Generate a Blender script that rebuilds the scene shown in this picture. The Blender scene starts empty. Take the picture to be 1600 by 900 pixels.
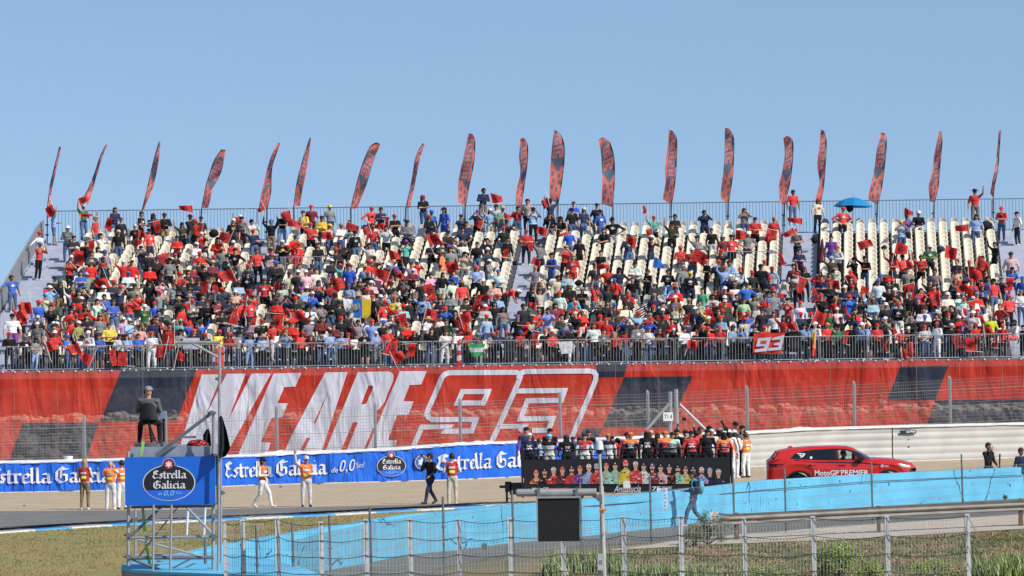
import bpy, bmesh, math, random
import numpy as np
from mathutils import Vector, Matrix, noise, geometry
random.seed(7)
rng = np.random.default_rng(7)
SC = bpy.context.scene
COL = SC.collection
R = math.radians
# ------------------------------------------------------------------ camera
F_PX, W_PX, CAM_Z = 7560.0, 1600.0, 6.0
PITCH, ROLL = math.atan(66 / F_PX), R(0.75)
f0 = Vector((0, math.cos(PITCH), math.sin(PITCH)))
u0 = Vector((0, -math.sin(PITCH), math.cos(PITCH)))
r0 = Vector((1, 0, 0))
CR = r0 * math.cos(ROLL) - u0 * math.sin(ROLL)
CU = r0 * math.sin(ROLL) + u0 * math.cos(ROLL)
cam_d = bpy.data.cameras.new('camera')
cam = bpy.data.objects.new('camera', cam_d)
COL.objects.link(cam)
SC.camera = cam
cam_d.sensor_width = 36
cam_d.lens = F_PX / W_PX * 36
cam_d.clip_start = 1
cam_d.clip_end = 6000
cam.matrix_world = Matrix(((CR.x, CU.x, -f0.x, 0), (CR.y, CU.y, -f0.y, 0), (CR.z, CU.z, -f0.z, CAM_Z), (0, 0, 0, 1)))
CAM = Vector((0, 0, CAM_Z))
# ------------------------------------------------------------------ light
SUN_AZ, SUN_EL = R(124), R(40)          # azimuth clockwise from +Y
world = bpy.data.worlds.new('World')
SC.world = world
world.use_nodes = True
wn = world.node_tree
bgn = wn.nodes['Background']
sky = wn.nodes.new('ShaderNodeTexSky')
sky.sky_type = 'NISHITA'
sky.sun_disc = False
sky.sun_elevation = SUN_EL
sky.sun_rotation = SUN_AZ
sky.air_density = 1.0
sky.dust_density = 0.25
sky.ozone_density = 1.8
sky.altitude = 600
tc = wn.nodes.new('ShaderNodeTexCoord')
mp = wn.nodes.new('ShaderNodeMapping')
mp.inputs['Location'].default_value = (0, 0, 0.16)   # the whole sky dome is read a little higher up, where it is bluer
wn.links.new(tc.outputs['Generated'], mp.inputs['Vector'])
wn.links.new(mp.outputs['Vector'], sky.inputs['Vector'])
wn.links.new(sky.outputs['Color'], bgn.inputs['Color'])
bgn.inputs['Strength'].default_value = 0.14
sun_d = bpy.data.lights.new('sun', 'SUN')
sun_d.energy = 5.0
sun_d.angle = R(0.5)
sun_d.color = (1.0, 0.95, 0.88)
sun = bpy.data.objects.new('sun', sun_d)
COL.objects.link(sun)
sdir = Vector((math.sin(SUN_AZ) * math.cos(SUN_EL), math.cos(SUN_AZ) * math.cos(SUN_EL), math.sin(SUN_EL)))
sun.rotation_euler = sdir.to_track_quat('Z', 'Y').to_euler()
SC.view_settings.view_transform = 'Standard'
SC.view_settings.look = 'None'
SC.view_settings.exposure = 0.0
SC.view_settings.gamma = 1.0
SC.view_settings.use_curve_mapping = False
# ------------------------------------------------------------------ pixel helpers (photo pixels 1600x900)
def ray(x, y):
    return f0 * F_PX + CR * (x - 800) - CU * (y - 450)
def P(x, y, D):
    d = ray(x, y)
    return CAM + d * (D / d.y)
def G(x, y, z=0.0):
    d = ray(x, y)
    return CAM + d * ((z - CAM_Z) / d.z)
def proj(v):
    d = Vector(v) - CAM
    k = F_PX / d.dot(f0)
    return 800 + d.dot(CR) * k, 450 - d.dot(CU) * k
# ------------------------------------------------------------------ materials
MATS = {}
def srgb(r, g, b):
    def c(v):
        v /= 255.0
        return v / 12.92 if v <= 0.04045 else ((v + 0.055) / 1.055) ** 2.4
    return (c(r), c(g), c(b))
def mat(name, col, rough=0.7, var=0.12, scale=3.0, bump=0.0, bscale=20.0, metal=0.0, spec=0.4, col2=None, coord='Object', transl=0.0):
    if name in MATS:
        return MATS[name]
    m = bpy.data.materials.new(name)
    m.use_nodes = True
    nt = m.node_tree
    b = nt.nodes['Principled BSDF']
    b.inputs['Roughness'].default_value = rough
    b.inputs['Metallic'].default_value = metal
    b.inputs['Specular IOR Level'].default_value = spec
    tcn = nt.nodes.new('ShaderNodeTexCoord')
    nz = nt.nodes.new('ShaderNodeTexNoise')
    nz.inputs['Scale'].default_value = scale
    nz.inputs['Detail'].default_value = 5
    nt.links.new(tcn.outputs[coord], nz.inputs['Vector'])
    rp = nt.nodes.new('ShaderNodeValToRGB')
    c = col
    if col2 is None:
        a = tuple(max(0, v * (1 - var)) for v in c)
        z = tuple(min(1, v * (1 + var)) for v in c)
    else:
        a, z = c, col2
    rp.color_ramp.elements[0].color = (*a, 1)
    rp.color_ramp.elements[0].position = 0.32
    rp.color_ramp.elements[1].color = (*z, 1)
    rp.color_ramp.elements[1].position = 0.68
    nt.links.new(nz.outputs['Fac'], rp.inputs['Fac'])
    nt.links.new(rp.outputs['Color'], b.inputs['Base Color'])
    if bump:
        n2 = nt.nodes.new('ShaderNodeTexNoise')
        n2.inputs['Scale'].default_value = bscale
        n2.inputs['Detail'].default_value = 4
        nt.links.new(tcn.outputs[coord], n2.inputs['Vector'])
        bp = nt.nodes.new('ShaderNodeBump')
        bp.inputs['Strength'].default_value = bump
        bp.inputs['Distance'].default_value = 0.05
        nt.links.new(n2.outputs['Fac'], bp.inputs['Height'])
        nt.links.new(bp.outputs['Normal'], b.inputs['Normal'])
    if transl:
        out = nt.nodes['Material Output']
        tr = nt.nodes.new('ShaderNodeBsdfTranslucent')
        nt.links.new(rp.outputs['Color'], tr.inputs['Color'])
        mx = nt.nodes.new('ShaderNodeMixShader')
        mx.inputs['Fac'].default_value = transl
        nt.links.new(b.outputs['BSDF'], mx.inputs[1])
        nt.links.new(tr.outputs['BSDF'], mx.inputs[2])
        nt.links.new(mx.outputs['Shader'], out.inputs['Surface'])
    MATS[name] = m
    return m

def cloth_print(name, col, see=0.0, ang=35, strength=0.9, fs=1.3, ys=0.22, fine=0.25, grime=0.12):
    """vinyl or mesh banner: folds as bump, optional see-through weave"""
    if name in MATS:
        return MATS[name]
    m = bpy.data.materials.new(name)
    m.use_nodes = True
    nt = m.node_tree
    b = nt.nodes['Principled BSDF']
    b.inputs['Roughness'].default_value = 0.55
    b.inputs['Specular IOR Level'].default_value = 0.35
    tcn = nt.nodes.new('ShaderNodeTexCoord')
    m1 = nt.nodes.new('ShaderNodeMapping')
    m1.inputs['Rotation'].default_value = (0, R(ang), 0)
    m1.inputs['Scale'].default_value = (fs, fs, ys)
    nt.links.new(tcn.outputs['Object'], m1.inputs['Vector'])
    n1 = nt.nodes.new('ShaderNodeTexNoise')
    n1.inputs['Scale'].default_value = 1.0
    n1.inputs['Detail'].default_value = 3
    n1.inputs['Distortion'].default_value = 0.8
    nt.links.new(m1.outputs['Vector'], n1.inputs['Vector'])
    m2 = nt.nodes.new('ShaderNodeMapping')
    m2.inputs['Rotation'].default_value = (0, R(-12), 0)
    m2.inputs['Scale'].default_value = (fs * 2.2, fs * 2.2, ys * 2.0)
    nt.links.new(tcn.outputs['Object'], m2.inputs['Vector'])
    n2 = nt.nodes.new('ShaderNodeTexNoise')
    n2.inputs['Scale'].default_value = 1.0
    n2.inputs['Detail'].default_value = 4
    nt.links.new(m2.outputs['Vector'], n2.inputs['Vector'])
    ad = nt.nodes.new('ShaderNodeMath')
    ad.operation = 'MULTIPLY_ADD'
    ad.inputs[1].default_value = fine
    nt.links.new(n2.outputs['Fac'], ad.inputs[0])
    nt.links.new(n1.outputs['Fac'], ad.inputs[2])
    bp = nt.nodes.new('ShaderNodeBump')
    bp.inputs['Strength'].default_value = strength
    bp.inputs['Distance'].default_value = 0.45
    nt.links.new(ad.outputs[0], bp.inputs['Height'])
    nt.links.new(bp.outputs['Normal'], b.inputs['Normal'])
    n3 = nt.nodes.new('ShaderNodeTexNoise')
    n3.inputs['Scale'].default_value = 0.7
    n3.inputs['Detail'].default_value = 6
    nt.links.new(tcn.outputs['Object'], n3.inputs['Vector'])
    rp = nt.nodes.new('ShaderNodeValToRGB')
    rp.color_ramp.elements[0].color = (*[v * (1 - grime) for v in col], 1)
    rp.color_ramp.elements[0].position = 0.35
    rp.color_ramp.elements[1].color = (*[min(1, v * (1 + grime)) for v in col], 1)
    rp.color_ramp.elements[1].position = 0.65
    nt.links.new(n3.outputs['Fac'], rp.inputs['Fac'])
    nt.links.new(rp.outputs['Color'], b.inputs['Base Color'])
    if see > 0:
        out = nt.nodes['Material Output']
        tr = nt.nodes.new('ShaderNodeBsdfTransparent')
        mx = nt.nodes.new('ShaderNodeMixShader')
        mx.inputs['Fac'].default_value = see
        nt.links.new(b.outputs['BSDF'], mx.inputs[1])
        nt.links.new(tr.outputs['BSDF'], mx.inputs[2])
        nt.links.new(mx.outputs['Shader'], out.inputs['Surface'])
    MATS[name] = m
    return m

# ------------------------------------------------------------------ mesh helpers
class MB:
    def __init__(s):
        s.v = []; s.f = []; s.m = []
    def add(s, vs, fs, mi=0):
        n = len(s.v)
        s.v += [tuple(p) for p in vs]
        s.f += [tuple(i + n for i in f) for f in fs]
        s.m += [mi] * len(fs)
    def box(s, c, d, mi=0, rot=None):
        c = Vector(c); h = Vector(d) * 0.5
        vs = []
        for sx in (-1, 1):
            for sy in (-1, 1):
                for sz in (-1, 1):
                    p = Vector((sx * h.x, sy * h.y, sz * h.z))
                    if rot is not None: p = rot @ p
                    vs.append(c + p)
        s.add(vs, [(0, 1, 3, 2), (4, 6, 7, 5), (0, 4, 5, 1), (2, 3, 7, 6), (0, 2, 6, 4), (1, 5, 7, 3)], mi)
    def tube(s, p, q, r, r2=None, n=6, mi=0, caps=True):
        p = Vector(p); q = Vector(q); r2 = r if r2 is None else r2
        d = (q - p)
        if d.length < 1e-6: return
        d.normalize()
        a = d.orthogonal().normalized(); b = d.cross(a)
        vs = []
        for k in range(n):
            t = 2 * math.pi * k / n
            o = a * math.cos(t) + b * math.sin(t)
            vs.append(p + o * r); vs.append(q + o * r2)
        fs = [(2 * k, 2 * ((k + 1) % n), 2 * ((k + 1) % n) + 1, 2 * k + 1) for k in range(n)]
        if caps:
            fs.append(tuple(2 * k for k in range(n))[::-1]); fs.append(tuple(2 * k + 1 for k in range(n)))
        s.add(vs, fs, mi)
    def path(s, pts, r, n=5, mi=0):
        for a, b in zip(pts[:-1], pts[1:]): s.tube(a, b, r, n=n, mi=mi)
    def ell(s, c, rad, nu=12, nv=8, mi=0, keep=None):
        c = Vector(c)
        vs = [c + Vector((0, 0, rad[2]))]
        for j in range(1, nv):
            ph = math.pi * j / nv
            for i in range(nu):
                th = 2 * math.pi * i / nu
                vs.append(c + Vector((rad[0] * math.sin(ph) * math.cos(th), rad[1] * math.sin(ph) * math.sin(th), rad[2] * math.cos(ph))))
        vs.append(c - Vector((0, 0, rad[2])))
        fs = [(0, 1 + i, 1 + (i + 1) % nu) for i in range(nu)]
        for j in range(nv - 2):
            for i in range(nu):
                a = 1 + j * nu + i; b = 1 + j * nu + (i + 1) % nu
                fs.append((a, a + nu, b + nu, b))
        l = len(vs) - 1; o = 1 + (nv - 2) * nu
        fs += [(o + i, l, o + (i + 1) % nu) for i in range(nu)]
        if keep:
            fs = [f for f in fs if keep(sum((vs[i] for i in f), Vector()) / len(f))]
        s.add(vs, fs, mi)
    def prism(s, poly, e, mi=0, cap=True):
        """poly: 3D planar points; e: extrusion vector"""
        n = len(poly); e = Vector(e)
        vs = [Vector(p) for p in poly] + [Vector(p) + e for p in poly]
        fs = [(i, (i + 1) % n, n + (i + 1) % n, n + i) for i in range(n)]
        if cap:
            tri = geometry.tessellate_polygon([[Vector(p) for p in poly]])
            fs += [tuple(t) for t in tri] + [tuple(i + n for i in t[::-1]) for t in tri]
        s.add(vs, fs, mi)
    def grid(s, fn, nu, nv, mi=0, mf=None):
        vs = [fn(i / nu, j / nv) for j in range(nv + 1) for i in range(nu + 1)]
        n = len(s.v)
        s.v += [tuple(p) for p in vs]
        for j in range(nv):
            for i in range(nu):
                a = n + j * (nu + 1) + i
                s.f.append((a, a + 1, a + nu + 2, a + nu + 1))
                s.m.append(mf(i, j) if mf else mi)
    def mesh(s, name, mats, smooth=False):
        me = bpy.data.meshes.new(name)
        me.from_pydata(s.v, [], s.f)
        for m in mats: me.materials.append(m)
        if len(mats) > 1: me.polygons.foreach_set('material_index', s.m)
        if smooth: me.polygons.foreach_set('use_smooth', [True] * len(s.f))
        me.update()
        return me
    def obj(s, name, mats, parent=None, smooth=False, loc=None):
        if not isinstance(mats, (list, tuple)): mats = [mats]
        return mobj(name, s.mesh(name, mats, smooth), parent, loc)

def fixnormals(me):
    bm = bmesh.new(); bm.from_mesh(me)
    bmesh.ops.recalc_face_normals(bm, faces=bm.faces)
    bm.to_mesh(me); bm.free()

def mobj(name, me, parent=None, loc=None):
    o = bpy.data.objects.new(name, me)
    COL.objects.link(o)
    if parent is not None: o.parent = parent
    if loc is not None: o.location = loc
    return o
def tag(o, label=None, cat=None, group=None, kind=None):
    if label: o['label'] = label
    if cat: o['category'] = cat
    if group: o['group'] = group
    if kind: o['kind'] = kind
    return o
def empty(name, label, cat, loc=(0, 0, 0), rz=0, group=None):
    o = bpy.data.objects.new(name, None)
    COL.objects.link(o)
    o.location = loc; o.rotation_euler = (0, 0, rz); o.empty_display_size = 0.1
    return tag(o, label, cat, group)
def structure(o):
    o['kind'] = 'structure'; return o

def text_polys(body, bold=0.0, shear=0.0):
    cu = bpy.data.curves.new('t', 'FONT')
    cu.body = body; cu.size = 1.0; cu.shear = shear; cu.resolution_u = 3; cu.offset = bold
    o = bpy.data.objects.new('t', cu)
    COL.objects.link(o)
    dg = bpy.context.evaluated_depsgraph_get()
    me = bpy.data.meshes.new_from_object(o.evaluated_get(dg))
    vs = [tuple(v.co[:2]) for v in me.vertices]
    fs = [tuple(p.vertices) for p in me.polygons]
    bpy.data.objects.remove(o); bpy.data.curves.remove(cu); bpy.data.meshes.remove(me)
    return vs, fs
def fit_text(body, x0, x1, z0, z1, bold=0.0, shear=0.0):
    vs, fs = text_polys(body, bold, shear)
    xs = [v[0] for v in vs]; ys = [v[1] for v in vs]
    a, b, c, d = min(xs), max(xs), min(ys), max(ys)
    return [((v[0] - a) / (b - a) * (x1 - x0) + x0, (v[1] - c) / (d - c) * (z1 - z0) + z0) for v in vs], fs

# broad-nib lettering (blackletter)
GL = {
 'E': (0.98, [[(.80, 1.38), (.55, 1.6), (.22, 1.38), (.30, 1.0), (.10, .35), (.40, 0), (.85, .28)], [(.22, .78), (.5, .92), (.7, .82)], [(.52, 1.5), (.5, .95)]]),
 'G': (1.12, [[(1.0, 1.45), (.72, 1.35), (.5, 1.6), (.1, 1.15), (.08, .4), (.4, 0), (.85, .2), (.85, .75), (.6, .88)], [(.45, 1.45), (.42, .5)]]),
 's': (.60, [[(.46, .86), (.28, 1.0), (.08, .78), (.40, .38), (.22, .02), (-.02, .16)]]),
 't': (.50, [[(.1, 1.35), (.1, .16), (.22, 0), (.42, .14)], [(-.1, .92), (.38, .98)]]),
 'r': (.56, [[(-.06, .86), (.06, 1.0), (.08, .12), (.2, .02)], [(.1, .8), (.32, 1.0), (.48, .86)]]),
 'e': (.62, [[(.08, .5), (.38, .62), (.5, .82), (.28, 1.0), (.06, .76), (.06, .22), (.24, 0), (.52, .16)]]),
 'l': (.40, [[(-.06, 1.46), (.07, 1.6), (.07, .16), (.18, 0), (.32, .14)]]),
 'a': (.74, [[(.04, .86), (.2, 1.0), (.46, .9), (.46, .14), (.58, 0), (.7, .12)], [(.46, .56), (.08, .44), (.06, .16), (.2, 0), (.46, .2)]]),
 'i': (.40, [[(-.06, .86), (.07, 1.0), (.07, .16), (.18, 0), (.32, .14)], [(.03, 1.36), (.11, 1.44)]]),
 'c': (.58, [[(.5, .86), (.3, 1.0), (.07, .78), (.06, .22), (.24, 0), (.52, .16)]]),
 ' ': (.45, []),
}
def blackletter(body, x0, x1, z0, h, w=0.13):
    """strokes of a 40 degree nib; h = x-height; returns verts (s,z,k) and faces, k lifts strokes apart"""
    tot = sum(GL[c][0] for c in body)
    sx = (x1 - x0) / tot
    vs, fs = [], []
    cx = 0; k = 0
    n = (w * .80, w * .62)
    for c in body:
        adv, strokes = GL[c]
        for st in strokes:
            for (a, b) in zip(st[:-1], st[1:]):
                i = len(vs)
                L = math.hypot(b[0] - a[0], b[1] - a[1]) or 1
                ex = 0.02 / L
                a2 = (a[0] - (b[0] - a[0]) * ex, a[1] - (b[1] - a[1]) * ex); b2 = (b[0] + (b[0] - a[0]) * ex, b[1] + (b[1] - a[1]) * ex)
                # keep a minimum thickness when stroke runs along the nib
                nx, ny = n
                cr = abs((b[0] - a[0]) * ny - (b[1] - a[1]) * nx) / L
                if cr < 0.045:
                    px, py = -(b[1] - a[1]) / L * .045, (b[0] - a[0]) / L * .045
                    q = [(a2[0] - px, a2[1] - py), (b2[0] - px, b2[1] - py), (b2[0] + px, b2[1] + py), (a2[0] + px, a2[1] + py)]
                else:
                    q = [(a2[0] - nx, a2[1] - ny), (b2[0] - nx, b2[1] - ny), (b2[0] + nx, b2[1] + ny), (a2[0] + nx, a2[1] + ny)]
                for p in q: vs.append((x0 + (cx + p[0] + .1) * sx, z0 + p[1] * h, (k % 7) * 0.0012))
                fs.append((i, i + 1, i + 2, i + 3)); k += 1
        cx += adv
    return vs, fs

# surfaces along a plan path: s = arc length, z = height, o = offset towards the camera side
class Path2:
    def __init__(s, pts):
        s.p = [Vector((a[0], a[1])) for a in pts]
        s.L = [0]
        for a, b in zip(s.p[:-1], s.p[1:]): s.L.append(s.L[-1] + (b - a).length)
    def seg(s, t):
        for i in range(len(s.L) - 1):
            if t <= s.L[i + 1] or i == len(s.L) - 2: return i
    def at(s, t, z, o=0.0):
        i = s.seg(t)
        d = (s.p[i + 1] - s.p[i]); d.normalize()
        q = s.p[i] + d * (t - s.L[i])
        n = Vector((d.y, -d.x))
        return Vector((q.x + n.x * o, q.y + n.y * o, z))
    def pix(s, x, y):
        d = ray(x, y)
        k = d.x / d.y
        for i in range(len(s.p) - 1):
            a, b = s.p[i], s.p[i + 1]
            e = b - a
            den = e.x - k * e.y
            if abs(den) < 1e-9: continue
            t = (k * a.y - a.x) / den
            if -1e-6 <= t <= 1 + 1e-6 or (i == 0 and t < 0) or (i == len(s.p) - 2 and t > 1):
                Y = a.y + e.y * t
                return s.L[i] + t * e.length, (CAM + d * (Y / d.y)).z
def cutmap(pathobj, vs, fs, off, step=None, bend=None, breaks=True):
    """vs: (s,z[,k]); cut at path corners (and every step) then place on the path"""
    bm = bmesh.new()
    bv = [bm.verts.new((v[0], v[1], v[2] if len(v) > 2 else 0)) for v in vs]
    for f in fs:
        try: bm.faces.new([bv[i] for i in f])
        except ValueError: pass
    smin = min(v[0] for v in vs); smax = max(v[0] for v in vs)
    zmin = min(v[1] for v in vs); zmax = max(v[1] for v in vs)
    cuts = [l for l in pathobj.L[1:-1] if smin < l < smax] if breaks else []
    if step:
        n = int((smax - smin) / step)
        cuts += [smin + step * k for k in range(1, n + 1)]
    for c in cuts:
        bmesh.ops.bisect_plane(bm, geom=bm.verts[:] + bm.edges[:] + bm.faces[:], plane_co=(c, 0, 0), plane_no=(1, 0, 0))
    if step:
        z = math.floor(zmin / step) * step + step
        while z < zmax:
            bmesh.ops.bisect_plane(bm, geom=bm.verts[:] + bm.edges[:] + bm.faces[:], plane_co=(0, z, 0), plane_no=(0, 1, 0))
            z += step
    for v in bm.verts:
        s_, z_, k_ = v.co
        o = off + k_ + (bend(s_, z_) if bend else 0)
        v.co = pathobj.at(s_, z_, o)
    me = bpy.data.meshes.new('m')
    bm.to_mesh(me); bm.free()
    return me
def poly2(loops):
    flat = [p for l in loops for p in l]
    tri = geometry.tessellate_polygon([[Vector((p[0], p[1], 0)) for p in l] for l in loops])
    return [tuple(p) for p in flat], [tuple(t) for t in tri]
def merge(parts):
    vs, fs = [], []
    for a, b in parts:
        n = len(vs); vs += list(a); fs += [tuple(i + n for i in f) for f in b]
    return vs, fs
def put(name, me, m, parent=None):
    me.name = name
    me.materials.clear()
    for q in (m if isinstance(m, list) else [m]): me.materials.append(q)
    fixface(me)
    return mobj(name, me, parent)
def fixface(me):
    me.update()

# ------------------------------------------------------------------ common materials
M_steel = mat('galvanised_steel', (.36, .37, .375), .45, .12, 6, metal=.35)
M_steel_d = mat('weathered_steel', (.17, .18, .19), .5, .15, 5, metal=.3)
M_wire = mat('fence_wire', (.21, .21, .20), .5, .1, 4, metal=.3)
M_wire_d = mat('dark_wire', (.05, .055, .06), .6, .1, 4)
M_black = mat('black_plastic', (.012, .012, .014), .5, .2, 8)
M_blackcloth = mat('black_cloth', (.015, .015, .018), .9, .3, 6, bump=.4, bscale=12)
M_white = mat('white_paint', (.78, .78, .76), .5, .05, 5)
M_red = mat('red_cloth', (.62, .030, .018), .7, .12, 4, transl=.25)
M_redprint = mat('dark_red_print', (.16, .012, .02), .7, .15, 4, transl=.2)
M_asphalt = mat('asphalt', (.19, .185, .175), 1.0, .14, .8, bump=.08, bscale=40, spec=.1)
# ================================================================== GROUND
def gpoly(name, pts, z, m):
    b = MB()
    vs, fs = poly2([[(p[0], p[1]) for p in pts]])
    b.add([(v[0], v[1], z) for v in vs], fs)
    o = b.obj(name, m)
    fixnormals(o.data)
    if o.data.polygons[0].normal.z < 0: o.data.flip_normals()
    return structure(o)
def ground_mat(name, c1, c2, c3, s1=.35, s2=9, bump=.6, rough=.95, bs=30):
    m = mat(name, c1, rough)
    nt = m.node_tree; b = nt.nodes['Principled BSDF']
    tcn = nt.nodes.new('ShaderNodeTexCoord')
    a = nt.nodes.new('ShaderNodeTexNoise'); a.inputs['Scale'].default_value = s1; a.inputs['Detail'].default_value = 8; a.inputs['Roughness'].default_value = .7
    c = nt.nodes.new('ShaderNodeTexNoise'); c.inputs['Scale'].default_value = s2; c.inputs['Detail'].default_value = 6; c.inputs['Roughness'].default_value = .75
    for q in (a, c): nt.links.new(tcn.outputs['Object'], q.inputs['Vector'])
    r1 = nt.nodes.new('ShaderNodeValToRGB'); r1.color_ramp.elements[0].position = .38; r1.color_ramp.elements[1].position = .62
    r1.color_ramp.elements[0].color = (*c1, 1); r1.color_ramp.elements[1].color = (*c2, 1)
    r2 = nt.nodes.new('ShaderNodeValToRGB'); r2.color_ramp.elements[0].position = .48; r2.color_ramp.elements[1].position = .66
    r2.color_ramp.elements[0].color = (0, 0, 0, 1); r2.color_ramp.elements[1].color = (1, 1, 1, 1)
    mx = nt.nodes.new('ShaderNodeMix'); mx.data_type = 'RGBA'
    nt.links.new(a.outputs['Fac'], r1.inputs['Fac']); nt.links.new(c.outputs['Fac'], r2.inputs['Fac'])
    nt.links.new(r2.outputs['Color'], mx.inputs[0]); nt.links.new(r1.outputs['Color'], mx.inputs[6]); mx.inputs[7].default_value = (*c3, 1)
    nt.links.new(mx.outputs[2], b.inputs['Base Color'])
    bn = nt.nodes.new('ShaderNodeTexNoise'); bn.inputs['Scale'].default_value = bs; bn.inputs['Detail'].default_value = 4
    nt.links.new(tcn.outputs['Object'], bn.inputs['Vector'])
    bp = nt.nodes.new('ShaderNodeBump'); bp.inputs['Strength'].default_value = bump; bp.inputs['Distance'].default_value = .08
    nt.links.new(bn.outputs['Fac'], bp.inputs['Height']); nt.links.new(bp.outputs['Normal'], b.inputs['Normal'])
    return m
M_gravel = ground_mat('gravel_trap', (.57, .45, .29), (.66, .54, .37), (.27, .20, .12), s1=.5, s2=13, bump=1.0, bs=22)
M_turf = ground_mat('dry_turf', (.34, .25, .09), (.24, .24, .09), (.38, .29, .13), s1=.35, s2=5)
M_soil = ground_mat('bank_soil', (.22, .19, .09), (.28, .20, .11), (.16, .16, .06), s1=.8, s2=6)
M_path = ground_mat('pale_gravel_path', (.60, .52, .42), (.50, .43, .34), (.38, .33, .26), s1=.5, s2=7)
M_service = ground_mat('service_road_asphalt', (.17, .16, .145), (.20, .185, .165), (.13, .12, .11), s1=.6, s2=8)
b = MB(); b.add([(-1500, -200, 0), (1500, -200, 0), (1500, 3000, 0), (-1500, 3000, 0)], [(0, 1, 2, 3)])
structure(b.obj('ground', M_soil))
kerb_px = [(-60, 838), (0, 834), (100, 827), (200, 821), (300, 816), (400, 811.6), (500, 807), (575, 803), (640, 799.5), (690, 797), (760, 792.5), (830, 789.5)]
kerb = [G(x, y) for x, y in kerb_px]
edge = [G(-80, 799.5), G(0, 799), G(200, 797.5), G(400, 794.5), G(600, 790), G(800, 785.5), G(1000, 783), G(1300, 779), G(1700, 772)]
gpoly('gravel', [(-60, edge[0].y)] + [(p.x, p.y) for p in edge] + [(60, edge[-1].y), (60, 260), (-60, 260)], .004, M_gravel)
tr = [(p.x, p.y) for p in kerb] + [(3, 163.0), (20, 166.0), (45, 168)]
gpoly('race_track', [(-60, kerb[0].y)] + tr + [(45, edge[-1].y), (p_ := edge[-1]).to_tuple()[:2]] + [(p.x, p.y) for p in edge[::-1][1:]] + [(-60, edge[0].y)], .008, M_asphalt)
# white painted line along the far edge of the asphalt
mb = MB(); 
lp = [(p.x, p.y - 2.4) for p in edge]
for a, c in zip(lp[:-1], lp[1:]): mb.add([(a[0], a[1], .013), (c[0], c[1], .013), (c[0], c[1] + .13, .013), (a[0], a[1] + .13, .013)], [(0, 1, 2, 3)])
structure(mb.obj('track_line', mat('worn_line_paint', (.33, .33, .32), .8, .25, 2)))
# turf
gpoly('grass', [(-60, 60), (-4, 60), (-8.0, 98), (-6.5, 110), (2.5, 139), (14, 158), (20, 163)] + [(p[0], p[1] - .05) for p in [(20, 165.8), (3, 162.9)] + [(q.x, q.y) for q in kerb[::-1]]] + [(-60, kerb[0].y)], .006, M_turf)
# kerb: raised, blue and white blocks with a lilac back row
def alongpts(pl, step):
    out = []
    for a, c in zip(pl[:-1], pl[1:]):
        n = max(1, int((c - a).length / step))
        out += [a.lerp(c, k / n) for k in range(n)]
    return out + [pl[-1]]
kp = alongpts([Vector((p.x, p.y, 0)) for p in kerb], .35)
mb = MB()
for i in range(len(kp) - 1):
    a, c = kp[i], kp[i + 1]
    d = (c - a).normalized(); n = Vector((-d.y, d.x, 0))
    k = (i // 5) % 2; k2 = ((i + 2) // 5) % 2
    A0, A1, A2 = a, a + n * .95 + Vector((0, 0, .07)), a + n * 2.1 + Vector((0, 0, .02))
    C0, C1, C2 = c, c + n * .95 + Vector((0, 0, .07)), c + n * 2.1 + Vector((0, 0, .02))
    for q in (A0, C0): q.z = .05
    mb.add([A0, C0, C1, A1], [(0, 1, 2, 3)], k)
    mb.add([A1, C1, C2, A2], [(0, 1, 2, 3)], 2 if k2 else 1)
    mb.add([Vector((A0.x, A0.y, 0)), Vector((C0.x, C0.y, 0)), C0, A0], [(0, 1, 2, 3)], k)
structure(mb.obj('kerb', [mat('kerb_blue', (.10, .38, .75), .6, .1, 3), mat('kerb_white', (.68, .67, .66), .6, .1, 3), mat('kerb_lilac', (.42, .42, .52), .6, .1, 3)]))
# near side of the blue wall: service road, pale gravel strip
WALLB = [(1700, 772.5), (1600, 779), (1362, 792), (1200, 803), (1060, 822), (910, 839), (787, 850), (715, 860), (640, 867), (575, 880), (500, 894)]
wb = [G(x, y) for x, y in WALLB] + [Vector((-6.15, 115.6, 0)), Vector((-6.75, 112.9, 0)), Vector((-7.2, 109.6, 0)), Vector((-7.7, 107.0, 0))]
near = [G(1700, 812), G(1600, 817), G(1300, 834), G(1150, 842), G(1000, 850), G(880, 856), G(800, 868), G(700, 885), Vector((-3, 112, 0)), Vector((-4.5, 107, 0))]
gpoly('service_road', [(p.x, p.y) for p in wb] + [(p.x, p.y) for p in near[::-1]], .012, M_service)
st2 = [G(1700, 820), G(1600, 827), G(1480, 834), G(1300, 845), G(1150, 850), G(1000, 858), G(960, 861)]
st1 = [G(1700, 799), G(1600, 804), G(1300, 824), G(1150, 836), G(1060, 845), G(1000, 854), G(950, 860)]
gpoly('gravel_path', [(p.x, p.y) for p in st1] + [(p.x, p.y) for p in st2[::-1]], .017, M_path)

# ================================================================== BLUE CONCRETE WALL (foreground)
M_bluewall = mat('sky_blue_wall_paint', (.13, .50, .74), .6, .13, .9, bump=.3, bscale=6)
nt = M_bluewall.node_tree
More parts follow.
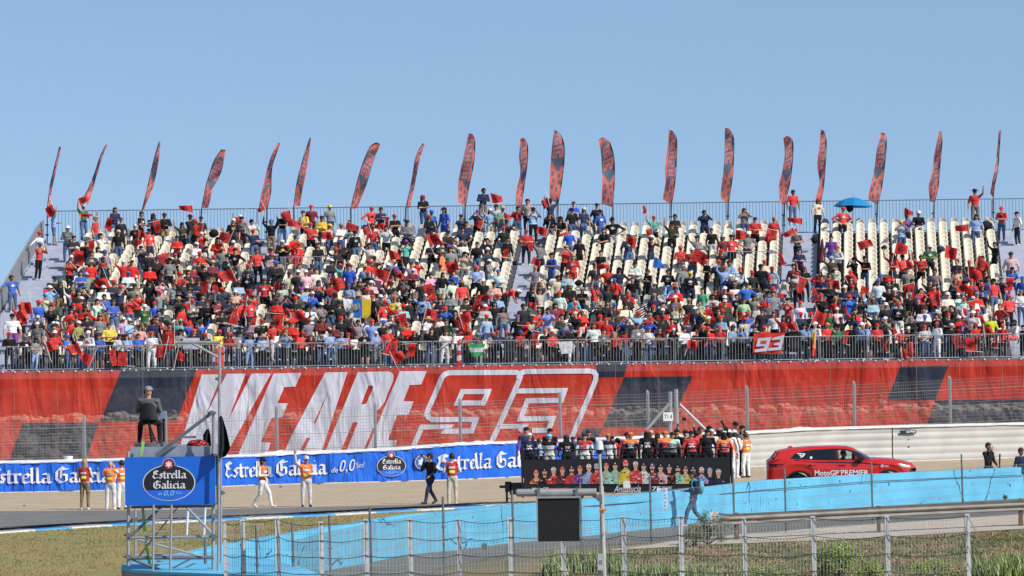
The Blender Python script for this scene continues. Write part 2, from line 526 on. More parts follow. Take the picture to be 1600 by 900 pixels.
# chips and cracks in the paint
tcn = nt.nodes.new('ShaderNodeTexCoord'); vo = nt.nodes.new('ShaderNodeTexVoronoi'); vo.feature = 'DISTANCE_TO_EDGE'; vo.inputs['Scale'].default_value = .45
nzz = nt.nodes.new('ShaderNodeTexNoise'); nzz.inputs['Scale'].default_value = 2.5; nzz.inputs['Detail'].default_value = 6
nzm = nt.nodes.new('ShaderNodeTexNoise'); nzm.inputs['Scale'].default_value = .5
mxv = nt.nodes.new('ShaderNodeMix'); mxv.data_type = 'VECTOR'; mxv.inputs[0].default_value = .22
nt.links.new(tcn.outputs['Object'], nzz.inputs['Vector']); nt.links.new(tcn.outputs['Object'], nzm.inputs['Vector'])
nt.links.new(tcn.outputs['Object'], mxv.inputs[4]); nt.links.new(nzz.outputs['Color'], mxv.inputs[5]); nt.links.new(mxv.outputs[1], vo.inputs['Vector'])
lt = nt.nodes.new('ShaderNodeMath'); lt.operation = 'LESS_THAN'; lt.inputs[1].default_value = .006
gt = nt.nodes.new('ShaderNodeMath'); gt.operation = 'GREATER_THAN'; gt.inputs[1].default_value = .54
ml = nt.nodes.new('ShaderNodeMath'); ml.operation = 'MULTIPLY'
nt.links.new(vo.outputs['Distance'], lt.inputs[0]); nt.links.new(nzm.outputs['Fac'], gt.inputs[0]); nt.links.new(lt.outputs[0], ml.inputs[0]); nt.links.new(gt.outputs[0], ml.inputs[1])
n4 = nt.nodes.new('ShaderNodeTexNoise'); n4.inputs['Scale'].default_value = 5.5; n4.inputs['Detail'].default_value = 1
g4 = nt.nodes.new('ShaderNodeMath'); g4.operation = 'GREATER_THAN'; g4.inputs[1].default_value = .745
nt.links.new(tcn.outputs['Object'], n4.inputs['Vector']); nt.links.new(n4.outputs['Fac'], g4.inputs[0])
mxx = nt.nodes.new('ShaderNodeMath'); mxx.operation = 'MAXIMUM'; nt.links.new(ml.outputs[0], mxx.inputs[0]); nt.links.new(g4.outputs[0], mxx.inputs[1])
mc = nt.nodes.new('ShaderNodeMix'); mc.data_type = 'RGBA'
bs_ = nt.nodes['Principled BSDF']; old = bs_.inputs['Base Color'].links[0].from_socket
nt.links.new(mxx.outputs[0], mc.inputs[0]); nt.links.new(old, mc.inputs[6]); mc.inputs[7].default_value = (.02, .09, .17, 1); nt.links.new(mc.outputs[2], bs_.inputs['Base Color'])
M_conc = mat('bare_concrete', (.30, .29, .28), .9, .2, 2, bump=.4, bscale=12)
TOPH = 1.08
wall = empty('track_wall', 'long low sky blue painted concrete wall with cracked patches, behind the mesh fences', 'wall')
mb = MB()
for a, c in zip(wb[:-1], wb[1:]):
    d = (c - a).normalized(); n = Vector((-d.y, d.x, 0))
    if n.y < 0: n = -n
    T = Vector((0, 0, TOPH))
    e = n * .28
    mb.add([a, c, c + T, a + T, a + e, c + e, c + e + T, a + e + T], [(0, 3, 2, 1), (4, 5, 6, 7), (3, 7, 6, 2)])
o = mb.obj('wall_face', M_bluewall, wall)
# raised round-ended platform below the camera tower
slab = [G(x, y, 1.0) for x, y in [(400, 872), (330, 866), (262, 870), (225, 876), (205, 880.5), (193, 885), (189.5, 888), (193, 891), (210, 894.5), (250, 897), (320, 899.5), (420, 903), (520, 907), (470, 890)]]
mb = MB(); mb.prism([Vector((p.x, p.y, .99)) for p in slab], (0, 0, .06)); mb.obj('painted_platform_top', M_bluewall, wall)
mb = MB(); mb.prism([Vector((p.x, p.y, 0)) for p in slab], (0, 0, .985), cap=False); mb.obj('platform_base', M_conc, wall)
# thin cable running along the wall face
mb = MB(); cb = []
for x, y in [(1600, 742), (1480, 747), (1362, 752), (1200, 765), (1130, 772), (1000, 785), (930, 790), (880, 794)]:
    g = None
    for a, c in zip(wb[:-1], wb[1:]):
        pa = proj(a)[0]; pc = proj(c)[0]
        if min(pa, pc) <= x <= max(pa, pc):
            t = (x - pa) / (pc - pa); g = a.lerp(c, t)
    if g: q = P(x, y, g.y - .1); cb.append(q)
mb.path(cb, .012); tag(mb.obj('cable', mat('cable_black', (.02, .05, .08), .6)), 'dark thin cable strung along the face of the sky blue wall', 'cable')

# ================================================================== TYRE BARRIER with blue banner
BAR = [(-60, 774, 725.5), (0, 770, 722), (125, 767.5, 719), (250, 765, 716), (400, 758, 711), (600, 753, 702), (700, 750.5, 694), (820, 745, 689.5), (980, 739, 683.5), (1180, 729, 674), (1300, 724, 668), (1420, 721, 664.5), (1600, 715, 660.5), (1690, 711, 657)]
bp_ = [G(x, y) for x, y, t in BAR]
barp = Path2([(p.x, p.y) for p in bp_])
topz = [P(x, t, p.y).z for (x, y, t), p in zip(BAR, bp_)]
def btop(s):
    return float(np.interp(s, barp.L, topz))
S_END = barp.pix(975, 700)[0]
SL = barp.L[-1]
M_bluevinyl = cloth_print('blue_vinyl', (.012, .125, .62), ang=25, strength=.75, fs=1.6, ys=.35, fine=.5, grime=.06)
def bend(s, z):
    t = btop(s)
    return .04 * math.sin(s * 5.3 + z * 3 + 2 * math.sin(s * .9)) * (1 - .3 * z / t) + .03 * math.sin(s * 13 - z * 4)
def bstrip(s0, s1, z0f, z1f, off, bendf, m, name, parent, nz=8, step=.18):
    b = MB(); n = int((s1 - s0) / step)
    b.grid(lambda u, v: barp.at(s0 + (s1 - s0) * u, btop(s0 + (s1 - s0) * u) * (z0f + (z1f - z0f) * v), off + (bendf(s0 + (s1 - s0) * u, btop(s0 + (s1 - s0) * u) * (z0f + (z1f - z0f) * v)) if bendf else 0)), n, nz)
    return b.obj(name, m, parent, smooth=True)
bar = empty('safety_barrier', 'long padded barrier around the gravel, blue banner cover then bare white ribbed cover', 'barrier')
bstrip(0, S_END, .03, .97, .12, bend, M_bluevinyl, 'blue_banner_cover', bar, nz=12)
M_pad = mat('white_barrier_cover', (.45, .435, .405), .5, .10, .9, bump=.2, bscale=3)
def ribs(s, z):
    t = z / btop(s)
    return .034 * abs(math.sin(t * math.pi * 5)) ** .9 + .02 * noise.noise(Vector((s * .25, z * 2, 3))) + .012 * math.sin(s * 3)
M_seam = mat('dark_seam', (.06, .055, .05), .8)
s_seam = barp.pix(1393, 690)[0]
bstrip(S_END + .02, s_seam - .03, .0, .97, .06, ribs, M_pad, 'ribbed_cover', bar, nz=40, step=.5)
bstrip(s_seam + .03, SL, .0, .97, .06, ribs, M_pad, 'ribbed_cover', bar, nz=40, step=.5)
bstrip(s_seam - .05, s_seam + .05, .0, .97, .05, None, M_seam, 'cover_seam', bar, nz=2, step=.02)
# solid core
mb = MB()
for i in range(len(bp_) - 1):
    a0 = barp.at(barp.L[i], 0, .03); a1 = barp.at(barp.L[i + 1] - 1e-4, 0, .03); b0 = barp.at(barp.L[i], 0, -1.0); b1 = barp.at(barp.L[i + 1] - 1e-4, 0, -1.0)
    t0, t1 = topz[i] * .96, topz[i + 1] * .96
    U = lambda p, z: Vector((p.x, p.y, z))
    mb.add([a0, a1, b1, b0, U(a0, t0), U(a1, t1), U(b1, t1), U(b0, t0)], [(0, 1, 5, 4), (4, 5, 6, 7), (3, 7, 6, 2)])
mb.obj('barrier_core', M_black, bar)
# crumpled white sheet lying on top, and a white skirt on the ground
b = MB(); n = 420
def sheet(u, v):
    s = SL * u; t = btop(s)
    nz_ = noise.noise(Vector((s * .9, v * 3, 1))) + .5 * noise.noise(Vector((s * 3, v * 5, 4)))
    big = max(0, noise.noise(Vector((s * .35, 7, 1)))) * .25
    o = .17 - v * .9
    z = t * .945 + math.sin(min(1, v * 1.6) * math.pi * .5) * (.075 + .02) + (.05 * nz_ + big * (.5 + noise.noise(Vector((s * 2.2, v * 4, 9))))) * math.sin(math.pi * min(1, v + .12))
    return barp.at(s, z, o + .02 * nz_)
b.grid(sheet, n, 7)
b.obj('crumpled_top_sheet', mat('white_sheet', (.72, .70, .64), .8, .08, 3, bump=.5, bscale=6), bar, smooth=True)
bstrip(0, SL, .0, .028, .135, lambda s, z: .03 * math.sin(s * 2.1) + .02 * math.sin(s * 7), mat('white_skirt', (.6, .57, .52), .8), 'ground_skirt', bar, nz=2)
# lettering on the blue banner
M_letter = cloth_print('banner_white_print', (.62, .62, .66), ang=25, strength=.5, fs=1.6, ys=.35, fine=.5, grime=.08)
M_badge = mat('badge_black', (.014, .016, .022), .5)
M_badgered = mat('badge_red', (.6, .02, .03), .5)
M_badgeblue = mat('badge_blue', (.02, .13, .62), .5)
def s_of(x): return barp.pix(x, 730)[0]
LET = []
def bl_px(body, xa, xb, ybase, ytop, w=.13):
    sa, za = barp.pix(xa, ybase[0]); sb, zb = barp.pix(xb, ybase[1])
    _, zt = barp.pix(xa, ytop)
    h = (zt - za) / 1.6
    vs, fs = blackletter(body, sa, sb, 0, h, w)
    vs = [(v[0], v[1] + za + (zb - za) * (v[0] - sa) / (sb - sa), v[2]) for v in vs]
    return vs, fs
def txt_px(body, xa, xb, yb, yt, bold=.0, shear=.25):
    sa, za = barp.pix(xa, yb[0]); sb, zb = barp.pix(xb, yb[1]); _, zt = barp.pix(xa, yt)
    vs, fs = fit_text(body, sa, sb, 0, zt - za, bold, shear)
    return [(v[0], v[1] + za + (zb - za) * (v[0] - sa) / (sb - sa)) for v in vs], fs
def finish(me, name, m):
    return put(name, me, m, bar)
for xa, xm, xb, yb in ((-14, 84, 172, ((756, 754.5), (753.8, 753))), (344, 428, 508, ((746, 744), (743, 740.5))), (677, 768, 852, ((734.5, 731), (730.5, 727.5)))):
    finish(cutmap(barp, *bl_px('Estrella', xa, xm - 5, yb[0], yb[0][0] - 24), .17, bend=bend, step=.2), 'banner_lettering', M_letter)
    finish(cutmap(barp, *bl_px('Galicia', xm, xb, yb[1], yb[1][0] - 24), .17, bend=bend, step=.2), 'banner_lettering', M_letter)
for body, xa, xb, yb, yt, bo, sh in (('de', 516, 526, (738.5, 738), 730, .01, .3), ('0,0', 528, 553, (740, 738), 719, .0, .25), ('%vol', 554, 567, (732, 730), 723, .0, .3)):
    finish(cutmap(barp, *txt_px(body, xa, xb, yb, yt, bo, sh), .175, bend=bend, step=.2), 'banner_lettering', M_letter)
def oval(cx, cy, rx, ry, n=40, a0=0, a1=2 * math.pi):
    return [(cx + rx * math.cos(a0 + (a1 - a0) * k / n), cy + ry * math.sin(a0 + (a1 - a0) * k / n)) for k in range(n + (0 if a1 - a0 > 6.28 else 1))]
def star6(cx, cy, r, ri=.56):
    return [(cx + (r if k % 2 == 0 else r * ri) * math.sin(k * math.pi / 6), cy + (r if k % 2 == 0 else r * ri) * math.cos(k * math.pi / 6)) for k in range(12)]
def badge(cx, cz, W, H):
    """oval brewery badge in (s,z): list of (material key, verts, faces, lift)"""
    out = []
    def outline(k):
        rx, ry = W / 2 * k, H * .43 * k
        pts = []
        cy = cz - H * .07
        br = H * .155 * (1 + (k - 1) * 2)
        by = cy + ry * .98 / k
        for t in range(72):
            a = math.pi / 2 + 2 * math.pi * t / 72
            x, y = cx + rx * math.cos(a), cy + ry * math.sin(a)
            pts.append((x, y))
        # bump on top
        pts = [p for p in pts if not (p[1] > by - br * .5 and abs(p[0] - cx) < br * 1.25)]
        li = [p for p in pts if p[0] < cx]; ri = [p for p in pts if p[0] >= cx]
        li.sort(key=lambda p: math.atan2(p[1] - cy, p[0] - cx) % (2 * math.pi)); ri.sort(key=lambda p: (math.atan2(p[1] - cy, p[0] - cx) + math.pi) % (2 * math.pi))
        bump = [(cx + br * math.cos(a), by + br * .1 + br * math.sin(a)) for a in [math.radians(q) for q in range(-10, 191, 12)]]
        return ri + bump + li
    out.append(('w', *poly2([outline(1.0)]), .0))
    out.append(('k', *poly2([outline(.965)]), .004))
    # blue lower segment
    cy = cz - H * .07
    rx, ry = W / 2 * .962, H * .43 * .962
    a0 = -math.pi + math.asin(.42); a1 = -math.asin(.42)
    out.append(('b', *poly2([oval(cx, cy, rx, ry, 30, a0, a1)]), .008))
    out.append(('r', *poly2([oval(cx, cz + H * .375, H * .105, H * .105, 24)]), .008))
    out.append(('w', *poly2([star6(cx, cz + H * .375, H * .088)]), .012))
    v, f = blackletter('Estrella', cx - W * .33, cx + W * .33, cz + H * .04, H * .118, .125); out.append(('w', v, f, .012))
    v, f = blackletter('Galicia', cx - W * .31, cx + W * .31, cz - H * .205, H * .118, .125); out.append(('w', v, f, .012))
    v, f = fit_text('0,0', cx - W * .10, cx + W * .10, cz - H * .40, cz - H * .25, 0, .25); out.append(('l', v, f, .012))
    v, f = fit_text('de', cx - W * .21, cx - W * .13, cz - H * .36, cz - H * .29, 0, .3); out.append(('l', v, f, .012))
    v, f = fit_text('%vol', cx + W * .13, cx + W * .25, cz - H * .34, cz - H * .28, 0, .3); out.append(('l', v, f, .012))
    return out
BM = {'w': mat('badge_white', (.66, .67, .70), .5, .03), 'k': M_badge, 'b': M_badgeblue, 'r': M_badgered, 'l': mat('badge_pale_blue', (.22, .52, .85), .5)}
sc_, zc_ = barp.pix(609, 726)
_, zt_ = barp.pix(609, 706.5); _, zb_ = barp.pix(609, 744.5)
sw = barp.pix(631.5, 726)[0] - barp.pix(586.5, 726)[0]
bmats = {}
for key, vs, fs, lift in badge(sc_, (zt_ + zb_) / 2, sw, zt_ - zb_):
    finish(cutmap(barp, vs, fs, .19 + lift, bend=lambda s, z: .0), 'badge_print', BM[key])
# round emblem with a six-pointed star
sc_, zc_ = barp.pix(656.5, 722); rr = (barp.pix(656.5, 709)[1] - barp.pix(656.5, 734.5)[1]) / 2
parts = [(BM['k'], *poly2([oval(sc_, zc_, rr, rr, 40)]), 0), (BM['b'], *poly2([oval(sc_, zc_, rr * .68, rr * .68, 36)]), .004), (BM['w'], *poly2([star6(sc_, zc_, rr * .56)]), .008)]
tick = []
for k in range(40):
    if k in (9, 10, 11, 29, 30, 31): continue
    a = 2 * math.pi * k / 40; c, s_ = math.cos(a), math.sin(a)
    for r1, r2 in ((.77, .9),):
        w_ = .025 * (1 + (k % 3) * .5)
        tick.append(poly2([[(sc_ + rr * (r1 * c - w_ * s_), zc_ + rr * (r1 * s_ + w_ * c)), (sc_ + rr * (r2 * c - w_ * s_), zc_ + rr * (r2 * s_ + w_ * c)), (sc_ + rr * (r2 * c + w_ * s_), zc_ + rr * (r2 * s_ - w_ * c)), (sc_ + rr * (r1 * c + w_ * s_), zc_ + rr * (r1 * s_ - w_ * c))]]))
parts.append((BM['w'], *merge(tick), .006))
for m_, vs, fs, l in parts: finish(cutmap(barp, vs, fs, .19 + l), 'emblem_print', m_)
# small maker's plate on the white part
def plate(x0, y0, x1, y1):
    s0, z0 = barp.pix(x0, y1); s1, z1 = barp.pix(x1, y0)
    return s0, s1, z0, z1
s0, s1, z0, z1 = plate(1403.5, 672, 1427.5, 678)
finish(cutmap(barp, [(s0, z0), (s1, z0), (s1, z1), (s0, z1)], [(0, 1, 2, 3)], .175), 'maker_plate', M_badge)
vs, fs = fit_text('ALPINA', s0 + (s1 - s0) * .36, s1 - (s1 - s0) * .06, z0 + (z1 - z0) * .3, z1 - (z1 - z0) * .12, .03, .2)
finish(cutmap(barp, vs, fs, .18), 'maker_plate_lettering', BM['w'])
# white tub on top of barrier
c = barp.at(barp.pix(108, 716)[0], 0, -.3); t = btop(barp.pix(108, 716)[0])
mb = MB(); mb.tube((c.x, c.y, t + .0), (c.x, c.y, t + .13), .17, .17, 16); mb.tube((c.x, c.y, t + .13), (c.x, c.y, t + .16), .19, .19, 16)
tag(mb.obj('tub', M_white), 'white round tub standing on top of the blue banner barrier', 'tub')

# ================================================================== DEBRIS FENCE behind the barrier
FP = [(-12, 652), (138, 650), (295, 644), (448, 636), (603, 631), (755, 625), (906, 614), (1050, 611), (1201, 604), (1355, 597), (1513, 589), (1670, 581)]
deb = empty('debris_fence', 'tall square-mesh debris fence on steel posts directly behind the padded barrier', 'fence')
fpts = []
for x, y in FP:
    s, _ = barp.pix(x, y); q = barp.at(s, 0, -1.3)
    fpts.append((q, P(x, y, q.y).z))
for k, (q, t) in enumerate(fpts):
    mb = MB()
    mb.box((q.x, q.y, t / 2), (.13, .11, t)); mb.box((q.x, q.y - .058, t / 2), (.05, .02, t * .98), 0)
    mb.box((q.x - .02, q.y, t + .03), (.10, .1, .06))
    mb.obj('post', M_steel, deb)
for k in range(len(fpts) - 1):
    (a, ta), (c, tc_) = fpts[k], fpts[k + 1]
    mb = MB()
    n = int((c - a).length / .125)
    for i in range(n + 1):
        q = a.lerp(c, i / n); t = ta + (tc_ - ta) * i / n - .12
        mb.add([(q.x - .0042, q.y - .07, .3), (q.x + .0042, q.y - .07, .3), (q.x + .0042, q.y - .07, t), (q.x - .0042, q.y - .07, t)], [(0, 1, 2, 3)])
    nh = 24
    for j in range(nh):
        fz = (j + 1) / nh
        r = .0042 if j % 5 else .011
        sag = random.uniform(-.01, .03)
        for (u0_, u1_) in ((0, .5), (.5, 1)):
            def pt(u, top): 
                q = a.lerp(c, u); t = (ta + (tc_ - ta) * u) * fz * .97 - (sag * 4 * u * (1 - u))
                return (q.x, q.y - .075, t + top)
            mb.add([pt(u0_, -r), pt(u1_, -r), pt(u1_, r), pt(u0_, r)], [(0, 1, 2, 3)])
    mb.obj('wire_panel', M_wire, deb)
# braced twin post with a T1.4 sign
q = fpts[7][0]
DB = q.y - .25
br = empty('braced_post', 'braced twin steel fence post behind the crowd on the truck', 'post')
mb = MB(); mb.tube(P(1047, 690, DB), P(1047, 612, DB), .09); mb.obj('upright', M_steel, br)
mb = MB(); mb.tube(P(1058, 690, DB), P(1056, 608, DB), .09); mb.obj('upright', M_steel, br)
mb = MB(); mb.tube(P(1002, 680, DB - .3), P(1048, 628, DB), .07); mb.obj('brace', M_steel, br)
mb = MB(); mb.tube(P(1062, 632, DB), P(1102, 671, DB - .3), .06); mb.obj('brace', M_steel, br)
sg = empty('marshal_post_sign', 'small white sign reading T1.4 fixed to the braced fence post', 'sign')
mb = MB(); c = P(1044, 651, DB - .15); mb.box(c, (.42, .03, .36)); mb.obj('sign_board', M_white, sg)
mb = MB(); vs, fs = fit_text('T1.4', c.x - .165, c.x + .165, c.z - .085, c.z + .09, .0); mb.add([(v[0], c.y - .022, v[1]) for v in vs], fs); mb.obj('sign_lettering', M_black, sg)
# ================================================================== ROCK EMBANKMENT under the stand
M_rock = ground_mat('pale_rock', (.42, .35, .27), (.62, .55, .46), (.20, .16, .11), s1=.9, s2=3, bump=1.0, bs=5)
def rockpt(u, v):
    x = -28 + 60 * u; z = 3.6 * v
    p = Vector((x * 1.1, z * 1.3, 0))
    d, _ = noise.voronoi(p)
    d2, _ = noise.voronoi(p * 2.7)
    h = .55 * (d[1] - d[0]) + .2 * (d2[1] - d2[0]) + .12 * noise.noise(p * 3)
    top = .25 * noise.noise(Vector((x * .6, 3, 1))) + .2 * noise.noise(Vector((x * 2, 8, 1)))
    return (x, 220.75 + v * .7 - h * .75, z + top * v)
b = MB(); b.grid(rockpt, 800, 46)
b.grid(lambda u, v: (-28 + 60 * u, 221.4 + 4 * v, rockpt(u, 1)[2] - .1 * v), 200, 3)
structure(b.obj('rock_embankment', M_rock, smooth=False))
# ================================================================== GRANDSTAND
ZF = 4.42
YF = 220.4
rows = []                     # (y, z) of every seating row, bottom to top
for k in range(10): rows.append((221.9 + .75 * k, 4.74 + .225 * k))
for k in range(16): rows.append((230.4 + .75 * k, 7.15 + .225 * k))
SKEW = .073
def SX(xb, y): return xb + SKEW * (y - 220)
XL, XR = -25.05, 33.0
AISLES = [(-25.05, -22.95), (-13.95, -12.75), (-.95, .15), (12.0, 13.7), (22.7, 24.5)]
M_deck = mat('grey_deck', (.115, .12, .13), .8, .2, 2, bump=.2)
M_aisle = mat('blue_grey_aluminium', (.44, .47, .55), .6, .10, 2.5)
M_under = mat('dark_understructure', (.04, .042, .048), .8)
stand = empty('grandstand', 'open grandstand with steep rows of cream plastic seats above the red banner', 'grandstand')
def slab_row(mb, xa, xb, y0, y1, z, zb, mi=0):
    a, b_, c, d = SX(xa, y0), SX(xb, y0), SX(xb, y1), SX(xa, y1)
    mb.add([(a, y0, zb), (b_, y0, zb), (b_, y0, z), (a, y0, z), (d, y1, z), (c, y1, z)], [(0, 1, 2, 3), (3, 2, 5, 4)], mi)
mb = MB()
slab_row(mb, XL, XR, 220.0, 221.5, ZF, ZF - .35)
zprev = ZF
for i, (y, z) in enumerate(rows):
    slab_row(mb, XL, XR, y - .37, y + .385, z, zprev); zprev = z
    if i == 9: slab_row(mb, XL, XR, y + .38, 230.05, z + .1, z); zprev = z + .1
ytop = rows[-1][0]
slab_row(mb, XL, XR, ytop + .38, ytop + 1.7, rows[-1][1] + .12, zprev)
mb.obj('seating_deck', M_deck, stand)
# walkway finish and aisles with half steps
for ai, (xa, xb_) in enumerate(AISLES):
    mb = MB(); zp = ZF
    for i, (y, z) in enumerate(rows):
        slab_row(mb, xa, xb_, y - .57, y - .38, z - .11, zp - .02); slab_row(mb, xa, xb_, y - .38, y + .20, z + .006, z - .13); zp = z
        if i == 9: slab_row(mb, xa, xb_, y + .21, y + 1.2, z + .108, z)
    slab_row(mb, xa, xb_, ytop + .2, ytop + 1.4, rows[-1][1] + .128, rows[-1][1])
    mb.obj('aisle_steps', M_aisle, stand)
mb = MB(); slab_row(mb, XL, XR, 220.02, 221.4, ZF + .006, ZF - .05); mb.obj('front_walkway', M_aisle, stand)
mb = MB(); mb.add([(SX(XL, 221), 223, .0), (XR, 223, .0), (XR, 223, ZF - .3), (SX(XL, 221), 223, ZF - .3)], [(0, 1, 2, 3)])
mb.add([(SX(XL, 220.1), 220.1, ZF - .36), (XR, 220.1, ZF - .36), (XR, 243, 10.0), (SX(XL, 243), 243, 10.0)], [(0, 1, 2, 3)])
mb.add([(SX(XL, 220), 220, 3.9), (SX(XL, 243), 243, 9.8), (SX(XL, 243), 243, 10.9), (SX(XL, 220), 220, 4.42)], [(0, 1, 2, 3)])
mb.obj('understructure', M_under, stand)
mb = MB()
mb.box((4, 220.12, ZF - .12), (58, .12, .2))
mb.obj('support_legs', M_steel_d, stand)
# seats ------------------------------------------------
M_seat = mat('cream_plastic_seat', (.74, .67, .52), .42, .05, .6, spec=.4)
M_seat_g = mat('grey_plastic_seat', (.36, .35, .34), .45, .06, .6)
def seat_mesh():
    mb = MB()
    def back(u, v):
        x = (u * 2 - 1)
        w = .225 * (1 - .10 * v)
        t = v
        top = 1 - .22 * abs(x) ** 3.2 * t
        return (x * w, .12 + .10 * t - .085 * x * x, .40 + .44 * t * top)
    mb.grid(back, 8, 6)
    def pan(u, v):
        x = (u * 2 - 1)
        return (x * .225, -.26 + .38 * v, .40 + .045 * x * x + (.02 if v < .2 else 0) - .02 * math.sin(v * 3.1))
    mb.grid(pan, 8, 4)
    me = mb.mesh('seat', [M_seat])
    bm = bmesh.new(); bm.from_mesh(me)
    bmesh.ops.remove_doubles(bm, verts=bm.verts, dist=.004)
    bmesh.ops.recalc_face_normals(bm, faces=bm.faces)
    bmesh.ops.solidify(bm, geom=bm.faces[:], thickness=.018)
    # pedestal
    r = bmesh.ops.create_cube(bm, size=1, matrix=Matrix.Translation((0, .02, .2)) @ Matrix.Diagonal((.10, .12, .4, 1)))
    for f in bm.faces: f.smooth = True
    bm.to_mesh(me); bm.free()
    return me
SEAT = seat_mesh()
SEATG = SEAT.copy(); SEATG.materials[0] = M_seat_g
seats = []
blocks = [(-22.85, -14.05), (-12.65, -1.05), (.25, 11.9), (13.8, 22.6), (24.6, 30)]
for r_, (y, z) in enumerate(rows):
    for (xa, xb_) in blocks:
        n = int((xb_ - xa) / .57); p = (xb_ - xa) / n
        for k in range(n):
            x = SX(xa + p * (k + .5), y)
            px, py = proj((x, y, z + .6))
            if px > 1618: continue
            seats.append((x, y, z, r_, px))
# ================================================================== BIG PRINTED BANNER
YB = 219.55
banp = Path2([(-30, YB), (36, YB)])
SEE = .38
M_b_red = cloth_print('banner_red', (.72, .050, .024), see=SEE, ang=30, strength=1.0, fs=.62, ys=.20, fine=.16)
M_b_navy = cloth_print('banner_navy', (.035, .047, .08), see=SEE, ang=30, strength=1.0, fs=.62, ys=.20, fine=.16)
M_b_white = cloth_print('banner_white', (.61, .62, .71), see=.10, ang=30, strength=1.0, fs=.62, ys=.20, fine=.16, grime=.06)
big = empty('printed_banner', 'huge red mesh banner reading WE ARE 93 with navy blocks, hung below the stand', 'banner')
def bpx(pts): return [banp.pix(x, y) for x, y in pts]
navy = [[(190.5, 575), (309, 573), (276, 658), (157, 658)], [(36, 661), (155, 660), (128, 735), (8, 735)],
        [(931, 560), (984, 560), (974, 589.5), (931, 590)], [(975, 589), (1082, 588), (1045, 667.5), (942, 668)],
        [(912, 669), (941, 669.5), (930, 700), (897, 700)], [(1406, 573), (1482.5, 571), (1461, 625), (1386, 626)],
        [(1461, 626), (1660, 622), (1660, 700), (1436, 700)]]
# the sheet itself is cut so that red and navy lie side by side in one skin
bm = bmesh.new()
x0, x1, z0, z1 = banp.pix(-70, 600)[0], banp.pix(1680, 600)[0], .12, 4.40
vs_ = [bm.verts.new((x0, z0, 0)), bm.verts.new((x1, z0, 0)), bm.verts.new((x1, z1, 0)), bm.verts.new((x0, z1, 0))]
bm.faces.new(vs_)
NP = [[(s, min(z, z1 + .3)) for s, z in bpx(p)] for p in navy]
for poly in NP:
    n = len(poly)
    for i in range(n):
        a = Vector((*poly[i], 0)); c = Vector((*poly[(i + 1) % n], 0)); d = c - a
        nn = Vector((-d.y, d.x, 0)).normalized()
        xs = [p[0] for p in poly]
        geo = [f for f in bm.faces if max(v.co.x for v in f.verts) > min(xs) - .01 and min(v.co.x for v in f.verts) < max(xs) + .01]
        geo = list({e for f in geo for e in f.edges}) + list({v for f in geo for v in f.verts}) + geo
        bmesh.ops.bisect_plane(bm, geom=geo, plane_co=a, plane_no=nn)
def inside(p, poly):
    c = False; n = len(poly)
    for i in range(n):
        a, b_ = poly[i], poly[(i + 1) % n]
        if (a[1] > p[1]) != (b_[1] > p[1]) and p[0] < (b_[0] - a[0]) * (p[1] - a[1]) / (b_[1] - a[1]) + a[0]: c = not c
    return c
for f in bm.faces:
    ce = f.calc_center_median()
    f.material_index = 1 if any(inside((ce.x, ce.y), p) for p in NP) else 0
for v in bm.verts: v.co = banp.at(v.co.x, v.co.y, 0)
me = bpy.data.meshes.new('banner_sheet'); bm.to_mesh(me); bm.free()
me.materials.append(M_b_red); me.materials.append(M_b_navy)
mobj('banner_sheet', me, big)
LT = {
 'W': ([(315.3, 585), (346.7, 585), (320, 651.7), (354, 584), (384, 583.7), (354.2, 661.7), (393, 583.7), (423.7, 583.3), (359, 700), (349, 725), (272, 725), (281, 698)], []),
 'E': ([(427.5, 583.5), (470.8, 582.5), (461.7, 604), (444, 605), (433.7, 629.7), (449.7, 630.3), (440.8, 652), (424.7, 652.5), (407.5, 690.8), (423, 691.7), (414, 718), (369, 718)], []),
 'A': ([(508, 582), (543, 581.3), (499, 716), (469, 716), (484.7, 684.2), (478.7, 684.2), (463, 716), (440, 716), (453.3, 685)], [[(514.5, 608.3), (493.7, 660.8), (490, 660.8)]]),
 'R': ([(559.2, 581.3), (606.7, 580.3), (612.5, 582.5), (615.3, 586.7), (614.2, 595), (600.8, 628.3), (593.3, 638.3), (584.2, 645.8), (587.5, 650), (586.7, 660), (563, 715), (537, 715), (558.7, 660.8), (556.7, 659.2), (551.3, 660), (528, 715), (504, 715)], [[(575.8, 602.5), (582.5, 602.5), (583, 605.8), (572.5, 630), (569.2, 632), (564.2, 632)]]),
 'F': ([(624.7, 580), (667, 579.7), (658, 600.8), (640, 601.7), (630.3, 626.7), (646.3, 627.2), (638, 648.3), (620.3, 649.2), (606.3, 687.5), (620, 688.3), (611, 712), (569, 712)], []),
}
for k, (o_, holes) in LT.items():
    vs, fs = poly2([bpx(o_)] + [bpx(h) for h in holes])
    put('banner_letter', cutmap(banp, vs, fs, .02), M_b_white, big)
def ribbon(pts, w, closed=False):
    P_ = [Vector(p) for p in pts]; n = len(P_); L, R_ = [], []
    for i in range(n):
        a = P_[i - 1] if (i > 0 or closed) else None
        c = P_[(i + 1) % n] if (i < n - 1 or closed) else None
        d1 = (P_[i] - a).normalized() if a is not None else None
        d2 = (c - P_[i]).normalized() if c is not None else None
        if d1 is None: d1 = d2
        if d2 is None: d2 = d1
        n1 = Vector((-d1.y, d1.x)); n2 = Vector((-d2.y, d2.x))
        m_ = (n1 + n2); m_ = m_.normalized() if m_.length > 1e-4 else n1
        k = w / 2 / max(.45, m_.dot(n1))
        L.append(P_[i] + m_ * k); R_.append(P_[i] - m_ * k)
    vs = [tuple(p) for p in L] + [tuple(p) for p in R_]
    fs = [(i, (i + 1) % n, n + (i + 1) % n, n + i) for i in range(n if closed else n - 1)]
    return vs, fs
t3 = lambda l: [(640 + x / 6.428, 565 + y / 6.428) for x, y in l]
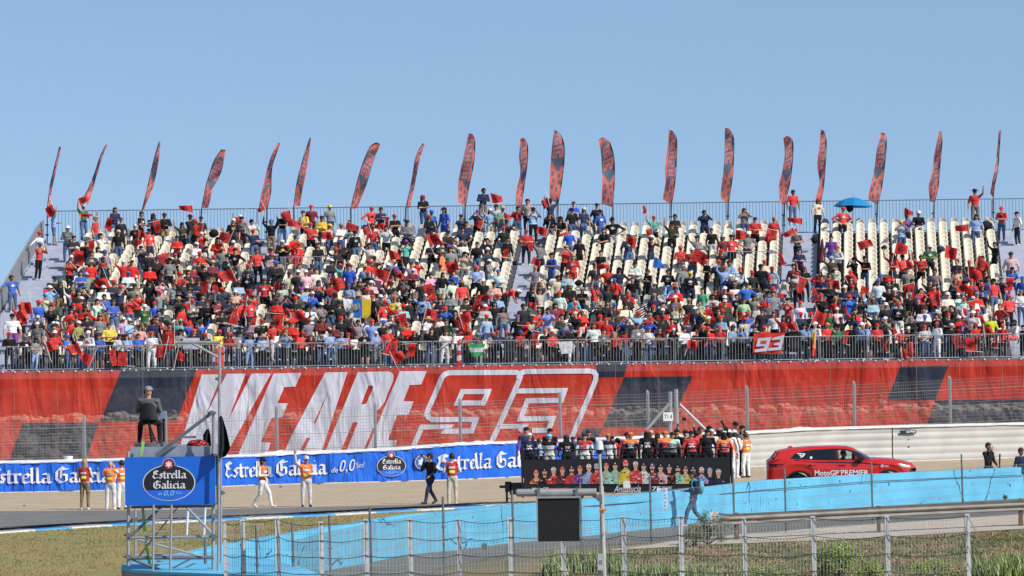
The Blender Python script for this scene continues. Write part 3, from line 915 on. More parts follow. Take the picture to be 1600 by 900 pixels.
t4 = lambda l: [(780 + x / 6.428, 565 + y / 6.428) for x, y in l]
nine = t3([(22, 920), (47, 830), (122, 658), (400, 655), (362, 700), (622, 698), (668, 580), (225, 582), (190, 560), (172, 530), (185, 480), (250, 340), (320, 165), (350, 130), (395, 112), (1070, 108), (1102, 122), (1112, 150), (1080, 235), (900, 640), (820, 815), (790, 880)])
hole9 = t3([(480, 416), (530, 302), (790, 300), (742, 416)])
three = t4([(172, 296), (658, 290), (622, 390), (285, 392), (212, 576), (542, 570), (492, 690), (330, 690)])
three2 = t4([(0, 652), (250, 648), (205, 700)])
three3 = t4([(190, 175), (215, 118), (260, 100), (910, 94), (950, 105), (973, 135), (968, 190), (735, 745), (700, 830)])
for k, (pl, cl) in enumerate(((nine, 0), (hole9, 1), (three, 0), (three2, 0), (three3, 0))):
    vs, fs = ribbon(bpx(pl), 7.9 / 34.4, bool(cl))
    put('banner_digit_outline', cutmap(banp, vs, fs, .02 + .004 * k), M_b_white, big)
mb = MB()
for k in range(110):
    x = -27 + k * .55
    mb.box((x, YB - .03, 4.41), (.05, .05, .07))
tag(mb.obj('cable_tie', M_white, big), kind='stuff')
mb = MB()
for s in np.arange(-24.6, 30, 1.95): mb.box((s, YB - .006, 2.3), (.012, .004, 4.1))
mb.obj('sheet_seam', mat('seam_grey', (.45, .22, .2), .7), big)
# ================================================================== RAILINGS
def rail_panel(mb, a, c, h, nb, rb, rp, horiz=(0.0, 1.0), z2=0, dy=0):
    a = Vector(a); c = Vector(c)
    for hh in horiz: mb.tube(a + Vector((0, 0, .08 + (h - .08) * hh)), c + Vector((0, 0, .08 + (h - .08) * hh)), rp, n=5)
    for k in range(nb + 1):
        q = a.lerp(c, k / nb); r = rp if k in (0, nb) else rb
        mb.tube(q + Vector((0, 0, .08 if 0 < k < nb else 0)), q + Vector((0, 0, h)), r, n=4, caps=False)
fr = empty('front_railing', 'galvanised crowd railing along the front edge of the stand above the banner', 'railing')
x = -25.6
while x < 27:
    mb = MB(); rail_panel(mb, (x, 220.15, ZF), (x + 2.12, 220.15, ZF), 1.12, 16, .011, .022); mb.obj('railing_panel', M_steel, fr)
    x += 2.2
mb = MB()
xs = np.arange(SX(-7.5, 221), 27, .075)
for x in xs: mb.tube((x, 221.25, ZF), (x, 221.25, ZF + .52), .006, n=3, caps=False)
for h in (.1, .5): mb.tube((-7.5, 221.25, ZF + h), (27, 221.25, ZF + h), .014)
mb.obj('mesh_kick_panel', M_steel, fr)
br_ = empty('back_railing', 'tall dark railing against the sky along the top row of the stand', 'railing')
YR, ZR = 242.9, rows[-1][1] + .12
PX = [85, 217, 222.5, 311, 316, 402, 457, 546, 548, 637, 724, 813, 868, 957, 1047, 1134, 1223.5, 1279, 1368, 1457, 1548, 1553, 1640]
ztop = P(800, 320.5, YR).z
PXs = [85, 151, 219, 313, 402, 459, 548, 637, 724, 813, 870, 958, 1047, 1135, 1223, 1281, 1368, 1459, 1550, 1640]
for i in range(len(PXs) - 1):
    a, c = P(PXs[i], 330, YR).x + .03, P(PXs[i + 1], 330, YR).x - .03
    mb = MB(); rail_panel(mb, (a, YR, ZR), (c, YR, ZR), ztop - ZR, max(3, int((c - a) / .16)), .014, .024); mb.obj('railing_panel', M_steel_d, br_)
# side railing, running down the left end of the stand
sr = empty('side_railing', 'stepped steel side railing descending along the open end of the stand', 'railing')
yy = 242.6
zf = lambda y: float(np.interp(y, [220.4, 221.5, 228.8, 230.0, 241.8, 242.9], [ZF, ZF + .2, 6.75, 7.0, 10.6, 10.65]))
while yy > 221:
    y2 = yy - 1.9
    mb = MB()
    a = Vector((SX(-25.1, yy), yy, zf(yy))); c = Vector((SX(-25.1, y2), y2, zf(y2)))
    for hh in (.1, 1.22): mb.tube(a + Vector((0, 0, hh)), c + Vector((0, 0, hh)), .03)
    for k in range(14):
        q = a.lerp(c, k / 13); mb.tube(q + Vector((0, 0, .0 if k in (0, 13) else .1)), q + Vector((0, 0, 1.22)), .03 if k in (0, 13) else .018, n=4)
    mb.obj('railing_panel', M_steel, sr); yy = y2 - .02
# short guard rails round the two stair openings half way up
for (xa, xb_, yt, lab) in ((437, 520, 402, 'short guard rail in the crowd below the fifth feather flag'), (1131, 1212, 393.5, 'short guard rail in the crowd below the fourteenth and fifteenth feather flags')):
    g_ = MB(); y0 = 233.6
    a = P(xa, yt, y0); c = P(xb_, yt, y0)
    h = 1.15
    rail_panel(g_, (a.x, y0, a.z - h), (c.x, y0, a.z - h), h, int((c.x - a.x) / .15), .01, .02)
    rail_panel(g_, (a.x, y0, a.z - h), (a.x + .2, y0 + 1.6, a.z - h), h, 9, .01, .02)
    tag(g_.obj('guard_rail', M_steel), lab, 'railing')
# ================================================================== FEATHER FLAGS
M_ff_red = mat('flag_coral_red', (.92, .24, .18), .6, .12, 1.2, transl=.45)
M_ff_navy = mat('flag_slate_navy', (.15, .18, .25), .6, .12, 1.2, transl=.35)
M_pole = M_black
FF = [
 ([(93, 229), (86, 257), (79, 286), (77, 300), (74, 322)], [(95.5, 230), (90, 257), (83.5, 285), (80.5, 300), (79, 322)], 'L', 0),
 ([(166, 226), (157, 243), (148, 270), (139, 293), (131, 308)], [(168, 226), (160, 246), (151.5, 273), (144, 300), (137, 322)], 'L', 0),
 ([(249, 221), (243, 240), (236, 268), (229, 300), (222, 327)], [(251.5, 222), (246, 262), (240, 290), (232, 310), (225, 327)], 'L', 0),
 ([(346, 234), (335, 250), (328, 270), (322, 290), (315, 325)], [(352.5, 235), (346, 268), (332, 296), (329, 312), (325, 325)], 'L', 0),
 ([(434, 223.5), (422, 248), (411, 290), (404, 325)], [(437, 224), (425, 262), (423, 300), (417, 328)], 'R', 1),
 ([(484, 216), (473, 250), (464, 285), (459, 322)], [(486, 217), (480, 262), (473, 295), (469, 322)], 'L', 1),
 ([(588, 223), (578, 230), (567, 255), (556, 292), (548, 326)], [(594, 225.5), (583, 254), (574, 285), (566, 306), (558, 326)], 'L', 0),
 ([(661, 224), (650, 245), (643, 285), (634, 325)], [(663.5, 225), (656, 250), (648, 290), (641, 325)], 'L', 1),
 ([(732, 209), (724, 245), (716, 285), (715, 315)], [(738, 210), (742, 222), (740, 255), (733, 290), (727, 322)], 'R', 1),
 ([(813, 218), (811, 245), (813, 270), (806, 300), (806, 320)], [(818, 216), (824, 226), (824, 252), (819, 290), (814, 325)], 'R', 0),
 ([(865, 205), (862, 235), (859, 275), (859, 311)], [(869, 204.5), (878, 215), (882, 235), (879, 275), (872, 319)], 'R', 0),
 ([(935, 219), (939, 240), (941, 280), (940, 318)], [(942, 215), (952, 222), (959, 245), (960, 280), (957, 324)], 'R', 0),
 ([(1045, 204), (1044, 225), (1039, 260), (1040, 285), (1035, 311)], [(1050, 204.5), (1057, 217), (1057, 250), (1054, 290), (1049, 320)], 'R', 1),
 ([(1132.5, 201), (1132, 240), (1130, 270), (1126, 300), (1127, 312)], [(1138, 201), (1146, 215), (1146, 250), (1144, 280), (1138, 318)], 'R', 0),
 ([(1224, 217), (1226, 240), (1222, 270), (1217, 290), (1218, 316)], [(1230, 212.5), (1238, 219), (1239, 240), (1235, 280), (1226, 321)], 'R', 0),
 ([(1282, 203.5), (1279, 235), (1277, 260), (1280, 285), (1274, 312)], [(1287, 204.5), (1291, 220), (1290, 250), (1287, 290), (1282, 316)], 'R', 1),
 ([(1376, 209), (1370, 235), (1366, 265), (1358, 300), (1357, 311)], [(1381, 208), (1385, 220), (1383, 250), (1378, 290), (1371, 320)], 'R', 0),
 ([(1467, 207), (1460, 240), (1457, 265), (1451, 290), (1453, 314)], [(1470, 205.5), (1472, 220), (1469, 255), (1466, 290), (1460, 317)], 'R', 1),
 ([(1560.5, 204), (1558, 235), (1554, 265), (1549, 290), (1547, 302)], [(1563.5, 204), (1561.5, 232), (1559, 265), (1554, 290), (1552, 309)], 'R', 1)]
ORD = 'first second third fourth fifth sixth seventh eighth ninth tenth eleventh twelfth thirteenth fourteenth fifteenth sixteenth seventeenth eighteenth nineteenth'.split()
# printed pattern: 10 cells across, rows from tip to foot ( # navy )
PAT_A = """..........
..........
.......#..
...######.
.########.
###......#
##.#####.#
##.#...#.#
##.#.#.#.#
##...#...#
##########
#........#
#.######.#
#.#....#.#
#.#.##.#.#
#...##...#
##########
.#########
..########
...######.
....####..
.....##...
.##......#
.##...##..
......##..
..##......
..##...##.
.......##.
.##.......
.##..##...
.....##...
..........""".split()
PAT_B = """..........
..........
.......#..
......###.
..#######.
..#.....#.
..#.###.#.
..#.#.#.#.
..#...#.#.
..#######.
..#.....#.
..###.###.
..#.....#.
..#######.
..#...#.#.
..#.#.#.#.
..#.#...#.
..#######.
..#.....#.
..##.#.##.
..#.....#.
..########
.#####....
.####.....
.###......
......##..
..##..##..
..##......
......##..
.##...##..
.##.......
..........""".split()
def crv(pts, t):
    d = [0]
    for a, b_ in zip(pts[:-1], pts[1:]): d.append(d[-1] + math.hypot(b_[0] - a[0], b_[1] - a[1]))
    s = t * d[-1]
    return float(np.interp(s, d, [p[0] for p in pts])), float(np.interp(s, d, [p[1] for p in pts]))
def smooth(pts, n=14):
    P_ = [Vector((*p, 0)) for p in pts]
    P_ = [P_[0] * 2 - P_[1]] + P_ + [P_[-1] * 2 - P_[-2]]
    out = []
    for i in range(1, len(P_) - 2):
        for k in range(n):
            t = k / n; p0, p1, p2, p3 = P_[i - 1:i + 3]
            q = .5 * ((2 * p1) + (-p0 + p2) * t + (2 * p0 - 5 * p1 + 4 * p2 - p3) * t * t + (-p0 + 3 * p1 - 3 * p2 + p3) * t ** 3)
            out.append((q.x, q.y))
    out.append(pts[-1]); return out
YFL = 242.98
for k, (Lp, Rp, side, pat) in enumerate(FF):
    Ls, Rs = smooth(Lp), smooth(Rp)
    w = max(abs(r[0] - l[0]) for l, r in zip(Lp, Rp))
    shape = 'narrow twisted' if w < 8 else ('half-turned' if w < 13 else 'broad')
    root = empty('feather_flag', f'{shape} coral and navy feather flag, {ORD[k]} of nineteen counted from the open stand end', 'flag', group='feather flags along the back railing')
    pattern = PAT_B if pat else PAT_A
    if k in (5, 8, 13, 16): pattern = [r[::-1] for r in pattern]
    if k in (2, 10, 15): pattern = pattern[3:] + pattern[:3]
    pole = Ls if side == 'L' else Rs
    mb = MB()
    def fn(u, v):
        l = crv(Ls, v); r_ = crv(Rs, v)
        x, y = l[0] + (r_[0] - l[0]) * u, l[1] + (r_[1] - l[1]) * u
        return P(x, y, YFL + .14 * math.sin(v * 9 + k) * (u if side == 'L' else 1 - u) * (1.5 if w < 9 else 1) + .05 * math.sin(v * 23 + u * 4))
    NV, NU = 96, 20
    mb.grid(fn, NU, NV, mf=lambda i, j: 1 if pattern[min(31, (j + (i if side == 'R' else -i) // 5 + 96) % 96 * 32 // 96)][min(9, i * 10 // NU)] == '#' else 0)
    me = mb.mesh('flag_cloth', [M_ff_red, M_ff_navy], True); mobj('flag_cloth', me, root)
    mb = MB()
    pp = [P(*crv(pole, t), YFL + .02) for t in np.linspace(0, 1, 26)]
    foot = pp[-1]; low = Vector((foot.x + (foot.x - pp[-4].x) * .6, YFL, ZR))
    mb.path(pp, .022, 5); mb.path([foot, low], .03, 6)
    if w > 9:
        tipo = P(*crv(Ls if side == 'R' else Rs, 0), YFL); mb.path([pp[0], tipo], .02, 5)
    mb.obj('flag_pole', M_pole, root)
    mb = MB(); mb.box((low.x, YFL, ZR + .95), (.16, .12, .08)); mb.box((low.x, YFL, ZR + .45), (.16, .12, .08)); mb.obj('pole_clamp', M_black, root)
# ================================================================== PEOPLE
CL = {'G': ((.12, .125, .13), 'charcoal'), 'r': ((.62, .022, .015), 'red'), 'k': ((.014, .014, .017), 'black'), 'w': ((.72, .71, .70), 'white'), 'n': ((.022, .03, .075), 'navy'),
      'g': ((.21, .21, .21), 'grey'), 'b': ((.03, .11, .48), 'blue'), 'l': ((.26, .40, .68), 'sky-blue'), 'o': ((.80, .17, .02), 'orange'),
      'y': ((.72, .55, .04), 'yellow'), 'e': ((.03, .13, .06), 'dark-green'), 't': ((.10, .40, .34), 'teal'), 'p': ((.18, .05, .32), 'purple'),
      'i': ((.72, .42, .42), 'pink'), 'c': ((.54, .47, .35), 'beige'), 'm': ((.17, .025, .035), 'maroon'), 'a': ((.33, .22, .11), 'brown'),
      'd': ((.07, .125, .25), 'denim'), 'S': ((.10, .16, .28), 'denim'), 'u': ((.05, .50, .70), 'turquoise'), 'j': ((.35, .62, .45), 'mint'),
      'v': ((.045, .048, .03), 'olive')}
PM = {}
def cm(c):
    if c not in PM:
        col, nm = CL[c]
        m = PM[c] = mat('fabric_' + nm.replace(' ', '_') + ('_shorts' if c == 'S' else ''), col, .85, .25, 5, bump=.9, bscale=7, spec=.2)
        nt = m.node_tree; bs_ = nt.nodes['Principled BSDF']; lk = bs_.inputs['Base Color'].links[0].from_socket
        oi = nt.nodes.new('ShaderNodeObjectInfo'); hs = nt.nodes.new('ShaderNodeHueSaturation'); mr = nt.nodes.new('ShaderNodeMapRange')
        mr.inputs['To Min'].default_value = .70; mr.inputs['To Max'].default_value = 1.25
        nt.links.new(oi.outputs['Random'], mr.inputs['Value']); nt.links.new(mr.outputs['Result'], hs.inputs['Value']); nt.links.new(lk, hs.inputs['Color'])
        hs.inputs['Saturation'].default_value = .94; nt.links.new(hs.outputs['Color'], bs_.inputs['Base Color'])
    return PM[c]
SKIN = [mat('skin_light', (.50, .27, .18), .55, .08, 8), mat('skin_tan', (.38, .19, .115), .55, .08, 8), mat('skin_brown', (.22, .105, .06), .55, .08, 8)]
M_hair = [mat('hair_dark', (.018, .012, .009), .6, .3, 20), mat('hair_brown', (.07, .035, .017), .6, .3, 20), mat('hair_blond', (.36, .25, .12), .6, .2, 20)]
M_shoe = [mat('shoe_dark', (.02, .02, .022), .6), mat('shoe_white', (.62, .62, .62), .6)]
M_eye = mat('eye_dark', (.02, .013, .01), .3)
M_straw = mat('straw_hat', (.48, .36, .18), .8)
def joints(pose):
    J = dict(pel=(0, 0, .95), abd=(0, 0, 1.11), che=(0, 0, 1.29), nek=(0, 0, 1.45), hed=(0, -.015, 1.645), lsp=.1)
    A = {'s': ((.27, .03, 1.13), (.28, -.06, .87)), 'c': ((.26, -.02, 1.15), (.06, -.27, 1.16)), 'f': ((.27, -.07, 1.16), (-.06, -.21, 1.20)),
         'x': ((.27, -.20, 1.30), (.06, -.27, 1.57)), 'h': ((.42, .06, 1.19), (.20, -.04, 1.02)), 'p': ((.26, -.1, 1.15), (.03, -.32, 1.34)),
         'v': ((.32, -.06, 1.60), (.27, -.10, 1.90)), 'u': ((.34, -.08, 1.58), (.36, -.12, 1.87)), 'r': ((.26, -.14, 1.18), (.22, -.38, 1.08)),
         'a': ((.40, -.02, 1.25), (.62, -.06, 1.10))}
    L_ = dict(kn=(.115, -.015, .50), an=(.12, .02, .09), to=(.135, -.13, .045))
    R_ = dict(kn=(-.115, -.015, .50), an=(-.12, .02, .09), to=(-.135, -.13, .045))
    aL = aR = A['s']
    if pose in 'scfxhpvr': aL = aR = A[pose]
    if pose == 'u': aR = A['u']; aL = A['c']
    if pose == 'U': aL = A['u']; aR = A['s']
    if pose == 'o': aR = A['a']; aL = A['s']           # one arm out on a rail
    if pose == 'y': aR = A['x']; aL = A['s']           # hand to the mouth
    J['sh'] = [(.175, 0, 1.41), (-.175, 0, 1.41)]
    if pose in 'k':                                     # walking
        L_ = dict(kn=(.09, -.22, .52), an=(.09, -.30, .10), to=(.10, -.45, .07)); R_ = dict(kn=(-.09, .06, .50), an=(-.09, .32, .16), to=(-.10, .20, .05)); aL = ((.25, .10, 1.14), (.22, -.06, .95)); aR = A['c']
    if pose == 'K':
        L_ = dict(kn=(.09, -.20, .52), an=(.09, -.30, .10), to=(.10, -.45, .07)); R_ = dict(kn=(-.09, .06, .50), an=(-.09, .30, .15), to=(-.10, .18, .05)); aL = ((.25, -.02, 1.14), (.2, -.2, 1.0)); aR = ((-.25, .1, 1.2), (-.12, -.1, 1.5)); aR = ((.25, -.14, 1.2), (.07, -.2, 1.52))
    if pose == 't':                                     # seated
        dz = -.43
        J = {k: ((v[0], v[1], v[2] + dz) if isinstance(v, tuple) else v) for k, v in J.items()}
        J['sh'] = [(.175, 0, 1.41 + dz), (-.175, 0, 1.41 + dz)]
        L_ = dict(kn=(.14, -.42, .52), an=(.15, -.42, .09), to=(.16, -.57, .045)); R_ = dict(kn=(-.14, -.42, .52), an=(-.15, -.42, .09), to=(-.16, -.57, .045))
        aL = aR = ((.26, -.12, .74), (.05, -.36, .66))
    if pose == 'T':                                     # camera operator on a stool
        dz = -.36
        J = {k: ((v[0], v[1], v[2] + dz) if isinstance(v, tuple) else v) for k, v in J.items()}
        J['sh'] = [(.19, 0, 1.41 + dz), (-.19, 0, 1.41 + dz)]
        L_ = dict(kn=(.22, -.36, .48), an=(.24, -.26, .08), to=(.27, -.4, .045)); R_ = dict(kn=(-.20, -.36, .48), an=(-.22, -.22, .08), to=(-.25, -.36, .045))
        aL = ((.26, -.10, .80), (.17, -.36, .86)); aR = ((.25, -.06, .80), (.10, -.34, .80))
    if pose == 'b':                                     # bending forward
        J.update(abd=(0, -.14, 1.05), che=(0, -.32, 1.12), nek=(0, -.46, 1.15), hed=(0, -.62, 1.12))
        J['sh'] = [(.17, -.42, 1.12), (-.17, -.42, 1.12)]; aL = aR = ((.22, -.46, .86), (.12, -.52, .64))
    mir = lambda p: (-p[0], p[1], p[2])
    J['el'] = [aL[0], mir(aR[0])]; J['wr'] = [aL[1], mir(aR[1])]
    J['hip'] = [(.09, J['pel'][1], J['pel'][2] - .03), (-.09, J['pel'][1], J['pel'][2] - .03)]
    J['leg'] = [L_, R_]
    return J
def capsule(mb, p, q, r1, r2, n=10):
    mb.tube(p, q, r1, r2, n=n)
    mb.ell(p, (r1, r1, r1), n, 6); mb.ell(q, (r2, r2, r2), n, 6)
ZONES = ['skin', 'top', 'sleeve', 'bottom', 'calf', 'shoe', 'eye']
BODY = {}
def body(pose, voxel=.03, hi=False):
    key = (pose, voxel)
    if key in BODY: return BODY[key]
    J = joints(pose); V = Vector
    mb = MB(); bones = []
    def cap(p, q, r1, r2, z):
        capsule(mb, p, q, r1, r2); bones.append((V(p), V(q), r1, r2, z))
    def el(c, rad, z):
        mb.ell(c, rad, 14, 10); bones.append((V(c), V(c), min(rad), min(rad), z))
    che, abd, pel, nek, hed = (V(J[k]) for k in ('che', 'abd', 'pel', 'nek', 'hed'))
    el(pel, (.165, .115, .13), 3); el(abd, (.155, .11, .17), 1); el(che, (.185, .12, .19), 1)
    cap(J['sh'][0], J['sh'][1], .078, .078, 1)
    cap(nek - V((0, 0, .03)), hed - V((0, -.01, .07)), .058, .05, 0)
    el(hed, (.078, .097, .118), 0); el(hed + V((0, -.035, -.065)), (.052, .055, .052), 0)
    mb.tube(hed + V((0, -.085, .02)), hed + V((0, -.118, -.022)), .009, .019, 8)
    for sx in (-1, 1): mb.ell(hed + V((sx * .079, .005, -.005)), (.014, .022, .034), 6, 6)
    for i in (0, 1):
        sx = 1 if i == 0 else -1
        sh, e, w = V(J['sh'][i]), V(J['el'][i]), V(J['wr'][i])
        cap(sh, e, .064, .052, 1); cap(e, w, .050, .034, 2)
        d = (w - e).normalized()
        side = V((1, 0, 0)) - d * d.x
        if side.length < .2: side = V((0, 0, 1)) - d * d.z
        side.normalize(); nrm = d.cross(side)
        hc = w + d * .055
        capsule(mb, w + d * .01, w + d * .075, .030, .034, 8); bones.append((w + d * .03, w + d * .16, .04, .03, 0))
        if hi:
            for k, (off, ln) in enumerate(((-.030, .062), (-.010, .074), (.010, .070), (.030, .056))):
                a = w + d * .095 + side * off; b_ = a + d * ln * .55 + nrm * .006; c_ = b_ + d * ln * .4 + nrm * .022
                capsule(mb, a - d * .03, b_, .0115, .0105, 6); capsule(mb, b_, c_, .0105, .0095, 6)
            a = w + d * .03 - side * .03 * sx; b_ = a - side * .035 * sx + d * .03; capsule(mb, a, b_, .014, .012, 6); capsule(mb, b_, b_ + d * .03, .012, .010, 6)
        else:
            capsule(mb, w + d * .08, w + d * .14 + nrm * .02, .030, .020, 6)
        hp = V(J['hip'][i]); L_ = J['leg'][i]; kn, an, to = V(L_['kn']), V(L_['an']), V(L_['to'])
        cap(hp, kn, .098, .068, 3); cap(kn, an, .066, .05, 4)
        cap(an - V((0, -.02, .035)), to, .045, .038, 5)
    me = mb.mesh('b', [M_eye])
    o = mobj('b', me)
    md = o.modifiers.new('r', 'REMESH'); md.mode = 'VOXEL'; md.voxel_size = voxel; md.use_smooth_shade = True
    sm = o.modifiers.new('s', 'SMOOTH'); sm.factor = .5; sm.iterations = 2 if hi else 1
    dg = bpy.context.evaluated_depsgraph_get()
    out = bpy.data.meshes.new_from_object(o.evaluated_get(dg))
    bpy.data.objects.remove(o)
    # drop to the floor
    n = len(out.vertices); co = np.empty(n * 3); out.vertices.foreach_get('co', co); co = co.reshape(-1, 3)
    co[:, 2] -= co[:, 2].min() if pose != 'T' else 0
    if hi:   # cloth creases
        pass
    # zones
    npoly = len(out.polygons); fc = np.empty(npoly * 3); out.polygons.foreach_get('center', fc); fc = fc.reshape(-1, 3)
    best = np.full(npoly, 1e9); zone = np.zeros(npoly, int)
    for p, q, r1, r2, z in bones:
        p_, q_ = np.array(p), np.array(q); d = q_ - p_; l2 = d @ d
        t = np.clip(((fc - p_) @ d) / l2, 0, 1) if l2 > 1e-9 else np.zeros(npoly)
        dist = np.linalg.norm(fc - (p_ + t[:, None] * d), axis=1) - (r1 + (r2 - r1) * t)
        m_ = dist < best; best[m_] = dist[m_]; zone[m_] = z
    if pose not in 'tTb':
        zone[(zone == 3) & (fc[:, 2] > .97)] = 1; zone[(zone == 1) & (fc[:, 2] < .90)] = 3
    out.vertices.foreach_set('co', co.ravel())
    # face: eyes and mouth as small patches joined to the mesh
    dz = 0
    eb = MB()
    for sx in (-1, 1): eb.ell(hed + V((sx * .030, -.088, .022)), (.013, .010, .008), 6, 4)
    eb.box(hed + V((0, -.089, -.06)), (.045, .014, .007))
    for sx in (-1, 1): eb.box(hed + V((sx * .031, -.091, .044)), (.034, .010, .007))
    bm = bmesh.new(); bm.from_mesh(out)
    nf = len(bm.faces)
    vs = [bm.verts.new(v) for v in eb.v]
    for f in eb.f: bm.faces.new([vs[i] for i in f])
    bm.to_mesh(out); bm.free()
    out.materials.clear()
    for _ in ZONES: out.materials.append(M_eye)
    mi = np.concatenate([zone, np.full(len(eb.f), 6)]).astype(np.int32)
    out.polygons.foreach_set('material_index', mi)
    out.polygons.foreach_set('use_smooth', np.ones(len(mi), bool))
    out.name = 'person_body'; out.update()
    BODY[key] = (out, hed - V((0, -.015, 1.645)), fc, zone)
    return BODY[key]
# headgear, modelled for the standing head and shifted with it
H0 = Vector((0, -.015, 1.645))
def hg(kind):
    mb = MB()
    if kind == 'hair':
        mb.ell(H0 + Vector((0, .008, .012)), (.090, .108, .122), 14, 10, keep=lambda c: c.z > H0.z + .045 or (c.y > -.01 and c.z > H0.z - .07))
    elif kind == 'long_hair':
        mb.ell(H0 + Vector((0, .008, .012)), (.094, .112, .125), 14, 10, keep=lambda c: c.z > H0.z + .05 or c.y > -.03)
        mb.grid(lambda u, v: (H0.x + (.095 + .03 * v) * math.cos(math.pi * (1 - u)), H0.y + .02 + (.10 - .02 * v) * math.sin(math.pi * u) - .015 * v, H0.z + .04 - .30 * v + .02 * math.sin(u * 20) * v), 16, 6)
    elif kind == 'cap':
        mb.ell(H0 + Vector((0, .006, .035)), (.092, .112, .108), 16, 10, keep=lambda c: c.z > H0.z + .035)
        mb.grid(lambda u, v: ((u - .5) * .165 * (1 - .25 * v * v), H0.y - .075 - .095 * v * math.sin(math.pi * (.12 + .76 * u)) ** .5, H0.z + .052 - .028 * v - .012 * (u - .5) ** 2 * 4), 8, 4)
    elif kind in ('straw', 'cowboy'):
        br = .21 if kind == 'straw' else .20
        mb.tube(H0 + Vector((0, .006, .05)), H0 + Vector((0, .006, .16)), .094, .072, 16)
        mb.grid(lambda u, v: (H0.x + (.08 + (br - .08) * v) * math.cos(2 * math.pi * u), H0.y + .006 + (.09 + (br - .08) * v) * math.sin(2 * math.pi * u), H0.z + .055 - .02 * v + (.06 * v * abs(math.cos(2 * math.pi * u)) ** 2 if kind == 'cowboy' else 0)), 20, 3)
    elif kind == 'hood':
        mb.ell(H0 + Vector((0, .015, .0)), (.105, .125, .145), 14, 10, keep=lambda c: c.y > -.06)
    elif kind == 'headset':
        for sx in (-1, 1): mb.tube(H0 + Vector((sx * .075, .0, 0)), H0 + Vector((sx * .115, .0, 0)), .042, .036, 12)
        mb.path([H0 + Vector((.1 * math.cos(a), 0, .135 * math.sin(a))) for a in np.linspace(0, math.pi, 12)], .012)
    elif kind == 'sunglasses':
        for sx in (-1, 1): mb.ell(H0 + Vector((sx * .032, -.096, .020)), (.026, .012, .017), 8, 6)
        for sx in (-1, 1): mb.tube(H0 + Vector((sx * .05, -.09, .024)), H0 + Vector((sx * .084, .0, .02)), .005, n=4)
    me = mb.mesh(kind, [M_black], True)
    if kind in ('cap', 'long_hair', 'straw', 'cowboy', 'hood', 'hair'):
        bm = bmesh.new(); bm.from_mesh(me); bmesh.ops.recalc_face_normals(bm, faces=bm.faces)
        bmesh.ops.solidify(bm, geom=bm.faces[:], thickness=-.008); bm.to_mesh(me); bm.free()
    return me
HG = {k: hg(k) for k in ('hair', 'long_hair', 'cap', 'straw', 'cowboy', 'hood', 'headset', 'sunglasses')}
def shell(pose, voxel, hi, name, zones=(1,), off=.014, cond=None):
    """garment or print lifted off the body surface"""
    me, ho, fc, zone = body(pose, voxel, hi)
    bm = bmesh.new(); bm.from_mesh(me)
    bm.faces.ensure_lookup_table()
    kill = [f for f in bm.faces if f.index >= len(zone) or zone[f.index] not in zones or (cond and not cond(f.calc_center_median(), f.normal))]
    bmesh.ops.delete(bm, geom=kill, context='FACES')
    nr = {v: v.normal.copy() for v in bm.verts}
    for v in bm.verts: v.co += nr[v] * off
    out = bpy.data.meshes.new(name); bm.to_mesh(out); bm.free()
    out.materials.clear(); out.materials.append(M_black)
    return out
SHELLS = {}
def get_shell(pose, voxel, hi, kind):
    k = (pose, voxel, kind)
    if k not in SHELLS:
        if kind == 'print':
            SHELLS[k] = shell(pose, voxel, hi, 'shirt_print', off=.008, cond=lambda c, n: n.y < -.6 and (c.x / .085) ** 2 + ((c.z - 1.28) / .06) ** 2 < 1 and (noise.noise(c * 28) > -.15))
        elif kind == 'back_print':
            SHELLS[k] = shell(pose, voxel, hi, 'shirt_print', off=.022, cond=lambda c, n: n.y > .5 and abs(c.x) < .085 and 1.1 < c.z < 1.3 and noise.noise(Vector((c.x * 22, 0, c.z * 40))) > -.05)
        elif kind == 'vest':
            SHELLS[k] = shell(pose, voxel, hi, 'vest', off=.018, cond=lambda c, n: abs(c.x) < .19 and c.z > .98 and not (c.z > 1.43 and abs(c.x) < .06))
        elif kind[:10] == 'vest_patch':
            sg = -1 if kind[-2:] == '_f' else 1
            SHELLS[k] = shell(pose, voxel, hi, 'vest_patch', off=.026, cond=lambda c, n: n.y * sg > .6 and abs(c.x) < .085 and 1.07 < c.z < 1.20)
        elif kind[:11] == 'vest_stripe':
            sg = -1 if kind[-2:] == '_f' else 1
            SHELLS[k] = shell(pose, voxel, hi, 'vest_stripe', off=.026, cond=lambda c, n: n.y * sg > .5 and abs(c.x) < .10 and 1.25 < c.z < 1.31)
        elif kind == 'yoke':
            SHELLS[k] = shell(pose, voxel, hi, 'yoke', off=.012, cond=lambda c, n: c.z > 1.32 and abs(c.x) < .24)
    return SHELLS[k]
def seto(o, i, m):
    o.material_slots[i].link = 'OBJECT'; o.material_slots[i].material = m
def add_part(o, name, me, m, off=(0, 0, 0)):
    c = bpy.data.objects.new(name, me); COL.objects.link(c); c.parent = o; c.location = off
    if len(me.materials): seto(c, 0, m)
    return c
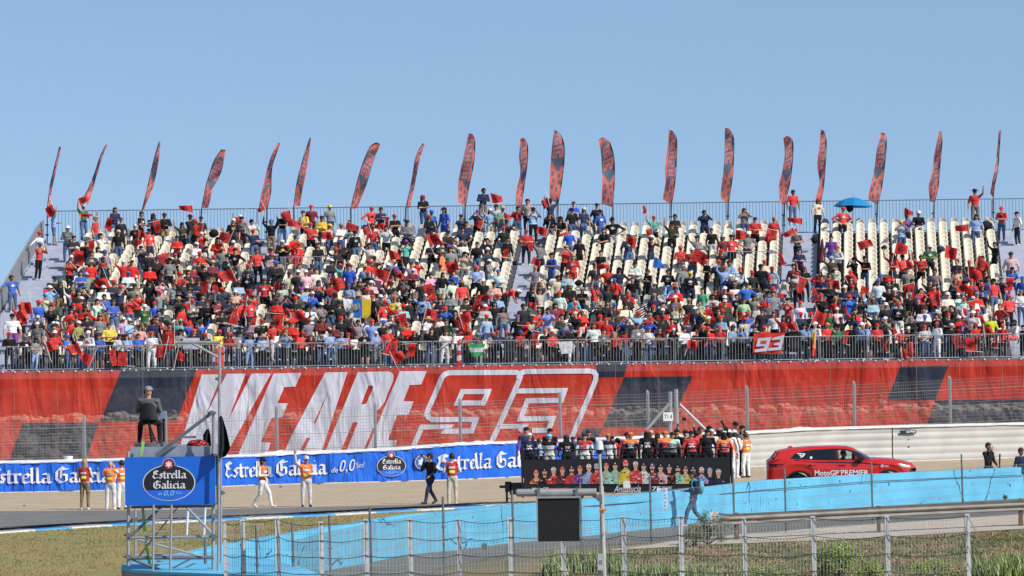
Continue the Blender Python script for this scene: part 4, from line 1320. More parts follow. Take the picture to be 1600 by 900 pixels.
def person(loc, rz, top, bot, cap, pose, label, scale=1.0, group=None, hi=False, skin=None, sleeve=None, prt=None, vest=None, backp=None, yoke=None, shoe=None, glasses=False, seed=0, headset=None, wide=1.0):
    rg = random.Random(seed)
    vx = .0125 if hi else .028
    me, ho, _, _ = body(pose, vx, hi)
    o = bpy.data.objects.new('person', me); COL.objects.link(o)
    o.location = loc; o.rotation_euler = (rg.uniform(-.05, .07), rg.uniform(-.06, .06), rz) if not hi else (0, 0, rz); o.scale = (scale * wide * (rg.uniform(1.0, 1.14) if hi else rg.uniform(1.08, 1.32)), scale * (rg.uniform(.98, 1.12) if hi else rg.uniform(1.05, 1.25)), scale)
    tag(o, label, 'person', group)
    sk = SKIN[skin if skin is not None else rg.choice([0, 0, 0, 1, 1, 2])]
    if sleeve is None: sleeve = top if (top in 'knwgme' and rg.random() < .55) else None
    shorts = bot == 'S' or (bot in 'kan' and rg.random() < .12)
    for i, m in enumerate((sk, cm(top), cm(sleeve) if sleeve else sk, cm(bot), sk if shorts else cm(bot), M_shoe[shoe if shoe is not None else rg.randrange(2)], M_eye)):
        seto(o, i, m)
    kind, hm = {'-': ('hair', M_hair[rg.choice([0, 0, 1])]), 'h': ('hair', M_hair[2]), 'L': ('long_hair', M_hair[rg.choice([0, 1, 1])]), 'Y': ('long_hair', M_hair[2]),
                'A': ('straw', M_straw), 'K': ('cowboy', M_black), 'H': ('hood', cm(top)), '0': (None, None)}.get(cap, ('cap', None))
    if kind == 'cap':
        add_part(o, 'cap', HG['cap'], cm(cap), ho)
        if rg.random() < .3: add_part(o, 'hair', HG['long_hair'], M_hair[rg.choice([0, 1])], ho)
    elif kind: add_part(o, kind if 'hair' in kind else ('hat' if kind != 'hood' else 'hood'), HG[kind], hm, ho)
    if glasses or rg.random() < .45: add_part(o, 'sunglasses', HG['sunglasses'], M_black, ho)
    if headset: add_part(o, 'headset', HG['headset'], M_black, ho)
    if prt: add_part(o, 'shirt_print', get_shell(pose, vx, hi, 'print'), cm(prt))
    if vest: add_part(o, 'vest', get_shell(pose, vx, hi, 'vest'), cm(vest))
    if vest:
        add_part(o, 'vest_patch', get_shell(pose, vx, hi, 'vest_patch' + ('' if math.cos(rz) < 0 else '_f')), cm('y'))
        add_part(o, 'vest_stripe', get_shell(pose, vx, hi, 'vest_stripe' + ('' if math.cos(rz) < 0 else '_f')), cm('w'))
    if yoke: add_part(o, 'yoke', get_shell(pose, vx, hi, 'yoke'), cm(yoke))
    if backp: add_part(o, 'back_print', get_shell(pose, vx, hi, 'back_print'), cm(backp))
    return o
# ================================================================== CROWD
TILE = {'A': (0, 200), 'B': (400, 200), 'C': (800, 200), 'D': (1200, 200), 'E': (0, 400), 'F': (400, 400), 'G': (800, 400), 'H': (1200, 400)}
CROWD = {
'A': """335 520 l S L u|245 645 w d r o|232 712 r k g x|418 610 g d w c|462 675 k a - c|537 700 k k k s|523 478 e d w u|592 553 r d h s|710 498 n d L c|755 558 k k m s|735 635 k d c s|628 660 w k L x|870 525 k k - c|963 533 n n n c|1030 530 k a m c|935 628 r n k s|1187 540 k d k x|1220 570 k k r c|1255 552 k k k s|1105 672 r n k c|1230 740 n l - b|1447 563 k k w s|1520 552 g n k u|1590 630 n d r u|1475 750 k g k h|1360 685 r d L c|1410 790 k e k c|1240 820 k k r f|1050 810 g k k s|925 765 k k k s|570 770 n d - c|655 760 g k b s|655 810 n k - s|770 822 r k w v|1550 850 n k r c""",
'B': """95 570 k a b v|155 530 k l r c|300 515 y k n c|345 480 m k r s|410 548 y k k c|460 480 g n y s|455 598 i d y c|345 590 r k r u|530 595 w d g c|715 490 r k r h|780 498 n r - c|875 538 k k r f|945 575 g k k c|735 605 r d r s|625 640 k S k s|812 610 w k L x|935 698 t k p x|708 720 w g - u|1050 418 k d r c|1095 512 b k b s|1082 542 k n r c|1178 495 b b k s|1280 540 n d k x|1315 585 n k - c|1290 622 n k - h|1197 640 k k k t|1378 512 n k p x|1412 378 n g - c|1462 502 l c w u|1540 488 g d A c|1565 570 k d k x|1445 690 k g - x|1560 682 k g - s|1203 728 n d p h|1165 763 o o A s|265 715 r k r c|175 735 r k r b|390 720 k d L c|90 750 k d k s|15 755 r k - s|555 750 k k k b|130 830 k k b c|525 850 t k r v|580 845 b k k s|680 852 l a A s|705 822 r k r s|823 842 k r w s|970 838 i k k u""",
'C': """25 490 m d - x|97 445 c k - s|130 495 l k k x|240 440 n k k v|235 528 k g n s|295 555 k k k t|385 458 b d m f|378 500 k d k s|445 495 n d w s|530 470 k k k s|560 508 b d n s|640 560 k w k h|570 628 k k L t|85 632 r n r c|180 715 g n - u|415 685 k k b s|325 735 r k h x|370 790 r r Y s|245 778 b d k c|555 765 k g - t|725 665 n d k s|890 548 t k r u|995 585 v k k u|1018 540 k d - c|1205 515 n n - x|1155 672 g d k u|1255 628 k w - s|1322 665 m r w s|1375 665 r k k s|1465 650 g n w h|1515 557 r k n c|1055 735 r d r c|1125 745 r d w c|770 832 w k - c|1070 858 g k h s|1215 820 k k r c|1290 822 k k r s|1550 850 k k k s""",
'D': """150 388 r S - s|305 440 c k r s|460 492 r k r h|865 540 p k k x|937 520 k S w t|840 575 l d y x|395 675 p d - s|437 735 w k r c|395 800 v g l u|545 808 k k k x|600 798 k d k u|775 780 r n r u|845 790 r n k v|955 795 r k - u|1008 728 e k w c|1290 540 l d L s|1295 383 r g K U|1455 490 r d r c|1558 522 w n k s|1410 715 k k - u|1518 775 i d k s|1180 820 n k - s|1258 825 k k r s|1340 800 r r - s|190 628 g k r c|195 750 n k n c|160 850 m n - s|235 865 k k r u|30 555 r w r s|1200 870 n d k c""",
'E': """80 122 b d - o|340 130 k d k s|370 150 k a e s|445 155 k n k c|538 105 g g l t|605 120 k g b c|645 183 w d w c|710 148 n n r c|745 178 n k r x|840 172 g k k s|935 150 k k k s|1010 105 k w k s|1120 97 r d r s|1175 88 k k L c|1240 140 n k k f|935 60 r k - c|825 25 r k k s|1185 240 g k A s|1365 260 m a k f|1470 210 c w w c|1490 155 l d m c|1545 95 k r k s|1510 270 r k r s|1300 285 k k - c|1385 340 k n k c|1265 240 n k - c|130 300 r k r u|240 275 b g r s|75 360 w p k s|235 370 k k c s|235 412 g g w s|335 412 n k w t|450 385 r k r s|490 405 a n w s|430 490 b d b c|340 465 r k w s|500 495 w d k c|550 465 w d w c|625 490 b n - c|605 270 w d - x|710 275 b S L c|690 420 y k - c|905 300 e a w s|965 285 b k r s|990 340 k w - s|735 485 w k n c|795 492 l n L c|865 487 b k - c|945 470 w w r c|1065 475 r S r c|1125 390 t w t s|1125 455 g k k c|1205 455 k k r c|1285 480 k k r s|1370 460 y r r s|1430 475 r k r c|1490 470 g n k s|1555 485 l l p c|55 475 k k r c|155 495 k k g s|210 510 g l k c|1060 420 k k - s|1480 110 k k k s""",
'F': """60 145 r k - s|205 100 c k k s|262 85 k k w s|310 85 i k w s|370 80 w g - s|285 195 l k p u|460 110 g l p s|120 30 k k b s|580 50 b k k s|640 180 g w k s|700 170 m k - s|575 170 l d b c|845 160 k r k v|1035 138 k k k s|1090 110 i d - c|1150 55 c k k f|1045 240 l n n u|1150 265 k a L c|1225 145 w w k s|1370 60 l k r c|1420 142 k k w s|1515 85 w k b u|1550 210 r k w b|1490 285 k k L s|1430 300 c d w c|1545 320 g d L s|1310 265 k k - c|1460 390 n k k t|790 275 r w r s|865 250 y w r c|920 300 l d r c|960 265 k k g s|520 280 k k k u|405 290 g k w h|575 348 k k k s|530 375 k k r s|410 380 m w - c|130 265 r r k c|185 245 n r k x|215 400 r k r c|145 460 w n r c|200 460 l k a x|275 470 r k r c|35 490 l k A c|340 490 m k m c|400 490 n d g c|465 465 l d k c|530 475 l k g c|585 478 r k r c|625 490 w k - c|680 465 k k g c|725 395 l d r s|760 470 l g w c|825 450 r d - c|910 475 k k r c|988 465 k k r c|1090 455 k d - c|1175 465 w w - c|1120 400 k k m s|1275 465 w d - c|1325 460 r k r c|1390 480 n g l c|1465 475 g k r c|1515 465 n k r c|1580 465 g k r c|1195 395 e k - s""",
'G': """145 60 g d a h|515 45 k d k s|597 60 r n H h|670 70 n g k h|768 40 w k - c|345 100 l k k c|752 135 k d - s|855 85 k k - f|970 85 k l - c|1070 60 g k - s|1115 95 k n y c|1325 60 l d r v|1425 70 w l r c|1500 90 k k r s|1190 200 t g - s|1270 200 k k k t|1330 190 k k w s|1390 170 w g h s|1465 165 b k k h|1105 262 k g a h|1020 245 a d w s|945 290 k n - x|885 305 k d r u|710 300 w k L c|555 240 g k n c|385 250 u k - s|295 220 w r r s|185 205 c k - v|120 180 k r L s|225 325 l w - x|270 295 m g L s|310 365 v k - c|105 330 k k e t|70 300 k k - s|35 365 k k p s|550 365 r w r s|590 385 r k r s|515 420 w k L s|720 385 k g g s|780 420 g k - c|1000 390 r k - c|930 350 k k k s|1145 315 n k w s|1330 270 v k c s|1410 240 k k - s|1445 260 j k k s|1225 325 y k r u|1305 370 l d r c|1470 345 b l r s|1560 325 k k k s|1580 240 r k k s|50 465 r k b c|130 480 r k b c|205 460 k k r c|250 470 r k r c|345 465 k k r c|375 435 k w n c|415 465 k k r c|470 440 k d r c|575 460 g k - c|650 475 r k h s|705 450 r d n c|775 455 k k w c|845 440 w d b c|930 445 m k - c|1005 450 k k w c|1080 450 w k - c|1150 460 k k r c|1195 435 k n r s|1225 440 r n r c|1300 435 r k r c|1375 430 l k n c|1440 435 l k l c|1515 435 k k n c|1580 435 r k r c""",
'H': """25 65 l k r s|335 120 n d - c|325 225 r n n x|430 225 k k k s|505 240 b d r x|590 220 l l r x|655 265 l t h c|735 290 k n w s|755 140 k k r c|755 190 k k k s|870 75 g r - s|1040 80 g k - s|1015 150 k k - v|900 145 k k - s|940 255 k k p s|970 320 w k - c|1180 70 c g k c|1120 225 w k w c|1280 250 w k i c|1375 130 b g - s|1500 240 r k r s|1455 300 r k - h|1390 365 y v g s|1310 330 r k r s|1145 310 k k - x|1055 360 k k - s|1590 125 b k b s|1585 210 w d g c|540 330 r d - u|610 345 w k L c|380 340 e g k s|430 320 w k w s|205 350 n k r c|270 350 k k r c|130 260 r g k x|200 280 w k r s|45 350 w k - s|60 170 c l - b|185 100 w k r s|30 220 g k - s|110 440 n k r s|215 420 l k k c|290 410 w k w c|375 415 r k o c|440 430 e k k c|515 420 k k k c|580 415 l k w c|620 420 l k r c|680 420 r k r c|740 430 n k L s|825 450 r k w c|885 440 k r w c|985 430 w d r c|1055 410 w w r c|1145 420 k k w c|1215 430 n k p c|1300 415 r m r c|1370 430 k k k s|1460 420 r k r s|1540 400 w r k t|1590 430 k k k s""",
}
places = [(220.85, ZF)] + [(y - .12, z) for y, z in rows] + [(242.2, rows[-1][1] + .13)]
ORDR = ORD + 'twentieth twenty-first twenty-second twenty-third twenty-fourth twenty-fifth twenty-sixth twenty-seventh'.split()
def row_name(ri):
    return 'on the front walkway' if ri == 0 else ('on the top walkway' if ri == 27 else f'row {ri}')
entries = []
for t, txt in CROWD.items():
    ox, oy = TILE[t]
    for e in txt.split('|'):
        p = e.split()
        x, y = ox + float(p[0]) / 4, oy + float(p[1]) / 4
        top, bot, cap, pose = p[2:6]
        H = {'t': 1.33, 'b': 1.25}.get(pose, 1.755 + (.03 if cap not in '-hL' else 0))
        best = None
        for ri, (yy, zz) in enumerate(places):
            q = P(x, y, yy)
            s = (q.z - zz) / H
            pen = abs(s - 1.0) + (.0 if ri else .0)
            if best is None or pen < best[0]: best = (pen, ri, q, s)
        _, ri, q, s = best
        zz = places[ri][1]; dz = 0
        if s > 1.07: dz = (s - 1.0) * H; s = 1.0
        if s < .80: s = .80
        entries.append(dict(x=q.x, y=q.y, z=zz + dz, ri=ri, top=top, bot=bot, cap=cap, pose=pose, s=s, px=x, manual=True))
# the denser rows fill up with more spectators
occ = {}
for e in entries: occ.setdefault(e['ri'], []).append(e['x'])
TOPS = 'rrrrrrrkkkkkkkkkknnnngggwwwbbllcmvi'; BOTS = 'kkkkkdddnngwaS'; CAPS = 'rrrrrrkkkkwwwngb----LLLLhacYA'
dens = {0: .80}
for ri in range(1, 28):
    if ri == 27: dens[ri] = .0
    elif ri <= 2: dens[ri] = .55
    elif ri <= 10: dens[ri] = .38
    elif ri <= 18: dens[ri] = .15
    else: dens[ri] = .02
def local(ri, px):
    d = dens[ri]
    if ri > 10: d *= np.interp(px, [0, 100, 250, 520, 780, 900, 1100, 1250, 1600], [.5, 1.3, 1.5, 1.4, .9, .25, .45, .3, .25])
    else: d *= np.interp(px, [0, 60, 600, 880, 1000, 1150, 1350, 1450, 1600], [.5, .9, 1.0, .6, .9, 1.3, 1.0, .9, 1.1])
    return d
for ri, (yy, zz) in enumerate(places):
    x = SX(-24.6, yy)
    while x < 26:
        x += .56 * random.uniform(.8, 1.2)
        px = proj((x, yy, zz + 1.7))[0]
        if px < -8 or px > 1612: continue
        xb = x - SKEW * (yy - 220)
        inais = any(a - .1 < xb < b_ + .1 for a, b_ in AISLES)
        if ri and inais and random.random() > .12: continue
        if random.random() > local(ri, px): continue
        if any(abs(x - q) < .44 for q in occ.get(ri, [])): continue
        occ.setdefault(ri, []).append(x)
        pose = random.choice('sssccccpfxxxxuuUvhtr' if ri else 'ccccppxxrrsuc')
        entries.append(dict(x=x, y=yy + random.uniform(-.05, .05), z=zz, ri=ri, top=random.choice(TOPS), bot=random.choice(BOTS), cap=random.choice(CAPS), pose=pose, s=random.uniform(.9, 1.06), px=px, manual=False))
print('CROWD', len(entries), sum(e['manual'] for e in entries))
# visible area of each spectator (coarse id buffer, nearest first) decides who is modelled one by one
buf = np.zeros((300, 810), bool)
entries.sort(key=lambda e: e['y'])
for e in entries:
    H = 1.35 if e['pose'] == 't' else 1.75
    x0, yb = proj((e['x'] - .22, e['y'], e['z'])); x1, yt = proj((e['x'] + .22, e['y'], e['z'] + H * e['s']))
    ys = int((yt - 250) / 2), int((yb - 250) / 2); xs_ = int(x0 / 2), int(x1 / 2) + 1
    a = buf[max(0, ys[0]):max(0, ys[1]), max(0, xs_[0]):max(0, min(809, xs_[1]))]
    e['vis'] = int((~a).sum()); a[:] = True
    # seats in front hide the legs of people in the rows behind
rank = sorted(entries, key=lambda e: -e['vis'])
N_IND = 252
for i, e in enumerate(rank): e['ind'] = i < N_IND
POSEW = {'s': 'standing', 'c': 'hands joined', 'f': 'arms folded', 'x': 'filming', 'h': 'hands-on-hips', 'p': 'clapping', 'v': 'arms up', 'u': 'waving', 'U': 'waving', 'r': 'leaning', 't': 'seated', 'b': 'bending', 'o': 'reaching out'}
CAPW = {'-': 'dark hair', 'h': 'fair hair', 'L': 'long hair', 'Y': 'blond hair', 'A': 'straw hat', 'K': 'cowboy hat', 'H': 'hood up'}
ffx = [(l[-1][0] + r_[-1][0]) / 2 for l, r_, _, _ in FF]
def anchor(px):
    return ORD[int(np.argmin([abs(px - f) for f in ffx]))]
USED = {}
def lab_person(e):
    cap = CAPW.get(e['cap'], (CL[e['cap']][1] + ' cap') if e['cap'] in CL else 'cap')
    bot = 'denim shorts' if e['bot'] == 'S' else CL[e['bot']][1] + ' trousers' if e['bot'] != 'd' else 'jeans'
    if e['ri'] == 0: base = f"{CL[e['top']][1]} top, {cap}, {POSEW[e['pose']]} at front railing, below {anchor(e['px'])} feather flag"
    elif e['ri'] == 27: base = f"{CL[e['top']][1]} top, {bot}, {cap}, on top walkway beside {anchor(e['px'])} feather flag"
    else: base = f"{CL[e['top']][1]} top, {bot}, {cap}, {POSEW[e['pose']]}, {ORDR[e['ri'] - 1]} row, below {anchor(e['px'])} feather flag"
    n = USED.get(base, 0); USED[base] = n + 1
    if n:
        base = base.replace(' feather flag', ' flag').replace(' at front railing', ' at railing') + f', {ORD[n]} such'
    return base
VIS = dict()
ind = sorted([e for e in entries if e['ind']], key=lambda e: (e['ri'], e['px']))
for k, e in enumerate(ind):
    rg = random.Random(k * 13 + 5)
    tx = 3.5 - e['x']                       # most look towards the truck on the track
    rz = math.atan2(tx, 52) * 1.0 + rg.gauss(0, .45)
    if e['pose'] in 'b': rz = rg.choice([-1.3, 1.3, 1.2])
    prt = rg.choice(['w', 'w', 'k', 'r', 'y', 'w', 'j']) if rg.random() < .36 else None
    if prt == e['top']: prt = None
    person((e['x'], e['y'], e['z']), rz, e['top'], e['bot'], e['cap'], e['pose'], lab_person(e), e['s'], 'spectators in the grandstand', prt=prt, seed=k)
# the remaining spectators, mostly hidden, as one crowd mesh
def crowd_stuff(es):
    cos, faces, cols, nv = [], [], [], 0
    low = {}
    gear = {}
    for kd in ('cap', 'hair', 'long_hair', 'straw'):
        m = HG[kd]; co = np.empty(len(m.vertices) * 3); m.vertices.foreach_get('co', co)
        m2 = m; fl = []
        for p in m2.polygons: fl.append(tuple(p.vertices))
        fl3 = []
        for f in fl:
            for q in range(1, len(f) - 1): fl3.append((f[0], f[q], f[q + 1]))
        gear[kd] = (co.reshape(-1, 3), np.array(fl3))
    for k, e in enumerate(es):
        if e['pose'] not in low:
            me, ho, _, _ = body(e['pose'], .045)
            co = np.empty(len(me.vertices) * 3); me.vertices.foreach_get('co', co)
            me.calc_loop_triangles()
            tv = np.empty(len(me.loop_triangles) * 3, np.int32); me.loop_triangles.foreach_get('vertices', tv)
            tp = np.empty(len(me.loop_triangles), np.int32); me.loop_triangles.foreach_get('polygon_index', tp)
            mi = np.empty(len(me.polygons), np.int32); me.polygons.foreach_get('material_index', mi)
            low[e['pose']] = (co.reshape(-1, 3), tv.reshape(-1, 3), mi[tp], np.array(ho))
        co, tv, mi, ho = low[e['pose']]
        rg = random.Random(k)
        sk = [(.50, .27, .18), (.38, .19, .115), (.22, .105, .06)][rg.choice([0, 0, 1, 1, 2])]
        top = CL[e['top']][0]; bot = CL[e['bot']][0]
        sl = top if rg.random() < .5 else sk
        shr = e['bot'] == 'S'
        jit = lambda c: tuple(min(1, v * rg.uniform(.75, 1.25)) for v in c)
        top = jit(top); bot = jit(bot)
        pal = np.array([sk, top, sl, bot, sk if shr else bot, (.03, .03, .03) if rg.random() < .6 else (.6, .6, .6), (.02, .015, .01)])
        kd, gc = {'-': ('hair', (.018, .012, .009)), 'h': ('hair', (.3, .2, .1)), 'L': ('long_hair', (.03, .02, .012)), 'Y': ('long_hair', (.36, .25, .12)), 'A': ('straw', (.48, .36, .18))}.get(e['cap'], ('cap', CL.get(e['cap'], CL['r'])[0]))
        gco, gf = gear[kd]
        allc = np.vstack([co, gco + ho]); allf = np.vstack([tv, gf + len(co)])
        fc_ = np.vstack([pal[mi], np.tile(gc, (len(gf), 1))])
        a = math.atan2(3.5 - e['x'], 52) + rg.uniform(-.5, .5); c_, s_ = math.cos(a), math.sin(a)
        S = e['s']; W_ = rg.uniform(1.08, 1.32); M = np.array([[c_ * S * W_, -s_ * S * 1.15, 0], [s_ * S * W_, c_ * S * 1.15, 0], [0, 0, S]])
        cos.append(allc @ M.T + np.array([e['x'], e['y'], e['z']])); faces.append(allf + nv); cols.append(fc_); nv += len(allc)
    co = np.vstack(cos); fa = np.vstack(faces); cl = np.vstack(cols)
    me = bpy.data.meshes.new('crowd')
    me.vertices.add(len(co)); me.vertices.foreach_set('co', co.ravel())
    me.loops.add(len(fa) * 3); me.loops.foreach_set('vertex_index', fa.ravel().astype(np.int32))
    me.polygons.add(len(fa)); me.polygons.foreach_set('loop_start', np.arange(0, len(fa) * 3, 3, dtype=np.int32))
    me.polygons.foreach_set('use_smooth', np.ones(len(fa), bool))
    me.update(calc_edges=True)
    at = me.attributes.new('cloth', 'FLOAT_COLOR', 'FACE')
    at.data.foreach_set('color', np.hstack([cl, np.ones((len(cl), 1))]).astype(np.float32).ravel())
    m = mat('crowd_clothing', (.5, .5, .5), .8)
    nt = m.node_tree; an = nt.nodes.new('ShaderNodeAttribute'); an.attribute_name = 'cloth'
    nt.links.new(an.outputs['Color'], nt.nodes['Principled BSDF'].inputs['Base Color'])
    me.materials.append(m)
    return me
rest = [e for e in entries if not e['ind']]
o = mobj('crowd', crowd_stuff(rest)); tag(o, 'remaining spectators packed in between the others in the grandstand rows', 'crowd', kind='stuff')
# seats: a seat is left out where a bag or a standing person would cut it; the hundred most open ones are parts of their own
def seat_score(s):
    x, y, z, r_, px = s
    px, py = proj((x, y, z + .6))
    i, j = int((py - 250) / 2), int(px / 2)
    return -(0 if 0 <= i < 300 and 0 <= j < 810 and buf[i, j] else 1)
vis = sorted([s for s in seats if 0 < s[4] < 1600], key=lambda s: (seat_score(s), abs(s[3] - 18)))
first, other = vis[:99], vis[99:] + [s for s in seats if not 0 < s[4] < 1600]
for (x, y, z, r_, px) in first:
    mobj('seat', SEATG if r_ in (25, 9) else SEAT, stand, (x, y, z + .004))
co = np.empty(len(SEAT.vertices) * 3); SEAT.vertices.foreach_get('co', co); co = co.reshape(-1, 3)
SEAT.calc_loop_triangles(); tv = np.empty(len(SEAT.loop_triangles) * 3, np.int32); SEAT.loop_triangles.foreach_get('vertices', tv); tv = tv.reshape(-1, 3)
n = len(other)
allc = np.vstack([co + np.array([x, y, z + .004]) for x, y, z, _, _ in other]); allf = np.vstack([tv + i * len(co) for i in range(n)])
me = bpy.data.meshes.new('seat_rows')
me.vertices.add(len(allc)); me.vertices.foreach_set('co', allc.ravel())
me.loops.add(len(allf) * 3); me.loops.foreach_set('vertex_index', allf.ravel().astype(np.int32))
me.polygons.add(len(allf)); me.polygons.foreach_set('loop_start', np.arange(0, len(allf) * 3, 3, dtype=np.int32))
me.polygons.foreach_set('use_smooth', np.ones(len(allf), bool))
me.update(calc_edges=True)
me.materials.append(M_seat); me.materials.append(M_seat_g)
me.polygons.foreach_set('material_index', np.repeat([1 if s[3] in (25, 9) else 0 for s in other], len(tv)).astype(np.int32))
tag(mobj('seat_rows', me, stand), kind='stuff')
# ================================================================== FLAGS IN THE CROWD
def hand_flag(w, h, seed, maroon=False):
    rg = random.Random(seed); a, b_, c_ = rg.uniform(0, 6), rg.uniform(4, 9), rg.uniform(-.35, .35)
    drop = rg.uniform(-.15, .35)
    sk, fold, tw = rg.uniform(-.30, .30), rg.uniform(.55, 1.0), rg.uniform(-.5, .5)
    def fn(u, v):
        # a square of thin cloth blown off its stick: straight hems, one or two long folds, a sagging free corner
        x = u * w * (1 - .10 * abs(tw) * v); z = (v - .5) * h * (1 - (1 - fold) * u) - drop * u * w * .55 + sk * u * h * (.5 + .5 * v)
        ph = u * b_ * .8 + v * (1.2 + tw) + a
        y = .11 * (w + .2) * math.sin(ph) * (.25 + u) + tw * .25 * u * (v - .5) * w
        z += .02 * math.cos(ph) * u
        return (x, y, z)
    NU, NV = 14, 12
    # blotchy dark emblem in the middle of the flag
    def mf(i, j):
        u, v = (i + .5) / NU - .5, (j + .5) / NV - .5
        r = math.hypot(u * 1.1, v)
        return 1 if (r < .34 and noise.noise(Vector((i * .6 + seed, j * .6, seed))) > -.16) else 0
    mb = MB(); mb.grid(fn, NU, NV, mf=mf)
    cl = mb.mesh('flag_cloth', [M_red, M_redprint], True)
    mb = MB(); mb.tube((0, 0, h / 2 + .02), (0, .0, -h / 2 - .38), .011, n=5)
    return cl, mb.mesh('flag_stick', [M_white])
PROTO = [hand_flag(.62, .50, s) for s in range(14)]
FL = {
'A': "310,515,60,70 525,450,70,50 545,545,90,25 680,600,50,90 890,660,50,50 985,620,50,80 1160,510,90,50 1235,640,60,80 1400,680,80,70 1480,585,80,80 1505,690,40,80 500,810,70,100 580,740,50,80 860,720,50,60 1010,820,90,90 640,860,60,30",
'B': "30,510,50,40 190,555,60,80 240,585,90,60 605,620,90,50 445,670,60,50 690,640,50,60 820,590,30,70 865,785,70,80 1110,685,80,90 1390,600,50,60 1505,430,75,75 1575,545,50,40 1225,865,80,60 590,860,40,40 1560,780,40,60",
'C': "205,465,50,60 185,645,70,60 15,550,50,35 740,720,70,80 822,510,30,60 858,655,40,55 315,665,70,25 155,835,60,50 570,865,90,40 1180,805,100,80 1430,670,70,70 1595,680,30,90 120,740,30,60",
'D': "165,585,100,45 130,660,80,50 20,680,60,90 85,815,30,90 880,520,60,50 610,725,95,60 840,755,90,90 1210,625,90,50 1140,785,80,80 1345,845,90,90 885,850,50,70 1280,890,60,40",
'E': "1010,30,80,60 470,260,70,50 640,190,90,90 165,330,70,80 150,400,40,60 1275,195,50,80 1415,135,100,90 1165,320,50,50 1180,420,80,40 1465,380,60,100 1585,400,40,70 465,590,80,80 530,640,90,80 705,630,40,110 770,640,60,90 1000,590,70,80 1045,510,90,90 1135,620,60,70 320,560,60,80 1350,200,40,60 620,290,60,50",
'F': "510,175,100,90 770,115,120,80 900,110,100,55 1225,60,80,55 1080,225,60,100 1095,370,80,80 1315,390,75,80 920,405,60,90 610,455,50,60 840,560,80,120 890,620,80,90 975,590,50,90 1380,290,50,120 1440,260,70,30 265,375,90,80 140,405,60,90 130,205,60,70 480,220,80,50",
'G': "145,515,40,90 1130,555,70,60 1090,390,30,90 1235,380,50,100 1430,370,25,50 80,465,40,60 350,270,70,30",
'H': "525,145,70,80 415,175,80,60 600,215,60,50 745,140,70,40 210,190,60,110 90,245,70,40 305,225,60,50 905,235,50,130 1040,275,70,90 1215,195,80,60 1300,125,90,90 1350,50,90,100 1510,180,50,90 325,390,80,100 150,450,70,70 490,505,30,90 735,560,15,90 865,600,60,70 790,465,30,50 1190,525,60,100 1270,550,60,90 1380,465,60,80 1455,500,30,80 1280,320,50,80 1215,370,30,90 1420,545,20,60",
}
flags = []
for t, txt in FL.items():
    ox, oy = TILE[t]
    for e in txt.split():
        x, y, w, h = (float(v) for v in e.split(','))
        flags.append((ox + x / 4, oy + y / 4, w / 4, h / 4))
FU = {}
for k, (x, y, w, h) in enumerate(sorted(flags)):
    rg = random.Random(k * 7)
    # holder: nearest person whose chest or raised hand is close by
    def dist(e):
        a, b_ = proj((e['x'], e['y'], e['z'] + 1.35))
        return math.hypot(a - x, (b_ - y) * .8)
    e = min(entries, key=dist)
    D = e['y'] - .38
    if y > 535: D = min(D, 219.95)
    ppm = F_PX / D
    W, H = w / ppm, h / ppm
    cl, st = PROTO[(k * 5) % 14]
    lo = 'low against the front railing' if y > 535 else (f"above {ORDR[e['ri'] - 1]} row" if e['ri'] else 'over the front walkway')
    shape = 'tall hanging' if h > w * 1.4 else ('wide streaming' if w > h * 1.4 else 'square waving')
    size = 'large' if w * h > 330 else 'small'
    base = f'{size} {shape} red flag {lo}, near {anchor(x)} feather flag'
    for extra in ('', f", by {CL[e['top']][1]} top", f", above {CL[e['cap']][1]} cap" if e['cap'] in CL else ', above bare head', ', first of pair', ', second of pair', ', third of three', ', fourth'):
        q_ = base.replace(' feather flag', ' flag') + extra if extra else base
        if q_ not in FU: break
    base = q_; FU[base] = 1
    c = P(x, y, D)
    ang = rg.uniform(-.45, .45)
    if h > w * 1.4: ang = rg.choice([-1.3, 1.35, -1.5])
    root = empty('hand_flag', base, 'flag', c, 0, 'red flags waved in the crowd')
    sx = rg.choice([-1, 1])
    a_ = ang if sx > 0 else math.pi + ang
    Wf, Hf = (H, W) if h > w * 1.4 else (W, H)
    o = bpy.data.objects.new('flag_cloth', cl); COL.objects.link(o); o.parent = root
    s2 = bpy.data.objects.new('flag_stick', st); COL.objects.link(s2); s2.parent = root
    root.rotation_euler = (0, a_, rg.uniform(-.3, .3))
    off = Matrix.Rotation(a_, 3, 'Y') @ Vector((-Wf / 2, 0, 0))
    root.location = c + off
    o.scale = (Wf / .66, 1, Hf / .54); s2.scale = (1, 1, Hf / .5)
# special cloths ------------------------------------------------
def stripes(name, label, poly, D, cols, nu=12, nv=8, vertical=True, wav=.05, cat='flag'):
    (x0, y0), (x1, y1), (x2, y2), (x3, y3) = poly      # tl tr br bl
    root = empty(name, label, cat, P(x0, y0, D))
    mb = MB(); o_ = P(x0, y0, D)
    def fn(u, v):
        x = (x0 * (1 - u) + x1 * u) * (1 - v) + (x3 * (1 - u) + x2 * u) * v; y = (y0 * (1 - u) + y1 * u) * (1 - v) + (y3 * (1 - u) + y2 * u) * v
        return P(x, y, D + wav * math.sin(u * 7 + v * 3)) - o_
    n = len(cols)
    mb.grid(fn, nu, nv, mf=lambda i, j: (i * n // nu) if vertical else (j * n // nv))
    mb.obj('cloth', cols, root, smooth=True); return root, fn
Mw, Mb, My, Mk, Mg = cm('w'), mat('flag_blue', (.03, .16, .55), .7, transl=.2), mat('flag_yellow', (.75, .52, .03), .7, transl=.2), cm('k'), mat('flag_green', (.03, .30, .10), .7)
r_, fn = stripes('island_flag', 'large white, blue and yellow flag held up in the middle of the lower rows', [(536, 467), (580, 468), (579, 497), (540, 497)], 225.2, [Mw, Mb, My], 15)
